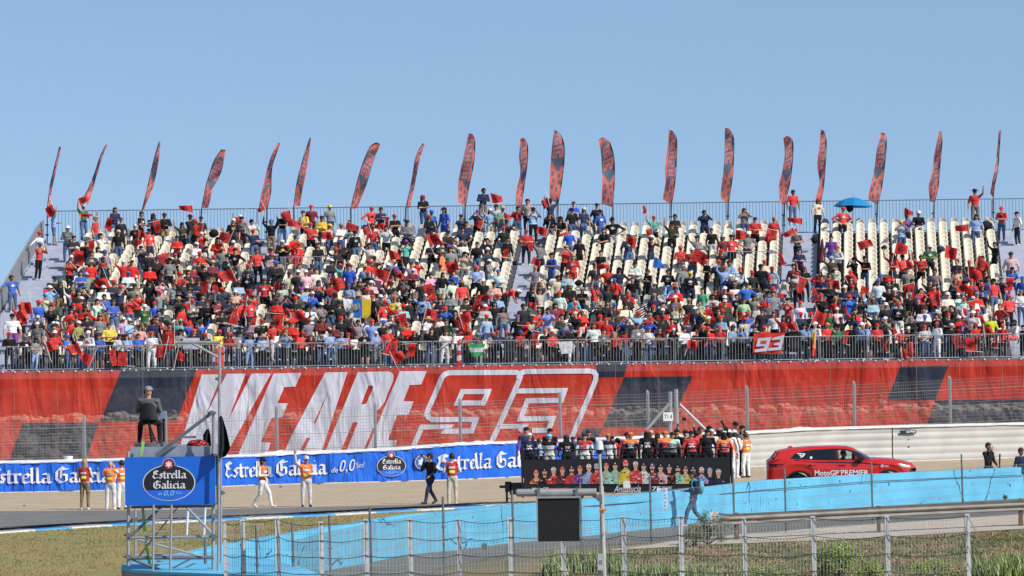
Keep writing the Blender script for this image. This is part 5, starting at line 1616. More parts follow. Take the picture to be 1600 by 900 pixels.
mb = MB(); c = P(555, 480, 225.08) - P(536, 467, 225.2); mb.ell(c, (.14, .02, .16), 10, 8); mb.tube(c + Vector((-.22, 0, -.1)), c + Vector((-.13, 0, .2)), .03); mb.tube(c + Vector((.22, 0, -.1)), c + Vector((.13, 0, .2)), .03)
mb.obj('crest', mat('crest_brown', (.30, .25, .25), .7), r_)
stripes('striped_flag', 'black and white striped flag held out beside an empty column of seats', [(992, 485), (1017, 472), (1015, 489), (999, 502)], 225.6, [Mk, Mw, Mk, Mw, Mk, Mw, Mk, Mw, Mk], 4, 18, False)
stripes('tricolour_flag', 'green, white and green flag draped over the front railing', [(731, 537), (758, 537), (753, 556), (737, 557)], 219.9, [Mg, Mw, Mg], 6, 9, False)
stripes('hanging_flag', 'yellow and red flag hanging down at the front railing', [(1270, 518), (1275, 520), (1274, 558), (1268, 555)], 219.9, [My, cm('o'), cm('r')], 4, 9, False)
stripes('poster', 'white handwritten poster tied to the front railing', [(872, 534), (895, 533), (894, 552), (877, 553)], 219.95, [Mw], 4, 4, wav=.02, cat='poster')
stripes('poster', 'lilac handwritten poster held up near the overhead camera arm', [(1186 - 900, 528), (1250 - 940 + 2, 528), (1250 - 940 + 2, 546), (1186 - 900, 547)], 220.3, [mat('lilac_paper', (.50, .48, .62), .8)], 4, 4, wav=.02, cat='poster')
stripes('scarf', 'red and white scarf hanging over the front railing', [(715, 532), (719, 532), (722, 570), (713, 572)], 219.9, [cm('r'), Mw, cm('r'), Mw, cm('r')], 3, 20, False, wav=.03, cat='scarf')
stripes('blue_flag', 'small dark blue flag held above a row of empty seats', [(1022, 402), (1031, 404), (1039, 420), (1020, 418)], 231.5, [Mb], 4, 4)
stripes('maroon_flag', 'long maroon flag hanging beside the aisle near the umbrella', [(1283, 375), (1286, 372), (1290, 410), (1278, 412)], 231.8, [cm('m')], 4, 4)
# 93 banner on the railing
r_ = empty('number_banner', 'red banner with a white 93 hung over the front railing', 'banner', (0, 0, 0))
qd = [(1178, 521), (1227, 520), (1219, 553), (1176, 552)]
mb = MB()
def f93(u, v): 
    x = (qd[0][0] * (1 - u) + qd[1][0] * u) * (1 - v) + (qd[3][0] * (1 - u) + qd[2][0] * u) * v; y = (qd[0][1] * (1 - u) + qd[1][1] * u) * (1 - v) + (qd[3][1] * (1 - u) + qd[2][1] * u) * v
    return x, y
mb.grid(lambda u, v: P(*f93(u, v), 219.95 + .02 * math.sin(u * 12)), 16, 6); mb.obj('cloth', mat('banner93_red', (.55, .03, .02), .6, .1, 4), r_, smooth=True)
pz = lambda l: [P(1160 + x / 15, 500 + y / 15, 219.91) for x, y in l]
mb = MB()
N9 = [[(365, 430), (680, 400), (575, 730), (280, 755), (300, 690), (505, 660), (525, 610), (315, 625)], [(705, 420), (985, 350), (905, 700), (590, 725), (610, 655), (835, 640), (855, 595), (735, 590), (750, 545), (870, 520), (890, 455), (690, 475)]]
for l in N9:
    pl = pz(l); vs, fs = poly2([[(p.x, p.z) for p in pl]]); mb.add([(a, 219.90, b_) for a, b_ in vs], fs)
mb.obj('number_print', mat('banner93_white', (.5, .5, .6), .6), r_)
mb = MB(); l = pz([(435, 490), (580, 480), (555, 555), (425, 560)]); mb.add([(p.x, 219.885, p.z) for p in l], [(0, 1, 2, 3)]); mb.obj('number_counter', mat('banner93_red', (.55, .03, .02)), r_)
# umbrella, loudspeakers, bags
u_ = empty('umbrella', 'wide turquoise blue umbrella open beside the top railing', 'umbrella', P(1333, 322, 241.6))
mb = MB(); rr_ = 1.0
def um(u, v):
    a = 2 * math.pi * u; r = v * rr_; s = 1 - .10 * abs(math.sin(a * 4)) * v
    return (r * math.cos(a) * s, r * math.sin(a) * s * .9, .48 * (1 - v ** 2) * .95 - .03)
mb.grid(um, 48, 8); me = mb.mesh('canopy', [mat('umbrella_blue', (.02, .30, .62), .5, .1, 2, transl=.3)], True); mobj('canopy', me, u_)
mb = MB(); mb.tube((0, 0, .5), (0, 0, -1.0), .014); mb.obj('shaft', M_steel_d, u_)
mb = MB()
for k in range(8): a = math.pi * k / 4 + .39; mb.tube((0, 0, .2), (math.cos(a) * .8, math.sin(a) * .72, .13), .008)
mb.obj('ribs', M_steel_d, u_)
u_.rotation_euler = (R(-3), R(2), 0)
for (x, y, D, lab) in ((796, 546, 220.75, 'black loudspeaker standing at the front railing in mid stand'), (1242, 534, 220.75, 'black loudspeaker standing behind the railing next to the 93 banner'), (1264, 323, 0, '')):
    if not D: continue
    r_ = empty('loudspeaker', lab, 'loudspeaker', P(x, y, D))
    mb = MB(); mb.box((0, 0, 0), (.52, .4, .95)); mb.obj('cabinet', M_black, r_)
    mb = MB(); mb.tube((0, -.19, -.15), (0, -.215, -.15), .19, .17, 16); mb.tube((0, -.19, .27), (0, -.215, .27), .09, .08, 16); mb.obj('driver', mat('speaker_cone', (.03, .03, .033), .4), r_)
def bag(x, y, D, w, h, colm, lab):
    r_ = empty('backpack', lab, 'backpack', P(x, y, D))
    mb = MB(); mb.grid(lambda u, v: ((math.cos(2 * math.pi * u) * math.sin(math.pi * (.02 + .96 * v)) ** .6 * w / 2), math.sin(2 * math.pi * u) * math.sin(math.pi * (.02 + .96 * v)) ** .6 * .16, (v - .5) * h + .03 * math.sin(u * 20 + v * 9)), 18, 10)
    mb.obj('bag_body', colm, r_, smooth=True)
    mb = MB(); mb.path([Vector((.07 * math.cos(a), 0, h / 2 + .06 * math.sin(a))) for a in np.linspace(0, math.pi, 8)], .012); mb.obj('carry_handle', M_black, r_)
for i, (x, y, D, w, h, c_, lab) in enumerate([(1328, 325, 242.1, .38, .40, 'k', 'black bag hanging on the top railing below the umbrella'), (334, 365, 237.5, .5, .38, 'k', 'rounded black backpack on a seat under the fourth feather flag'), (744, 394, 234.5, .55, .38, 'k', 'slouched black backpack on a seat in the middle of the stand'), (1273, 375, 238.5, .35, .34, 'k', 'black backpack lying on the aisle steps below the umbrella'),
     (1381, 387, 236.0, .30, .18, 'k', 'small dark bag on an empty seat back'), (1541, 353, 240.0, .62, .5, 'k', 'large dark bag heap on the top seats by the far aisle'), (1470, 390, 236.2, .42, .32, 'n', 'navy bag lying on a seat beside a red flag'), (862, 444, 230.5, .35, .25, 'g', 'grey bag on a seat beside the middle aisle'), (110, 421, 233.5, .4, .22, 'k', 'dark bag on the end seat by the open stand side'), (904, 442, 230.6, .4, .25, 'k', 'black bag on a seat behind a spectator in light blue')]):
    bag(x, y, D, w, h, cm(c_), lab)

for o in list(bpy.data.objects):
    if o.get('label') and len(o['label'].replace('-', ' ').split()) > 16: print('LONG', o.name, o['label'])
# ================================================================== PEOPLE ON AND BY THE TRACK
def stand_at(x, ytop, ybot, facing, *a, **k):
    """feet on the ground at the pixel (x, ybot)"""
    p = G(x, ybot, k.pop('z', 0.0)); H = (P(x, ytop, p.y).z - p.z)
    return person((p.x, p.y, p.z), R(facing), *a, scale=H / k.pop('H', 1.77), hi=True, **k)
# facing: 0 towards the camera, 180 away, 90 towards the picture's right (+X), -90 towards -X
pp1 = stand_at(133, 717, 796.5, 165, 'w', 'a', 'Y', 'c', 'person with long blond hair, red vest and khaki trousers, back turned, at the track edge', vest='r', seed=1, skin=0, shoe=1, group='officials along the track')
stand_at(173, 720, 796.5, 170, 'w', 'w', '0', 'x', 'person with shaved head in white overalls and orange vest, back turned, taking a picture', vest='o', seed=2, skin=0, shoe=1, group='officials along the track')
stand_at(191, 719, 796, 200, 'w', 'w', '-', 's', 'person in white overalls half hidden behind the blue oval-logo board', vest='o', seed=3, skin=0, shoe=0, group='officials along the track', sleeve='w')
stand_at(411, 715, 793.5, 62, 'w', 'w', 'k', 'k', 'person in white overalls and black cap walking while looking at a phone', vest='o', seed=4, skin=1, shoe=1, group='officials along the track', sleeve='w')
stand_at(479, 712.5, 792, 8, 'w', 'w', 'w', 'u', 'person in white overalls, orange vest and white cap waving one arm', vest='o', seed=5, skin=1, shoe=0, group='officials along the track', sleeve='w', glasses=True)
stand_at(673, 708, 787.5, -48, 'k', 'n', '-', 'K', 'person in black jacket and navy trousers with headset, striding with hand at mouth', seed=6, skin=1, shoe=0, headset=True, group='officials along the track', sleeve='k')
stand_at(707, 708, 788, 180, 'w', 'c', '-', 'c', 'person in red vest, white shirt and khaki trousers standing with back turned', vest='r', seed=7, skin=0, shoe=1, group='officials along the track')
stand_at(1148, 672, 747, 150, 'w', 'w', 'w', 'c', 'person in white overalls, orange vest and white cap right beside the truck end', vest='o', seed=8, skin=1, shoe=1, group='officials beside the truck')
stand_at(1141, 673, 749, 190, 'w', 'w', 'w', 's', 'person in white overalls partly hidden by the end of the truck', vest='o', seed=9, skin=1, shoe=1, group='officials beside the truck')
stand_at(1166, 675.5, 746.5, -140, 'w', 'w', '-', 'c', 'dark-haired person in white with orange vest, farthest from the truck', vest='o', seed=10, skin=1, shoe=0, group='officials beside the truck', sleeve='w')
stand_at(1150, 659.5, 741, 20, 'g', 'k', 'k', 'c', 'tall person in grey with black cap behind the white-clad officials', seed=11, skin=1, group='officials beside the truck')
stand_at(1161, 665, 744, -30, 'g', 'k', 'k', 'c', 'bearded person in grey with white and black cap by the white barrier', seed=12, skin=1, group='officials beside the truck')
p1545 = stand_at(1545, 691.5, 772, 40, 'k', 'k', '-', 'K', 'bearded person in black walking on the gravel with a black pole', seed=13, skin=1, group='people on the gravel', sleeve='k')
stand_at(1596, 699.5, 779, 35, 'n', 'n', '-', 's', 'person in navy shirt at the far edge of the gravel, cut by the picture edge', seed=14, skin=1, group='people on the gravel')
q = p1545.location
mb = MB(); mb.tube((q.x + .36, q.y - .3, .9), (q.x + .38, q.y - .3, 1.42), .028, n=8); tag(mb.obj('black_pole', M_black), 'short black pole carried by the bearded person in black', 'pole')
# person with the turquoise rucksack, in front of the blue wall
pb = G(1085, 823.2); HB = P(1128 / 4 + 800, 734.5, pb.y).z
bp_o = person((G(1083, 822).x, pb.y, 0), R(-75), 'n', 'd', '-', 'k', 'person in navy walking past the blue wall with a turquoise rucksack', scale=HB / 1.77 * .98, hi=True, seed=21, skin=1, sleeve='n')
ru = empty('rucksack', 'turquoise rucksack on the back of the person by the blue wall', 'rucksack', (G(1083, 822).x + .22, pb.y - .05, HB * .70))
mb = MB(); mb.grid(lambda u, v: (.105 * math.cos(2 * math.pi * u) * math.sin(math.pi * (.03 + .94 * v)) ** .5, .16 * math.sin(2 * math.pi * u) * math.sin(math.pi * (.03 + .94 * v)) ** .5, (v - .5) * .44), 16, 10)
mb.obj('rucksack_body', mat('rucksack_blue', (.10, .33, .45), .8, .3, 6), ru, smooth=True)
mb = MB(); mb.path([Vector((-.08, -.13, .2)), Vector((-.22, -.15, .24)), Vector((-.28, -.13, .1)), Vector((-.2, -.12, -.1))], .022); mb.obj('strap', cm('u'), ru)
ss = empty('lollipop_sign', 'white paper board in front of the sky blue wall beside the walker', 'board', P(1035, 779, pb.y - .3))
mb = MB(); mb.grid(lambda u, v: ((u - .5) * .32, .01 * math.sin(u * 5), (v - .5) * .62), 6, 6); mb.obj('board_face', Mw, ss)
mb = MB()
for k in range(5): mb.add([(-.12, -.02, .22 - k * .11), (.12, -.02, .22 - k * .11), (.12, -.02, .245 - k * .11), (-.12, -.02, .245 - k * .11)], [(0, 1, 2, 3)])
mb.obj('board_lines', cm('l'), ss)

# ================================================================== RIDERS' TRUCK
DT = 166.0
tk = empty('parade_truck', 'long black flatbed truck with rider portraits on its side and a crowd on its deck', 'truck', (0, 0, 0))
M_tb = mat('truck_black', (.012, .012, .016), .5, .15, 2)
p0 = P(818.5, 718, DT); p1 = P(1140.5, 714.5, DT); zb0 = P(818, 766, DT).z
X0, X1, ZT = p0.x, p1.x, (p0.z + p1.z) / 2; ZD = .92
mb = MB(); mb.box(((X0 + X1) / 2, DT + 1.25, ZD - .08), (X1 - X0, 2.5, .16)); mb.obj('deck', M_tb, tk)
mb = MB(); mb.box(((X0 + X1) / 2, DT, (ZT + .30) / 2 + .09), (X1 - X0, .05, ZT - .48)); mb.obj('side_banner', M_tb, tk)
mb = MB(); mb.box(((X0 + X1) / 2, DT + .4, .5), (X1 - X0, .12, .2)); mb.box(((X0 + X1) / 2, DT + 2.1, .5), (X1 - X0, .12, .2)); mb.box((X0 - .25, DT + .6, .55), (.5, .5, .4)); mb.obj('chassis', M_tb, tk)
for x in (X0 + .9, X0 + 1.7, X1 - 1.6, X1 - .8):
    for y in (DT + .35, DT + 2.15):
        mb = MB(); mb.tube((x, y - .12, .36), (x, y + .12, .36), .36, n=20); mb.tube((x, y - .125, .36), (x, y - .13, .36), .18, n=12); mb.obj('wheel', M_black, tk)
HR = P(818, 703.5, DT).z
for y in (DT + .02, DT + 2.45):
    mb = MB(); mb.tube((X0, y, HR), (X1, y, HR), .026); mb.tube((X0, y, (HR + ZT) / 2 - .05), (X1, y, (HR + ZT) / 2 - .05), .015)
    for k in range(6): x = X0 + (X1 - X0) * k / 5; mb.tube((x, y, ZD), (x, y, HR), .022)
    mb.obj('deck_rail', M_tb, tk)
for x in (X0 - .06, X1 + .05):
    mb = MB(); mb.tube((x, DT, .25), (x, DT, HR), .035); mb.obj('corner_post', M_tb, tk)
# portraits
HEADS = [(837.7, 738), (851, 736), (865, 734), (878.7, 733), (893, 732), (906, 731), (920, 729), (932, 728), (947, 727), (961, 726), (977.5, 723), (993, 725), (1005.6, 727), (1019, 728), (1032, 729), (1045.6, 729), (1059, 731), (1071, 732), (1083, 733), (1096, 734), (1109, 735), (1122.5, 737)]
capc = 'rkwrkrwlrkrwkpkkkmnwlw'; sutc = 'okrmrplrjjyrwmikjynlnn'
sutc2 = 'orrrrplrrjywoikojylnnn'; keys = sorted(set(capc + sutc + sutc2 + 'wkrn')); mats_ = [SKIN[0], M_hair[0]] + [cm(c) for c in keys]; idx = {c: 2 + i for i, c in enumerate(keys)}
order = sorted(range(22), key=lambda i: abs(i - 10.6), reverse=True)
mb = MB()
ym = P(980, 760, DT); px1 = F_PX / DT
for rank_, i in enumerate(order):
    hx, hy = HEADS[i]; sc = 1.5 if i == 10 else 1.34
    c = P(hx, hy + 1.5, DT); y = DT - .03 - rank_ * .0022; u = sc / px1
    def flat(pts, mi, dy=0): 
        vs, fs = poly2([pts]); mb.add([(a, y - dy, b_) for a, b_ in vs], fs, mi)
    bot_ = P(hx, 756, DT).z
    w = 7.6 * u
    flat([(c.x - w, bot_), (c.x - w * .96, c.z - 10 * u), (c.x - w * .55, c.z - 7.2 * u), (c.x - 2.2 * u, c.z - 5.2 * u), (c.x + 2.2 * u, c.z - 5.2 * u), (c.x + w * .55, c.z - 7.2 * u), (c.x + w * .96, c.z - 10 * u), (c.x + w, bot_)], idx[sutc[i]])
    rg = random.Random(i)
    for k in range(16):
        a, b_ = c.x + rg.uniform(-.8, .5) * w, rg.uniform(bot_ + .01, c.z - 9 * u)
        q = rg.uniform(1.0, 3.0) * u; h_ = rg.uniform(.5, 2.0) * u
        flat([(a, b_), (a + q, b_ + .3 * u), (a + q, b_ + h_), (a, b_ + h_ * .8)], idx[rg.choice((sutc2[i] * 5) + 'wkrwknw')], .0006)
    flat([(c.x - 1.7 * u, c.z - 6.5 * u), (c.x + 1.7 * u, c.z - 6.5 * u), (c.x + 1.9 * u, c.z - 2 * u), (c.x - 1.9 * u, c.z - 2 * u)], 0, .0009)
    flat(oval(c.x, c.z - .5 * u, 2.75 * u, 3.7 * u, 16), 0, .0012)
    if i % 3 == 1: flat(oval(c.x, c.z - 2.4 * u, 2.3 * u, 1.6 * u, 10, math.pi, 2 * math.pi), 1, .0014)
    for sx in (-1, 1): flat(oval(c.x + sx * 1.15 * u, c.z + .1 * u, .5 * u, .28 * u, 6), 1, .0015)
    flat([(c.x - .8 * u, c.z - 2.4 * u), (c.x + .8 * u, c.z - 2.4 * u), (c.x + .8 * u, c.z - 2.05 * u), (c.x - .8 * u, c.z - 2.05 * u)], 1, .0015)
    flat(oval(c.x, c.z + 1.0 * u, 3.0 * u, 3.4 * u, 12, 0, math.pi), idx[capc[i]], .0016)
    d_ = 1 if i > 12 else -1
    flat([(c.x - 2.9 * u, c.z + .7 * u), (c.x + 2.9 * u, c.z + .7 * u), (c.x + 2.9 * u + d_ * 1.0 * u, c.z + 1.5 * u), (c.x - 2.9 * u + d_ * 1.0 * u, c.z + 1.5 * u)], idx[capc[i]], .0017)
    flat([(c.x - .9 * u, c.z + 2.0 * u), (c.x + .9 * u, c.z + 2.0 * u), (c.x + .7 * u, c.z + 3.3 * u), (c.x - .7 * u, c.z + 3.3 * u)], idx['w' if capc[i] != 'w' else 'r'], .0018)
o = mb.obj('rider_portraits', mats_, tk)
def ttxt(body_, xa, xb, yb, yt, m_, bold=.02, sh=.2, name='truck_lettering'):
    a = P(xa, yb, DT); c = P(xb, yt, DT)
    vs, fs = fit_text(body_, a.x, c.x, a.z, c.z, bold, sh)
    mb = MB(); mb.add([(v[0], DT - .08, v[1]) for v in vs], fs); mb.obj(name, m_, tk)
mb = MB(); a = P(946, 770, DT); c = P(1022, 757, DT); mb.box(((a.x + c.x) / 2, DT, (a.z + c.z) / 2), (c.x - a.x, .048, c.z - a.z)); mb.obj('lower_banner', M_tb, tk)
ttxt('MotoGP', 831, 857, 765.5, 761.5, BM['w'])
ttxt('PREMIER', 858, 890, 765.2, 762, mat('lettering_red', (.6, .03, .02)))
ttxt('Andalucía', 959, 1001, 769, 758, BM['w'], 0, .35)
ttxt('75', 1019, 1032, 767, 760, BM['w'], .02, .1)
ttxt('YEARS', 1034, 1050, 764.5, 760, BM['w'], .01, .4)
mb = MB(); mb.box((P(1080, 762, DT).x, DT, P(1080, 760, DT).z), (2.4, .045, .12)); mb.obj('lower_skirt', M_tb, tk)
# deck people: (x, head top y, top, cap, pose, facing, yoke, back print, depth, label)
RD = [
 (822, 667, 'p', 'k', 's', 190, 'n', None, 1.4, 'person in purple and navy with black cap at the very end of the deck'),
 (827, 676, 'n', 'w', 's', 175, None, 'w', .6, 'person in navy with white cap at the end of the truck deck'),
 (859, 669, 'p', 'k', 's', 170, 'k', None, 1.6, 'person in purple with black and green cap behind the white jacket'),
 (858, 678, 'w', 'u', 'h', 180, 'k', None, .6, 'person in white jacket with turquoise cap on the truck deck'),
 (885, 679, 'k', 'n', 'c', 200, 'k', 'w', .6, 'person in black hooded top with navy cap leaning on the deck rail'),
 (895, 682, 'w', 'n', 's', 150, None, 'r', .9, 'person in white suit half hidden by the black hooded top'),
 (913, 677, 'w', 'n', 's', 180, 'r', 'r', .6, 'person in white back panel with red shoulders and navy cap'),
 (919, 671, 'g', 'n', 'r', 165, 'k', None, 1.5, 'person in charcoal jacket with navy cap turned to the fence'),
 (950, 677, 'w', 'a', 's', 180, 'k', None, .6, 'person in white jacket with beige cap beside the dome camera'),
 (956, 681, 'r', 'k', 's', 200, None, 'w', 1.0, 'person in red and white behind the beige-capped person'),
 (980, 675, 'r', 'k', 's', 190, None, None, 1.2, 'person in red behind the first orange hood'),
 (985, 675, 'n', 'o', 's', 180, 'o', 'w', .6, 'person in navy with orange hood and orange cap, wider of the two'),
 (1011, 671, 'k', 'r', 's', 178, None, 'w', .6, 'person in black racing shirt with red cap and white lettering'),
 (1017, 672, 'r', 'c', 's', 195, None, 'w', 1.4, 'person in red with beige cap behind the red-capped one'),
 (1027, 677, 'r', 'k', 's', 170, None, 'k', .7, 'person in red with dark cap between the black and orange jackets'),
 (1039, 673, 'n', 'o', 's', 182, 'o', 'r', .6, 'person in navy with orange shoulders and orange cap, narrower of the two'),
 (1050, 675, 'g', 'k', 's', 175, 'j', 'w', .6, 'person in grey and pale green suit with black cap'),
 (1057, 670, 'k', 'k', 's', 160, None, 'w', 1.5, 'person in black with black cap beside the braced fence post'),
 (1071, 672, 'k', 'k', 'v', 175, 'k', None, 1.6, 'person in black holding a camera overhead with both arms'),
 (1080, 673, 'r', 'k', 's', 180, None, 'w', .6, 'person in dark red jacket with black cap, back turned, mid deck end'),
 (1088, 672, 'k', '-', 'x', 195, 'r', None, 1.2, 'person in black and red raising a camera to the face'),
 (1094, 666, 'r', '-', 's', 20, None, None, 2.2, 'person with sunglasses facing the camera at the far deck rail'),
 (1105, 670.5, 'k', 'k', 's', 182, None, None, .6, 'person in quilted black jacket with black cap, back turned'),
 (1112, 670, 'w', 'w', 's', 200, 'w', None, 1.6, 'person in white with white cap behind the quilted black jacket'),
 (1108, 665, 'k', 'k', 's', 30, None, None, 2.3, 'person with black and white cap at the far side of the deck'),
 (1124, 668, 'g', 'g', 'x', 160, None, None, 1.7, 'person in grey cap operating a raised video camera'),
 (1131, 675, 'r', 'k', 's', 180, 'o', 'w', .6, 'person in red hooded jacket at the end of the deck beside the officials'),
 (1139, 671, 'w', 'w', 's', 170, None, None, 1.8, 'person in white with white cap behind the deck end'),
 (905, 683, 'l', 'k', 's', 190, None, 'w', 1.1, 'person in light blue suit between two white suits'),
 (842, 684, 'l', '-', 's', 160, None, None, 1.4, 'person in light blue between the navy and white jackets'),
 (965, 684, 'b', 'k', 's', 200, None, None, 1.5, 'person in blue beyond the beige cap on the deck'),
]
for i, (x, y, top, cap, pose, fac, yk, bk, dep, lab) in enumerate(RD):
    q = P(x, y, DT + dep); H = q.z - ZD
    person((q.x, DT + dep, ZD), R(fac), top, 'k' if top != 'w' else 'w', cap, pose, lab, scale=H / 1.79, hi=True, seed=100 + i, group='people on the truck deck', yoke=yk, backp=bk, sleeve=top, skin=1 if i % 3 else 0, wide=1.13)
# raised cameras
q = P(1069, 655, DT + 1.6); r_ = empty('camera', 'black camera held high above the truck by a person in black', 'camera', q)
mb = MB(); mb.box((0, 0, 0), (.15, .09, .11)); mb.obj('camera_body', M_black, r_); mb = MB(); mb.tube((0, .04, 0), (0, .14, 0), .042, n=12); mb.obj('lens', M_black, r_)
q = P(1128, 668, DT + 1.7); r_ = empty('video_camera', 'slanted long black video camera raised behind the truck deck', 'camera', q)
mb = MB(); mb.tube((.12, 0, -.02), (-.02, 0, .24), .05, n=8); mb.obj('camera_body', M_black, r_); mb = MB(); mb.box((.14, 0, -.06), (.16, .1, .12)); mb.obj('viewfinder', M_black, r_)
# feet and fork at the front of the truck
mb = MB(); mb.box((X0 - .55, DT + .5, .62), (.22, .3, .35)); mb.tube((X0 - .6, DT + .5, .45), (X0 - .6, DT + .5, 0), .04); mb.tube((X0 - .85, DT + .5, .62), (X0 - .3, DT + .5, .62), .05); mb.obj('tow_hitch', M_tb, tk)

# ================================================================== RED CAR
M_car = mat('car_red_paint', (.60, .018, .010), .22, .03, .5, spec=.6); M_car.node_tree.nodes['Principled BSDF'].inputs['Coat Weight'].default_value = .8
M_glass = mat('dark_glass', (.008, .009, .012), .06, .02, 1, spec=.8)
M_trim = mat('car_black_trim', (.010, .010, .011), .4)
DC = 169.2
cz = lambda zx, zy: P(1190 + zx / 6.4, 680 + zy / 6.4, DC)
car = empty('red_car', 'red sports utility car with black trim and side lettering, driving beyond the blue wall', 'car', (0, 0, 0))
ref = cz(60, 300); XA = ref.x; XB = cz(1548, 340).x
CW = 1.98
BPX = [(55, 290), (80, 262), (160, 236), (280, 238), (480, 250), (760, 254), (1000, 254), (1100, 247), (1200, 250), (1300, 257), (1380, 268), (1450, 283), (1520, 302), (1548, 330)]
BT = [(cz(*p).x - XA) / (XB - XA) for p in BPX]; BZ = [cz(*p).z for p in BPX]
def belt(t):   # z of belt line along the length t
    return float(np.interp(t, BT, BZ))
Lc = XB - XA
def low(t): return float(np.interp(t, [0, .03, 1], [.40, .28, .28]))
NS = 60
mb = MB()
wheels = [(.212, .42), (.816, .42)]
def bodysec(t):
    zt = belt(t); zl = low(t)
    for wx, wr in wheels:
        dx = (t - wx) * Lc
        if abs(dx) < wr + .06: zl = max(zl, .42 + math.sqrt(max(0, (wr + .06) ** 2 - dx * dx)))
    hw = CW / 2 * float(np.interp(t, [0, .03, .12, .3, .7, .88, .96, 1.0], [.80, .90, .98, 1.0, 1.0, .97, .88, .74]))
    pts = []
    for k in range(9):
        v = k / 8; z = zl + (zt - zl) * v
        y = hw * (1 - .05 * (1 - v) ** 2 - .10 * max(0, v - .72) ** 1.2 / .28 ** 1.2 * .6 + .022 * math.exp(-((v - .68) / .10) ** 2) - .018 * math.exp(-((v - .40) / .15) ** 2))
        pts.append((y, z))
    return pts, hw
secs = []
for i in range(NS + 1):
    t = i / NS; pts, hw = bodysec(t); x = XA + t * Lc
    top = pts[-1]
    crown = .045 if .15 < t < .7 else .075
    ring = [(x, -y, z) for y, z in pts] + [(x, -top[0] * .6, top[1] + crown * .7), (x, 0, top[1] + crown), (x, top[0] * .6, top[1] + crown * .7)] + [(x, y, z) for y, z in pts[::-1]]
    secs.append([(a, DC + CW / 2 + b_, c_) for a, b_, c_ in ring])
nr_ = len(secs[0])
vs = [p for s in secs for p in s]
fs = [(i * nr_ + j, (i + 1) * nr_ + j, (i + 1) * nr_ + j + 1, i * nr_ + j + 1) for i in range(NS) for j in range(nr_ - 1)]
fs += [tuple(range(nr_))[::-1], tuple(NS * nr_ + j for j in range(nr_))]
mb.add(vs, fs); body_o = mb.obj('car_body', M_car, car, smooth=True)
fixnormals(body_o.data)
# greenhouse
roof = [(zx, zy) for zx, zy in [(150, 185), (175, 158), (300, 133), (430, 121), (550, 112), (750, 107), (870, 112), (940, 134), (1040, 195), (1125, 250)]]
rx = [cz(*p).x for p in roof]; rz_ = [cz(*p).z for p in roof]
rx[0] = XA + .12; rz_[0] = 1.15
g0, g1 = rx[0], rx[-1]
NG = 44; secs = []
for i in range(NG + 1):
    x = g0 + (g1 - g0) * i / NG; zr = float(np.interp(x, rx, rz_)); t = (x - XA) / Lc; zb_ = belt(t) - .03
    zr = max(zr, zb_ + .01); hb = CW / 2 * .915; hgt = zr - zb_
    ht = hb - .34 * hgt
    ring = []
    for k in range(7):
        v = k / 6; ring.append((-(hb + (ht - hb) * v - .03 * max(0, v - .8) * 5), zb_ + hgt * .93 * v))
    ring += [(-ht * .7, zb_ + hgt * .985), (0, zr)] 
    ring += [(-a, b_) for a, b_ in ring[:-1][::-1]]
    secs.append([(x, DC + CW / 2 + a, b_) for a, b_ in ring])
nr_ = len(secs[0]); mb = MB(); wa, wb_ = cz(772, 200).x, cz(950, 200).x
open_win = lambda i, j: wa < secs[i][0][0] and secs[i + 1][0][0] < wb_ and (j < 5 or j >= nr_ - 6)
mb.add([p for s in secs for p in s], [(i * nr_ + j, (i + 1) * nr_ + j, (i + 1) * nr_ + j + 1, i * nr_ + j + 1) for i in range(NG) for j in range(nr_ - 1) if not open_win(i, j)])
o = mb.obj('cabin', M_car, car, smooth=True); fixnormals(o.data)
def onside(zx, zy, off=.012):
    """point on the near side of the cabin or body for a photo position"""
    q = cz(zx, zy); x, z = q.x, q.z; t = (x - XA) / Lc; zb_ = belt(t) - .03
    if z > zb_:
        zr = max(float(np.interp(x, rx, rz_)), zb_ + .01); hb = CW / 2 * .915; hgt = zr - zb_; v = min(.93, (z - zb_) / hgt) / .93
        return Vector((x, DC + CW / 2 - (hb - .34 * hgt * v) - off, z))
    pts, hw = bodysec(min(1, max(0, t)))
    y = float(np.interp(z, [p[1] for p in pts], [p[0] for p in pts]))
    return Vector((x, DC + CW / 2 - y - off, z))
def sidepanel(name, poly, m_, off, nsub=8, holes=(), far=False):
    pl = [cz(*p) for p in poly]
    vs, fs = poly2([[(p[0] , p[1]) for p in poly]] + [list(h) for h in holes])
    bm = bmesh.new(); bv = [bm.verts.new((v[0], v[1], 0)) for v in vs]
    for f in fs: bm.faces.new([bv[i] for i in f])
    xs = [p[0] for p in poly]; ys = [p[1] for p in poly]
    for k in range(1, 20): bmesh.ops.bisect_plane(bm, geom=bm.verts[:] + bm.edges[:] + bm.faces[:], plane_co=(min(xs) + (max(xs) - min(xs)) * k / 20, 0, 0), plane_no=(1, 0, 0))
    for k in range(1, nsub): bmesh.ops.bisect_plane(bm, geom=bm.verts[:] + bm.edges[:] + bm.faces[:], plane_co=(0, min(ys) + (max(ys) - min(ys)) * k / nsub, 0), plane_no=(0, 1, 0))
    for v in bm.verts:
        v.co = onside(v.co.x, v.co.y, off)
        if far: v.co.y = 2 * (DC + CW / 2) - v.co.y
    me = bpy.data.meshes.new(name); bm.to_mesh(me); bm.free(); me.materials.append(m_)
    for p in me.polygons: p.use_smooth = True
    return mobj(name, me, car)
FW = [(772, 250), (752, 152), (850, 154), (900, 172), (962, 222), (972, 254)]
sidepanel('window_surround', [(278, 240), (330, 190), (400, 164), (520, 146), (740, 134), (860, 138), (930, 160), (1010, 215), (1068, 262), (1000, 266), (760, 258), (480, 252)], M_trim, .010, holes=[FW])
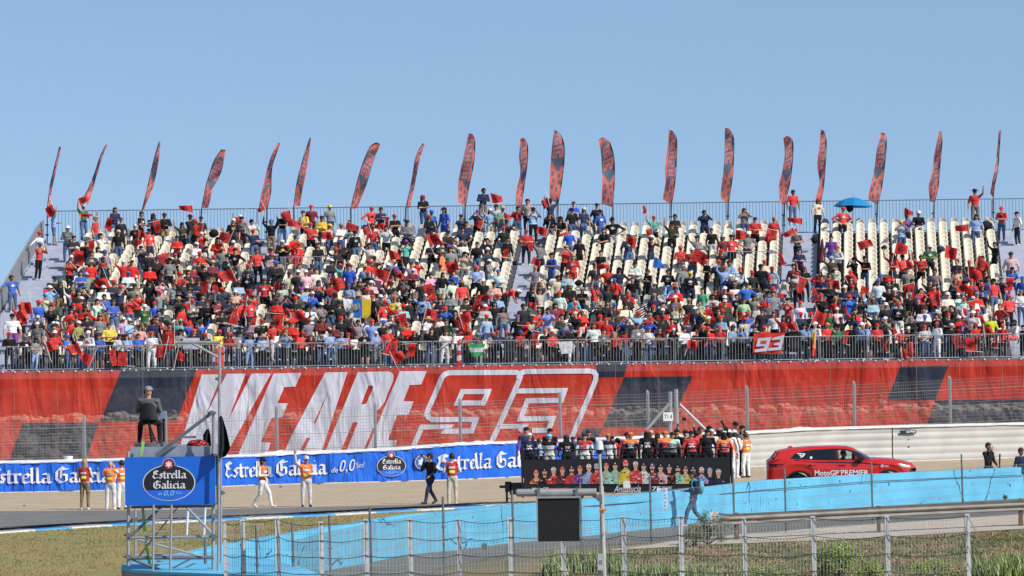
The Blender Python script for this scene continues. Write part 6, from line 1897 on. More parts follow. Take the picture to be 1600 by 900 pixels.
for pl in ([(300, 236), (345, 190), (405, 168), (470, 158), (445, 246)], [(462, 248), (486, 156), (600, 146), (722, 141), (748, 252), (600, 250)]):
    sidepanel('side_window', pl, M_glass, .02)
M_cab = mat('clear_tinted_glass', (.05, .07, .065), .06, .02, 1)
nt = M_cab.node_tree; tr = nt.nodes.new('ShaderNodeBsdfTransparent'); tr.inputs['Color'].default_value = (.82, .92, .88, 1); mx = nt.nodes.new('ShaderNodeMixShader'); mx.inputs['Fac'].default_value = .88
nt.links.new(nt.nodes['Principled BSDF'].outputs['BSDF'], mx.inputs[1]); nt.links.new(tr.outputs['BSDF'], mx.inputs[2]); nt.links.new(mx.outputs['Shader'], nt.nodes['Material Output'].inputs['Surface'])
sidepanel('front_side_window', FW, M_cab, .02, far=True)
sidepanel('front_side_window', FW, M_cab, .02)
sidepanel('body_side_line', [(320, 240), (480, 256), (760, 264), (1000, 272), (1200, 290), (1200, 297), (1000, 282), (760, 275), (480, 270), (330, 252)], M_trim, .012, 2)
sidepanel('windscreen_pillar_glass', [(925, 140), (985, 165), (1060, 205), (1115, 246), (1085, 246), (1010, 200), (940, 158)], mat('glass_sky', (.10, .17, .30), .1), .03, 3)
sidepanel('tail_light', [(75, 292), (130, 286), (218, 292), (205, 310), (150, 320), (80, 312)], mat('tail_lens', (.05, .006, .006), .2), .014, 3)
sidepanel('tail_light_bar', [(155, 306), (198, 300), (196, 308), (154, 316)], mat('tail_red', (.7, .05, .03), .3), .02, 2)
sidepanel('headlight', [(1380, 306), (1460, 312), (1530, 322), (1510, 334), (1440, 326), (1390, 316)], mat('headlight_lens', (.30, .31, .33), .1), .014, 2)
sidepanel('front_grille', [(1500, 320), (1548, 330), (1550, 372), (1495, 370), (1490, 350)], M_trim, .016, 3)
for zx in (505, 805):
    sidepanel('door_handle', [(zx - 38, 296), (zx + 36, 296), (zx + 30, 308), (zx - 30, 308)], M_trim, .02, 2)
for a, w in ((745, 2.5), (470, 1.8), (1120, 2.0)): sidepanel('door_gap', [(a, 262), (a + w, 262), (a + w + 12, 400), (a + 12, 400)], M_trim, .0135, 6)
for wx, wr in wheels:
    x = XA + wx * Lc
    # black arch lip
    mb = MB()
    for k in range(14):
        a0, a1 = math.pi * k / 14 * 1.1 - .15, math.pi * (k + 1) / 14 * 1.1 - .15
        i0, i1 = wr + .05, wr + .125
        mb.add([(x + i0 * math.cos(a0), DC - .004, .42 + i0 * math.sin(a0)), (x + i1 * math.cos(a0), DC + .0, .42 + i1 * math.sin(a0)), (x + i1 * math.cos(a1), DC + .0, .42 + i1 * math.sin(a1)), (x + i0 * math.cos(a1), DC - .004, .42 + i0 * math.sin(a1))], [(0, 1, 2, 3)])
    mb.obj('wheel_arch', M_trim, car)
    for y in (DC + .13, DC + CW - .35):
        w_ = empty('wheel', None, None); w_.parent = car
        mb = MB(); mb.tube((x, y, .42), (x, y + .26, .42), .42, n=28); mb.obj('tyre', M_black, w_, smooth=False)
        mb = MB(); mb.tube((x, y - .012, .42), (x, y + .01, .42), .31, n=24)
        for k in range(5):
            a = 2 * math.pi * k / 5; mb.box((x + .13 * math.cos(a), y - .02, .42 + .13 * math.sin(a)), (.24, .03, .05), 0, Matrix.Rotation(-a, 3, 'Y'))
        mb.obj('rim', M_trim, w_)
mb = MB(); mb.box((0, 0, 0), (.16, .22, .12)); mi_ = mb.obj('wing_mirror', M_trim, car); mi_.location = onside(985, 240, .14)
mb = MB(); mb.grid(lambda u, v: (cz(170, 165).x - .34 * u - .02, DC + .25 + (CW - .5) * v, cz(170, 165).z - .42 * u), 4, 8); mb.obj('rear_window', M_glass, car)
mb = MB(); mb.add([cz(300, 130) + Vector((-.12, .5, 0)), cz(300, 130) + Vector((.1, .5, .0)), cz(300, 130) + Vector((.02, .5, .07)), cz(300, 130) + Vector((-.08, .5, .06))], [(0, 1, 2, 3)]); mb.obj('roof_aerial', M_car, car)
mb = MB(); mb.box((XA + Lc / 2, DC + CW / 2, .45), (Lc * .9, CW * .8, .4)); mb.obj('underbody', M_black, car)
# inside: driver silhouette as seen through the window, seat, wheel
dr = empty('driver', None, None); dr.parent = car
c = cz(828, 190); yb = DC + .62
mb = MB(); mb.ell((c.x + .02, yb, c.z - .02), (.095, .08, .125), 12, 8); mb.ell((c.x + .11, yb, c.z - .035), (.02, .02, .03), 6, 4); mb.obj('driver_head', SKIN[0], dr, smooth=True)
mb = MB(); mb.ell((c.x, yb, c.z + .035), (.11, .10, .105), 12, 8); mb.obj('driver_cap', cm('k'), dr, smooth=True)
mb = MB(); mb.ell((c.x - .02, yb, c.z - .38), (.17, .23, .27), 12, 8); mb.tube((c.x, yb, c.z - .2), (c.x + .01, yb, c.z - .1), .06, n=8); mb.tube((c.x + .04, yb - .2, c.z - .28), (c.x + .42, yb - .12, c.z - .34), .05, .04, 8); mb.obj('driver_torso', cm('k'), dr, smooth=True)
mb = MB(); mb.box((c.x - .20, yb, c.z - .10), (.09, .26, .22)); mb.box((c.x - .18, yb, c.z - .42), (.12, .48, .5)); mb.obj('driver_seat', M_trim, dr)
def sp_text(body_, x0_, x1_, y0_, y1_, m_, bold=.02, sh=0., name='side_lettering'):
    vs, fs = fit_text(body_, x0_, x1_, -y0_, -y1_, bold, sh)
    ym_ = min(onside(x0_ + (x1_ - x0_) * k / 8, y0_ + (y1_ - y0_) * j / 3, .02).y for k in range(9) for j in range(4))
    bm = bmesh.new(); bv = [bm.verts.new((cz(v[0], -v[1]).x, ym_, cz(v[0], -v[1]).z)) for v in vs]
    for f in fs:
        try: bm.faces.new([bv[i] for i in f])
        except ValueError: pass
    me = bpy.data.meshes.new(name); bm.to_mesh(me); bm.free(); me.materials.append(m_); return mobj(name, me, car)
ML = mat('car_lettering_white', (.72, .72, .74), .5)
sp_text('MotoGP', 530, 772, 404, 350, ML); sp_text('TM', 774, 790, 362, 352, ML, .01); sp_text('PREMIER', 794, 1068, 396, 348, ML)
for pl in ([(358, 180), (440, 182), (436, 192), (362, 190)], [(372, 196), (402, 196), (398, 222), (386, 208)], [(402, 206), (430, 188), (440, 192), (418, 218), (398, 224)], [(380, 224), (402, 222), (396, 228)]):
    sidepanel('window_sticker', pl, ML, .03, 2)
sidepanel('window_sticker', [(486, 214), (508, 214), (508, 237), (486, 237)], ML, .03, 2)
sp_text('75', 1188, 1220, 322, 296, ML, .03, .2); sp_text('YEARS', 1226, 1272, 318, 302, ML, .01, .3)
# ================================================================== CAMERA TOWER (scaffold)
D1, D2 = 101.6, 106.4
tw = empty('camera_tower', 'tall tubular scaffold camera tower standing on the round-ended blue platform', 'scaffold', (0, 0, 0))
def tb(name, p, q, D, r=.026, m=M_steel, parent=None, Dq=None):
    mb = MB(); a = P(p[0], p[1], D); c = P(q[0], q[1], Dq or D)
    mb.tube(a, c, r, n=8)
    return mb.obj(name, m, parent if parent is not None else tw)
zx = lambda x, y: (180 + x / 8, 788 + y / 8)
tb('standard', (200.5, 705), (200.5, 884), D1 + .05, .036)
tb('standard', (211.5, 760), (211.5, 880), D2, .026)
tb('standard', (334, 645), (333, 895), D1 + .05, .036)
tb('standard', (343.5, 540), (341, 895), D1 - .3, .030)
tb('standard', (345, 645), (345.5, 880), D1 + .6, .022)
tb('standard', (321, 840), (321, 893), D2 - 2, .035, M_steel_d)
for a, c in (((240, 788), (239, 896)), ((268, 788), (266, 897))): tb('ladder_rail', a, c, D1 - .1, .026)
for y in (797, 812, 830.5, 848, 865, 881): tb('ladder_rung', (240, y), (267, y), D1 - .1, .014)
for a, c in (((294, 788), (291.5, 838)), ((321, 788), (318.5, 838))): tb('rear_ladder_rail', a, c, D2, .027, mat('white_tube', (.7, .7, .7), .5))
for y in (794, 808, 824): tb('ladder_rung', (294, y), (320, y), D2, .014)
tb('ledger', (201, 840.5), (334, 838.5), D1 + .02, .03); tb('ledger', (212, 838), (330, 837), D2, .03, M_steel_d)
tb('ledger', (201, 872), (334, 871), D1 + .02, .036, M_steel_d); tb('ledger', (212, 868), (330, 868), D2, .026)
tb('brace', (203, 840), (256, 788), D1 + .12, .032, M_steel_d); tb('brace', (287, 788), (331, 833), D2 - .6, .03)
tb('brace', (215, 843), (325, 872), D2 - 1, .028); tb('brace', (205, 873), (256, 893), D1 + .5, .032, M_steel_d)
tb('brace', (245, 876), (300, 895), D2 - 1, .022, mat('brown_tube', (.16, .10, .08), .6)); tb('brace', (258, 894), (300, 872), D1 + 1, .018, M_steel_d); tb('brace', (270, 895), (305, 880), D1 + 1.3, .014, M_steel_d)
tb('brace', (281, 788), (217, 870), D2 - 1.5, .022, mat('brown_tube', (.16, .10, .08)))
tb('rigging_boom', (243, 712), (331, 645), D1 - .1, .036, M_steel_d)
for (x, y) in ((200.5, 836), (200.5, 870), (334, 806), (334, 838), (334, 712), (343, 592), (343, 713), (345, 770), (211.5, 812), (331, 645)):
    mb = MB(); c = P(x, y, D1); mb.box(c, (.11, .12, .09)); mb.tube(c + Vector((-.09, 0, 0)), c + Vector((.09, 0, 0)), .022); mb.obj('clamp', M_steel_d, tw)
mb = MB(); a = P(204, 699, D1 + .2); c = P(333, 713, D1 + .2); mb.box(((a.x + c.x) / 2, D1 + 1.3, (a.z + c.z) / 2), (c.x - a.x, 2.3, a.z - c.z)); mb.obj('platform_deck', mat('scaffold_deck_alu', (.32, .36, .42), .45, .1, 4, metal=.3), tw)
mb = MB(); a = P(203, 790, D1 + .3); c = P(331, 795, D1 + .3); mb.box(((a.x + c.x) / 2, D1 + 1.3, (a.z + c.z) / 2), (c.x - a.x, 1.6, .05)); mb.obj('lower_deck', M_steel_d, tw)
# overhead arm
tb('overhead_arm', (277, 535), (344, 535), D1 - .3, .034); tb('overhead_arm_brace', (300, 536), (342, 559), D1 - .3, .026)
tb('overhead_arm_end', (278, 535), (278, 541), D1 - .3, .03)
# ratchet straps
sg_ = mat('lime_strap', (.25, .55, .12), .7)
for a, c, D in (((224, 690), (221, 712), D1 - .02), ((223, 792), (226, 830), D1 + 1.5), ((228, 850), (236, 893), D1 + 1.2)):
    mb = MB(); p, q = P(*a, D), P(*c, D); w = .03; mb.add([p + Vector((-w, 0, 0)), p + Vector((w, 0, 0)), q + Vector((w, 0, 0)), q + Vector((-w, 0, 0))], [(0, 1, 2, 3)]); mb.obj('ratchet_strap', sg_, tw)
# billboard on the tower
bb = empty('billboard', 'blue board with a black oval brewery badge on the front of the scaffold tower', 'billboard', (0, 0, 0))
a = P(195.5, 714, D1 - .12); c = P(336, 788.5, D1 - .12); YBB = D1 - .12
c0, c1 = P(195.5, 788, YBB), P(335.8, 712, YBB)
bx0, bx1 = c0.x, c1.x; bz0 = (P(195.5, 790, YBB).z + P(336, 788, YBB).z) / 2 ; bz1 = (P(195.5, 715, YBB).z + P(336, 712.5, YBB).z) / 2
mb = MB(); mb.box(((bx0 + bx1) / 2, YBB + .015, (bz0 + bz1) / 2), (bx1 - bx0, .03, bz1 - bz0)); mb.obj('board', mat('board_blue', (.012, .13, .60), .45, .05, 1.5), bb)
mb = MB(); mb.box((bx1 + .035, YBB + .3, (bz0 + bz1) / 2), (.03, .6, bz1 - bz0)); mb.obj('return_edge', M_badge, bb)
cx_ = P(264, 750, YBB).x; zt_, zb2 = P(264, 717.3, YBB).z, P(264, 782.4, YBB).z; wd = P(305, 750, YBB).x - P(223, 750, YBB).x
for key, vs, fs, lift in badge(cx_, (zt_ + zb2) / 2, wd, zt_ - zb2):
    mb = MB(); mb.add([(v[0], YBB - .004 - lift * .5 - (v[2] * .3 if len(v) > 2 else 0), v[1]) for v in vs], fs); mb.obj('badge_print', BM[key], bb)
# the camera operator on a stool, with a round platform plate
zpl = P(240, 689.5, D1 + 1).z
op = P(233, 690, D1 + 1.0)
mb = MB(); mb.tube((op.x + .15, D1 + 1.0, zpl - .10), (op.x + .15, D1 + 1.0, zpl - .04), .46, n=28); mb.obj('round_plate', M_steel_d, tw)
for dx in (-.3, .45): tb('plate_leg', (0, 0), (0, 0), 1) if False else None
mb = MB(); mb.tube((op.x - .2, D1 + 1, zpl - .25), (op.x - .2, D1 + 1, zpl - .08), .05); mb.tube((op.x + .5, D1 + 1, zpl - .25), (op.x + .5, D1 + 1, zpl - .08), .05); mb.obj('plate_legs', M_black, tw)
Hs = P(232, 603, D1 + 1).z - (zpl - .03)
person((op.x, D1 + 1.0, zpl - .04), R(178), 'G', 'k', 'g', 'T', 'camera operator in grey jacket and headset seated on a stool atop the scaffold tower', scale=Hs / 1.42, hi=True, seed=31, skin=0, sleeve='G', headset=True, wide=1.12)
st = empty('stool', 'black swivel stool with backrest under the camera operator', 'stool', (op.x, D1 + 1.0, zpl - .04))
mb = MB(); mb.grid(lambda u, v: ((u - .5) * .40 * (1 - .25 * v), -.22 + .06 * (2 * u - 1) ** 2, .50 + .36 * v * (1 - .2 * abs(2 * u - 1) ** 3)), 10, 8); ob = mb.obj('backrest', M_black, st, smooth=True)
mb = MB(); mb.tube((0, -.02, .50), (0, -.02, .56), .2, n=18); mb.obj('stool_seat', M_black, st)
mb = MB(); mb.tube((0, 0, .5), (.06, 0, .02), .035); mb.tube((.0, -.1, .46), (.14, -.1, .05), .022); mb.tube((-.12, -.1, .42), (.16, -.1, .42), .016); mb.tube((0, 0, .2), (.2, 0, .0), .022); mb.obj('stool_stem', M_black, st)
vc = empty('camera', 'broadcast camera on a pedestal in front of the seated operator', 'camera', (op.x + .28, D1 + 1.45, zpl + .55))
mb = MB(); mb.box((0, 0, 0), (.12, .34, .15)); mb.obj('camera_body', mat('camera_blue_grey', (.18, .24, .33), .4), vc); mb = MB(); mb.tube((0, .17, 0), (0, .34, 0), .06, n=12); mb.obj('lens', M_black, vc); mb = MB(); mb.tube((0, 0, -.08), (0, 0, -.58), .03); mb.obj('pedestal', M_black, vc)
# coats and kit
def drape(name, lab, cat, px, D, m):
    pts = [P(x, y, D) for x, y in px]; o_ = pts[0]
    r_ = empty(name, lab, cat, o_); mb = MB()
    n = len(px) // 2
    Lf, Rt = px[:n], px[n:][::-1]
    def fn(u, v):
        l = crv(Lf, v); rr = crv(Rt, v); x = l[0] + (rr[0] - l[0]) * u; y = l[1] + (rr[1] - l[1]) * u
        return P(x, y, D + .12 * math.sin(u * 9 + v * 2) * (.3 + v)) - o_
    mb.grid(fn, 14, 16); mb.obj('cloth', m, r_, smooth=True)
drape('rain_coat', 'long black rain coat hanging from the mast of the camera tower', 'coat', [(344, 650), (341, 672), (340, 700), (341, 716), (353, 713), (360, 700), (354, 672), (347, 650)], D1 - .35, M_blackcloth)
drape('jacket', 'black and white jacket hung inside the scaffold top', 'jacket', [(322, 671), (317, 680), (318, 697), (330, 697), (329, 680), (326, 670)], D1 + .8, M_blackcloth)
bg_ = P(309, 695, D1 + .7); r_ = empty('kit_bag', 'red and black kit bag lying on the scaffold deck', 'bag', (bg_.x, D1 + .7, P(309, 699, D1 + .7).z))
mb = MB(); mb.grid(lambda u, v: (.24 * math.cos(2 * math.pi * u) * math.sin(math.pi * v), .12 * math.sin(2 * math.pi * u) * math.sin(math.pi * v), .07 - .08 * math.cos(math.pi * v) + .02 * math.sin(u * 25 + v * 8)), 24, 10, mf=lambda i, j: 1 if (i * 7 + j * 3) % 5 < 2 else 0)
mb.obj('bag_body', [cm('k'), cm('r')], r_, smooth=True)
bxp = P(312, 684, D1 + 1.2); r_ = empty('equipment_box', 'small white equipment box clamped behind the scaffold top', 'box', bxp)
mb = MB(); mb.box((0, 0, 0), (.15, .12, .18)); mb.obj('housing', mat('white_box', (.5, .53, .62), .5), r_); mb = MB(); mb.tube((-.35, 0, .02), (.1, 0, .02), .02); mb.obj('mounting_arm', M_steel_d, r_)

# ================================================================== WALL FENCE (fine mesh, thin posts)
WF = [(380, 822, 98.5), (403, 820, 100), (459, 816, 102.5), (517, 805, 107), (580, 792.5, 111), (694, 776.5, 118), (802, 766, 122.5), (908, 752.5, 129), (1017, 743, 134), (1147, 732, 139), (1227.5, 732.5, 141), (1363, 721, 146), (1504, 709.5, 151.6), (1650, 698, 157)]
wf = empty('wall_fence', 'fine green-grey welded mesh fence on slim posts along the sky blue wall', 'fence')
wpts = []
for x, y, D in WF:
    t = P(x, y, D); wpts.append((Vector((t.x, D, 0)), t.z))
for q, t in wpts:
    mb = MB(); mb.tube((q.x - .01, q.y, 0), (q.x - .035, q.y, t), .028, n=8)
    for h in (.35, 1.2): mb.tube((q.x - .02, q.y, h), (q.x - .02, q.y, h + .05), .045, n=8)
    mb.obj('post', M_steel_d, wf)
M_meshw = mat('green_grey_mesh', (.16, .20, .20), .6, .1, 3)
for k in range(2, len(wpts) - 1):
    (a, ta), (c, tc_) = wpts[k], wpts[k + 1]
    t0, t1 = min(ta, 1.62 if k < 7 else 1.5), min(tc_, 1.62 if k < 7 else 1.5)
    mb = MB(); n = int((c - a).length / .075)
    for i in range(n + 1):
        q = a.lerp(c, i / n); t = t0 + (t1 - t0) * i / n; r = .0032
        mb.add([(q.x - r, q.y - .03, .05), (q.x + r, q.y - .03, .05), (q.x + r, q.y - .03, t), (q.x - r, q.y - .03, t)], [(0, 1, 2, 3)])
    for z in (.06, .3, .36, .62, .68, .94, 1.0, 1.26, 1.5):
        r = .0045; mb.add([(a.x, a.y - .03, z - r), (c.x, c.y - .03, z - r), (c.x, c.y - .03, z + r), (a.x, a.y - .03, z + r)], [(0, 1, 2, 3)])
    mb.obj('mesh_panel', M_meshw, wf)
# ================================================================== NEAR FENCE (thick posts, sagging wires)
NF = [(350, 812, 99), (379, 812, 98.5), (433, 808.5, 98), (501, 815, 97.5), (571, 811, 97.5), (640, 809.5, 97.5), (716, 809.5, 97.5), (796, 809, 97), (878, 846, 97), (973.5, 806, 96.5), (1063, 805, 96), (1162, 808, 96), (1270, 806.5, 95.5), (1385.5, 806, 95), (1511, 803, 94.5)]
nf = empty('chain_fence', 'nearest wire fence on thick galvanised posts with sagging dark wires', 'fence')
npts = []
for x, y, D in NF:
    t = P(x, y if y < 840 else 808, D); npts.append((Vector((t.x, D, 0)), t.z))
for i, (q, t) in enumerate(npts):
    mb = MB(); lean = .04
    w = .058 if i > 0 else .04
    rot = Matrix.Rotation(math.atan(lean / t), 3, 'Y')
    mb.box((q.x + .02, q.y, t / 2), (w * 1.5, .09, t), 0, Matrix.Rotation(-math.atan(lean / t), 3, 'Y'))
    mb.box((q.x + .02 - w * .55, q.y - .046, t / 2), (w * .35, .012, t * .99), 0, Matrix.Rotation(-math.atan(lean / t), 3, 'Y'))
    mb.obj('post', mat('light_galvanised', (.62, .62, .62), .55, .12, 5, metal=.2), nf)
for k in range(len(npts) - 1):
    (a, ta), (c, tc_) = npts[k], npts[k + 1]
    rg = random.Random(k)
    for j in range(5):
        f = .985 - j * .155
        sag = rg.uniform(.03, .085)
        pts = [Vector((a.x + (c.x - a.x) * u, a.y - .06 + (c.y - a.y) * u, (ta + (tc_ - ta) * u) * f - sag * 4 * u * (1 - u))) for u in np.linspace(0, 1, 9)]
        mb = MB(); mb.path(pts, .0085, 4); mb.obj('sagging_wire', M_wire_d, nf)
    mb = MB(); n = int((c - a).length / .068); r = .0035
    for i in range(n + 1):
        u = i / n; q = a.lerp(c, u); t = (ta + (tc_ - ta) * u) * .985 - .06 * 4 * u * (1 - u)
        dx = rg.uniform(-.008, .008)
        mb.add([(q.x - r, q.y - .05, .05), (q.x + r, q.y - .05, .05), (q.x + r + dx, q.y - .05, t), (q.x - r + dx, q.y - .05, t)], [(0, 1, 2, 3)])
    for j in range(13):
        z = .2 + j * .16
        if z > ta - .15: break
        s_ = rg.uniform(.0, .05)
        for u0_, u1_ in ((0, .33), (.33, .67), (.67, 1)):
            q0, q1 = a.lerp(c, u0_), a.lerp(c, u1_); z0_, z1_ = z - s_ * 4 * u0_ * (1 - u0_), z - s_ * 4 * u1_ * (1 - u1_)
            mb.add([(q0.x, q0.y - .052, z0_ - .003), (q1.x, q1.y - .052, z1_ - .003), (q1.x, q1.y - .052, z1_ + .003), (q0.x, q0.y - .052, z0_ + .003)], [(0, 1, 2, 3)])
    mb.obj('wire_mesh', mat('bright_wire', (.42, .42, .39), .5, .1, 4), nf)
q, t = npts[-1]
for (y0_, x1_, y1_) in ((806, 1562, 905), (830, 1556, 925), (852, 1545, 940), (880, 1536, 950)):
    mb = MB(); mb.tube(P(1512, y0_, q.y - .05), P(x1_, y1_, q.y - .6), .007); mb.obj('guy_wire', M_wire, nf)
# ================================================================== GUARDRAIL
gr = empty('guardrail', 'weathered steel crash rail on dark posts between the blue wall and the weeds', 'guardrail')
ga = [P(1123, 801, 135.0), P(1136, 803.5, 136.0), P(1363, 792, 139.7), P(1600, 781.5, 143.2), P(1700, 777, 145)]
gpath = Path2([(p.x, p.y) for p in ga]); gz = [p.z for p in ga]
M_rail = mat('weathered_rail', (.25, .23, .20), .6, .2, 1.5, metal=.2)
mb = MB()
prof = [(0, .0), (.0, -.05), (.075, -.09), (.08, -.14), (.0, -.19), (.0, -.22), (.08, -.26), (.075, -.29), (0, -.31)]
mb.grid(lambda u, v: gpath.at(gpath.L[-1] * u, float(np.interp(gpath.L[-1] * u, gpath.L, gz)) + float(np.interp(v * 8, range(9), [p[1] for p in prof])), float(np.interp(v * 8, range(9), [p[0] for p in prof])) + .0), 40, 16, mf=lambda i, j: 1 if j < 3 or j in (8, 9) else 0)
mb.obj('rail_beam', [M_rail, mat('rail_dark_band', (.085, .07, .055), .8, .25, 3)], gr, smooth=True)  # second slot: darker colour along the upper lip and the middle groove
mb = MB(); e = gpath.at(0, gz[0], .0)
mb.grid(lambda u, v: (e.x - .02 - .22 * math.sin(u * 1.6), e.y - .12 * u, e.z + .03 - .36 * v - .05 * u * v), 5, 6); mb.obj('fishtail_end', mat('rail_end', (.5, .47, .42), .6, .15, 3), gr)
for px in (1153, 1375, 1597):
    s = gpath.pix(px, 810)[0]; c = gpath.at(s, 0, -.06); z = float(np.interp(s, gpath.L, gz))
    mb = MB(); mb.box((c.x, c.y, (z + .02) / 2), (.12, .16, z + .02)); mb.obj('rail_post', mat('rusty_post', (.14, .10, .075), .7, .2, 4), gr)
for px in (1147, 1229, 1366): pass
# ================================================================== GANTRY with screen and dome camera
DG = 93.0
gt = empty('screen_gantry', 'grey pipe gantry with a square black screen on the lamp-style post', 'gantry')
mb = MB(); mb.tube(P(945.5, 960, DG), P(939.5, 760, DG), .052, .046, 12); mb.tube(P(939.5, 760, DG), P(936.5, 708, DG), .032, .028, 10); mb.obj('mast', mat('mast_pale', (.42, .42, .39), .5, .12, 3), gt)
mb = MB(); mb.tube(P(808, 770, DG - .05), P(932, 769, DG - .05), .075, n=12); mb.tube(P(806, 770, DG - .05), P(809, 770, DG - .05), .06, n=10); mb.obj('cross_pipe', M_steel, gt)
mb = MB(); mb.prism([P(922, 773, DG - .05), P(941, 773, DG - .05), P(941, 788, DG - .05)], (0, .02, 0)); mb.obj('gusset', M_steel_d, gt)
for x in (841.5, 901):
    mb = MB(); a = P(x, 762, DG - .14); c = P(x, 779, DG - .14); mb.box(((a.x + c.x) / 2, DG - .14, (a.z + c.z) / 2), (.055, .03, a.z - c.z)); mb.obj('screen_hanger', M_steel_d, gt)
sc = empty('display_screen', 'square matt black display panel in a thin frame hanging from the pipe gantry', 'screen')
a, c = P(840, 779, DG - .2), P(906, 845.5, DG - .2)
mb = MB(); mb.box(((a.x + c.x) / 2, DG - .12, (a.z + c.z) / 2), (c.x - a.x, .14, a.z - c.z)); mb.obj('housing', mat('screen_black', (.010, .010, .011), .85, .3, 40), sc)
mb = MB(); mb.box(((a.x + c.x) / 2, DG - .13, a.z + .02), (c.x - a.x + .04, .18, .035)); mb.box((a.x - .012, DG - .13, (a.z + c.z) / 2), (.02, .18, a.z - c.z)); mb.obj('frame', M_steel, sc)
dc = empty('dome_camera', 'white round surveillance dome camera on top of the gantry post', 'camera', P(936.3, 700, DG))
mb = MB(); mb.tube((0, 0, -.03), (0, 0, .10), .086, .07, 16); mb.ell((0, 0, .10), (.07, .07, .05), 14, 8); mb.obj('camera_housing', mat('camera_white', (.62, .64, .64), .4), dc, smooth=False)
mb = MB(); mb.ell((0, 0, -.04), (.072, .072, .085), 16, 10); mb.obj('dome', M_glass, dc, smooth=True)
ac = empty('side_camera', 'small white box camera on a bent arm beside the gantry post', 'camera', P(979, 757, DG))
mb = MB(); mb.box((0, 0, 0), (.13, .22, .13)); mb.obj('camera_housing', mat('camera_white', (.62, .64, .64)), ac)
o_ = P(979, 757, DG)
mb = MB(); mb.path([P(941, 771, DG) - o_, P(960, 771, DG) - o_, P(967, 768, DG) - o_, P(967, 757, DG) - o_, P(975, 757, DG) - o_], .012, 6); mb.obj('bent_arm', M_steel, ac)
mb = MB(); mb.tube(P(936, 797, DG - .08), P(947, 796, DG - .08), .022, n=6); mb.tube(P(940, 798, DG - .08), P(938, 806, DG - .09), .012, .004, 5); tag(mb.obj('ribbon', cm('o')), 'orange ribbon tied round the gantry post', 'ribbon')
mb = MB(); mb.tube(P(945, 834, DG - .08), P(948, 828, DG - .09), .012, .006, 5); tag(mb.obj('ribbon', cm('o')), 'short orange ribbon scrap low on the gantry post', 'ribbon')
pl = empty('post_plate', 'small grey number plate strapped low on the gantry post', 'sign')
a, c = P(934, 865, DG - .1), P(942.5, 891, DG - .1); mb = MB(); mb.box(((a.x + c.x) / 2, DG - .1, (a.z + c.z) / 2), (c.x - a.x, .012, a.z - c.z)); mb.obj('plate_face', mat('plate_grey', (.4, .42, .46), .5), pl)
vs, fs = fit_text('02', a.x + .02, c.x - .02, c.z + .11, c.z + .19, .01); mb = MB(); mb.add([(v[0], DG - .109, v[1]) for v in vs], fs); mb.obj('plate_digits', M_black, pl)
# ================================================================== VEGETATION
def blades(name, label, cat, n, area, hgt, wid, m, kind='stuff', clump=.0, lean=.5, zfun=None, seed=0):
    g = np.random.default_rng(seed)
    co = []; fa = []
    pts = area(n, g)
    n = len(pts)
    h = hgt * g.uniform(.45, 1.25, n); a = g.uniform(0, 2 * np.pi, n); b_ = g.uniform(0, 2 * np.pi, n); ln = g.uniform(0, lean, n) * h
    wx, wy = np.cos(a) * wid / 2, np.sin(a) * wid / 2
    base = np.column_stack([pts, np.zeros(n)])
    v0 = base + np.column_stack([-wx, -wy, np.zeros(n)]); v1 = base + np.column_stack([wx, wy, np.zeros(n)])
    mid = base + np.column_stack([np.cos(b_) * ln * .35, np.sin(b_) * ln * .35, h * .6]); tip = base + np.column_stack([np.cos(b_) * ln, np.sin(b_) * ln, h])
    off = np.column_stack([wx * .8, wy * .8, np.zeros(n)])
    V_ = np.stack([v0, v1, mid + off, mid - off, tip], 1).reshape(-1, 3)
    i5 = np.arange(n) * 5
    quads = np.column_stack([i5, i5 + 1, i5 + 2, i5 + 3]); tris = np.column_stack([i5 + 3, i5 + 2, i5 + 4])
    me = bpy.data.meshes.new(name); me.vertices.add(len(V_)); me.vertices.foreach_set('co', V_.ravel())
    me.loops.add(n * 7); me.loops.foreach_set('vertex_index', np.concatenate([quads.ravel(), tris.ravel()]).astype(np.int32))
    me.polygons.add(n * 2); me.polygons.foreach_set('loop_start', np.concatenate([np.arange(n) * 4, n * 4 + np.arange(n) * 3]).astype(np.int32))
    ml_ = m if isinstance(m, list) else [m]
    for q in ml_: me.materials.append(q)
    mi = g.integers(0, len(ml_), n); 
    if len(ml_) == 3:
        q_ = np.array([noise.noise(Vector((a * .35, b_ * .12, 11))) for a, b_ in pts]) + g.normal(0, .25, n); mi = np.digitize(q_, [-.1, .15]); mi = np.array([1, 0, 2])[mi]
    if len(ml_) == 4:   # patches of one kind or another, as weeds grow
        q_ = np.array([noise.noise(Vector((a * .9, b_ * .28, 11))) for a, b_ in pts]) + g.normal(0, .22, n); mi = np.digitize(q_, [-.12, .08, .26]); mi = np.array([0, 1, 3, 2])[mi]
    me.polygons.foreach_set('material_index', np.concatenate([mi, mi]).astype(np.int32))
    me.update(calc_edges=True)
    o = mobj(name, me); tag(o, label, cat, kind=kind); return o
M_gb = [mat('dry_grass_straw', (.38, .31, .14), .8, .25, 2, transl=.2), mat('dry_grass_green', (.22, .25, .09), .8, .25, 2, transl=.2), mat('dry_grass_ochre', (.36, .25, .11), .8, .25, 2, transl=.2)]
kx = np.array([k.x for k in kerb]); ky = np.array([k.y for k in kerb])
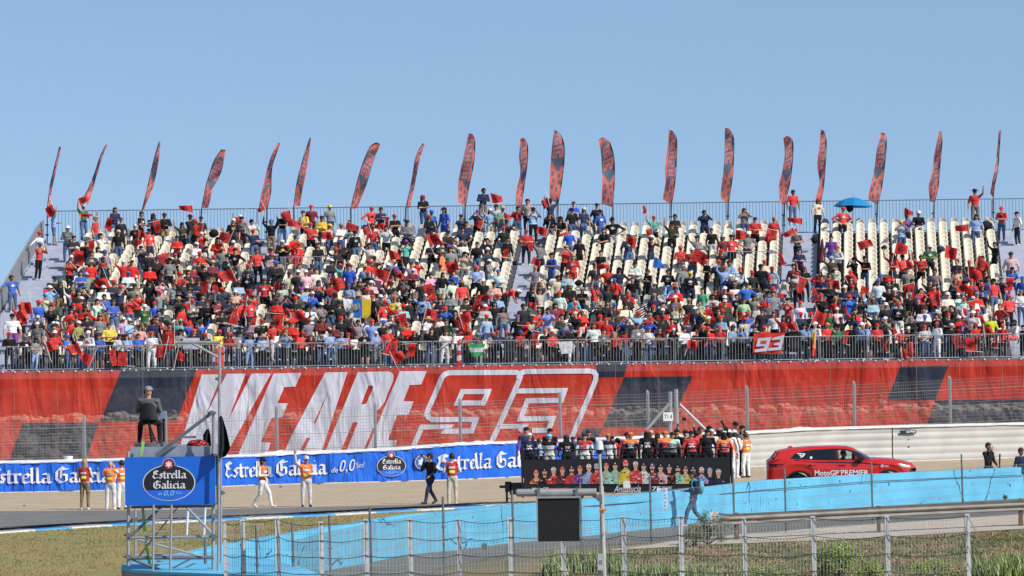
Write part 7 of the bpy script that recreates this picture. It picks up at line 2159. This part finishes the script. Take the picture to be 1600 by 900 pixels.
def area_in(n, g):
    x = g.uniform(-18, 4, n); y = g.uniform(112, 162, n)
    lim = np.interp(x, kx, ky) - .1
    wx_ = np.array([p.x for p in wb]); wy_ = np.array([p.y for p in wb]); o_ = np.argsort(wx_)
    low_ = np.interp(x, wx_[o_], wy_[o_])
    k = (y < lim) & ((y > low_ + .5) | (x < -6.5)) & (np.abs(x) < .115 * y)
    clump = np.array([noise.noise(Vector((a * .8, b_ * .35, 0))) for a, b_ in zip(x[k], y[k])])
    keep = clump > g.uniform(-.6, .35, len(clump))
    return np.column_stack([x[k], y[k]])[keep]
blades('grass_blades', 'short dry grass of the infield between the kerb and the blue wall', 'grass', 90000, area_in, .045, .03, M_gb, seed=3)
M_wd = [mat('weed_green', (.11, .135, .05), .8, .3, 2, transl=.2), mat('weed_light', (.25, .27, .10), .8, .3, 2, transl=.2), mat('weed_rust', (.26, .14, .085), .8, .3, 2), mat('weed_straw', (.45, .35, .2), .8, .2, 2, transl=.2)]
n0x = [p.x for p in near]; n0y = [p.y for p in near]; s2x = np.array([p.x for p in st2][::-1]); s2y = np.array([p.y for p in st2][::-1])
def area_bank(n, g):
    x = g.uniform(-1, 17, n); y = g.uniform(92, 142, n)
    oo = np.argsort(s2x); lim = np.interp(x, s2x[oo], s2y[oo])
    lim = np.where(x < 3, 108 + (x + 1) * 5, lim)
    k = (y < lim - .5) & (np.abs(x) < .115 * y)
    clump = np.array([noise.noise(Vector((a * 1.2, b_ * .5, 5))) for a, b_ in zip(x[k], y[k])])
    keep = clump > g.uniform(-.7, .3, len(clump))
    return np.column_stack([x[k], y[k]])[keep]
blades('weeds', 'rust, straw and green weeds covering the bank in front of the crash rail', 'weeds', 110000, area_bank, .065, .03, M_wd, seed=5, lean=2.2)
M_sl = [mat('strap_leaf', (.22, .31, .09), .45, .2, 2, transl=.25), mat('strap_leaf_light', (.45, .52, .22), .45, .2, 2, transl=.25), mat('strap_leaf_dark', (.03, .06, .015), .5, .2, 2)]
def strap_plant(x, y, D, rad, hgt, n, lab, seed):
    c = P(x, y, D); g = random.Random(seed); root = empty('strap_leaf_plant', lab, 'plant', (c.x, D, 0), group='strap-leaved plants behind the near fence')
    mb = MB()
    for i in range(n):
        r = rad * math.sqrt(g.random()); a = g.uniform(0, 2 * math.pi); bx, by = r * math.cos(a), r * math.sin(a)
        b_ = g.uniform(0, 2 * math.pi); L = hgt * g.uniform(.6, 1.15); ln = g.uniform(.12, .6) * L; w = g.uniform(.014, .028); pv = None
        d = Vector((math.cos(b_), math.sin(b_), 0)); s_ = Vector((-d.y, d.x, 0))
        prev = None; mi = g.choice([0, 0, 1, 1, 2])
        for k in range(5):
            t = k / 4; q = Vector((bx, by, 0)) + d * (ln * t * t) + Vector((0, 0, L * (t - .28 * t * t * (ln / L) * 2))); ww = w * (1 - t * .9) + .001
            cur = (q - s_ * ww, q + s_ * ww)
            if prev: mb.add([prev[0], prev[1], cur[1], cur[0]], [(0, 1, 2, 3)], mi)
            prev = cur
    mb.obj('leaves', M_sl, root)
for i, (x, y, D, rad, h, n, lab) in enumerate([(900, 880, 119, .8, .66, 420, 'tall strap-leaved clump just behind the gantry post, under the screen'), (955, 880, 119, .6, .64, 300, 'strap-leaved clump between the gantry post and the next fence post'), (1000, 890, 115, .6, .5, 300, 'low pale strap-leaved clump right of the gantry post'), (1045, 893, 115, .6, .46, 300, 'low strap-leaved clump in the gap before the bush'), (1092, 892, 114, .5, .45, 240, 'low strap-leaved clump below the rucksack walker'), (868, 892, 118, .4, .48, 160, 'small strap-leaved clump on the end of the row below the screen'), (1560, 885, 114, .75, .6, 420, 'broad strap-leaved clump behind the guy wires of the last post'), (1602, 882, 115, .6, .66, 300, 'strap-leaved clump cut by the picture edge'), (1140, 897, 113.5, .5, .36, 160, 'very low strap-leaved clump beside the next fence post')]):
    strap_plant(x, y, D, rad, h, n, lab, i)
M_lf = [mat('bush_leaf', (.22, .31, .06), .5, .2, 3, transl=.25), mat('bush_leaf_light', (.42, .52, .12), .5, .2, 3, transl=.25), mat('bush_leaf_dark', (.03, .055, .012), .6, .2, 3)]
M_lfg = [mat('shrub_leaf_grey', (.11, .13, .06), .6, .2, 3, transl=.2), mat('shrub_leaf_olive', (.05, .075, .025), .6, .2, 3), mat('shrub_leaf_pale', (.22, .24, .12), .6, .2, 3, transl=.2)]
M_tw = mat('twig', (.09, .065, .045), .8)
def bush(x, y, D, rx_, rz_, n, lab, seed, ml=M_lf, leaf=.035, open_=.0, zb_=0):
    c = P(x, y, D); g = random.Random(seed); root = empty('bush', lab, 'bush', (c.x, D, zb_), group='bushes along the fences')
    mb = MB(); tips = []
    for i in range(26):
        a = g.uniform(0, 2 * math.pi); e_ = g.uniform(.25, 1.4); L = g.uniform(.6, 1.0)
        tip = Vector((math.cos(a) * math.cos(e_) * rx_ * L, math.sin(a) * math.cos(e_) * rx_ * .8 * L, math.sin(e_) * rz_ * L))
        mid = tip * .5 + Vector((g.uniform(-.05, .05), g.uniform(-.05, .05), .06)); mb.tube((0, 0, 0), mid, .012, .008, 4); mb.tube(mid, tip, .008, .003, 4); tips.append((mid, tip))
    mb.obj('branches', M_tw, root)
    mb = MB()
    for i in range(n):
        m_, t_ = g.choice(tips); p = m_.lerp(t_, g.random() ** .6) + Vector([g.gauss(0, rx_ * (.11 - .05 * open_)) for _ in range(3)])
        if p.z < .01: p.z = .02
        d = Vector([g.gauss(0, 1) for _ in range(3)]).normalized(); s_ = d.orthogonal().normalized(); L = leaf * g.uniform(.6, 1.4)
        mb.add([p, p + d * L * .5 + s_ * L * .25, p + d * L, p + d * L * .5 - s_ * L * .25], [(0, 1, 2, 3)], g.choice([0, 0, 1, 2]))
    mb.obj('leaves', ml, root)
bush(1310, 885, 115.5, .85, .88, 6500, 'bright green rounded bush below the crash rail', 1, leaf=.05)
bush(1360, 895, 114.5, .5, .46, 1800, 'smaller green bush touching the bright rounded one', 2, leaf=.05)
bush(1455, 893, 115, .7, .45, 1900, 'low dark green bush before the last thick fence post', 3, leaf=.045)
bush(1105, 825, 133.5, .75, 1.02, 2600, 'feathery grey-green shrub in front of the rucksack walker', 4, M_lfg, .045, .6)
bush(1085, 832, 133.0, .5, .62, 1100, 'small olive shrub at the foot of the feathery shrub', 5, M_lfg, .045, .5)
bush(452, 893, 113.5, .6, .50, 1300, 'dark leafy shrub against the near end of the blue wall', 6, M_lfg, .045, .3)
bush(480, 895, 113.5, .55, .46, 1300, 'second dark shrub along the foot of the blue wall', 7, M_lfg, .045, .3)
bush(425, 890, 111, .3, .66, 420, 'thin scraggly shrub beside the third fence post', 8, M_lfg, .04, .7)
bush(365, 885, 98.3, .32, 1.15, 900, 'wispy pale shrub among the scaffold feet', 9, M_lfg, .035, .8)
bush(1212, 897, 114.5, .8, .34, 1200, 'low yellow-green bush between the near fence posts', 10, leaf=.045)
# little weeds at the wall foot
for i, (x, y) in enumerate(((1265, 783), (1570, 777), (533, 880), (757, 855))):
    q = G(x, y + 4); bush(x, y, q.y - .15, .12, .20, 120, ['tiny weed at the foot of the blue wall under the car lettering', 'tiny weed at the foot of the blue wall near the gravel walkers', 'spiky weed against the blue wall beside a thin post', 'small weed where the blue wall meets the service road'][i], 20 + i, M_lfg, .04)
# pebbles and clods on the gravel
g = random.Random(4); mb = MB()
for i in range(14):
    x, y = g.uniform(-22, 24), g.uniform(169, 205)
    mb.ell((x, y, .01), (g.uniform(.03, .09), g.uniform(.03, .09), g.uniform(.015, .05)), 6, 4)
tag(mb.obj('clods', mat('dark_clod', (.07, .055, .04), .9)), 'few dark stones lying on the pale gravel trap', 'stones', kind='stuff')
for o in list(bpy.data.objects):
    if o.get('label') and len(o['label'].replace('-', ' ').split()) > 16: print('LONG', o.name, o['label'])
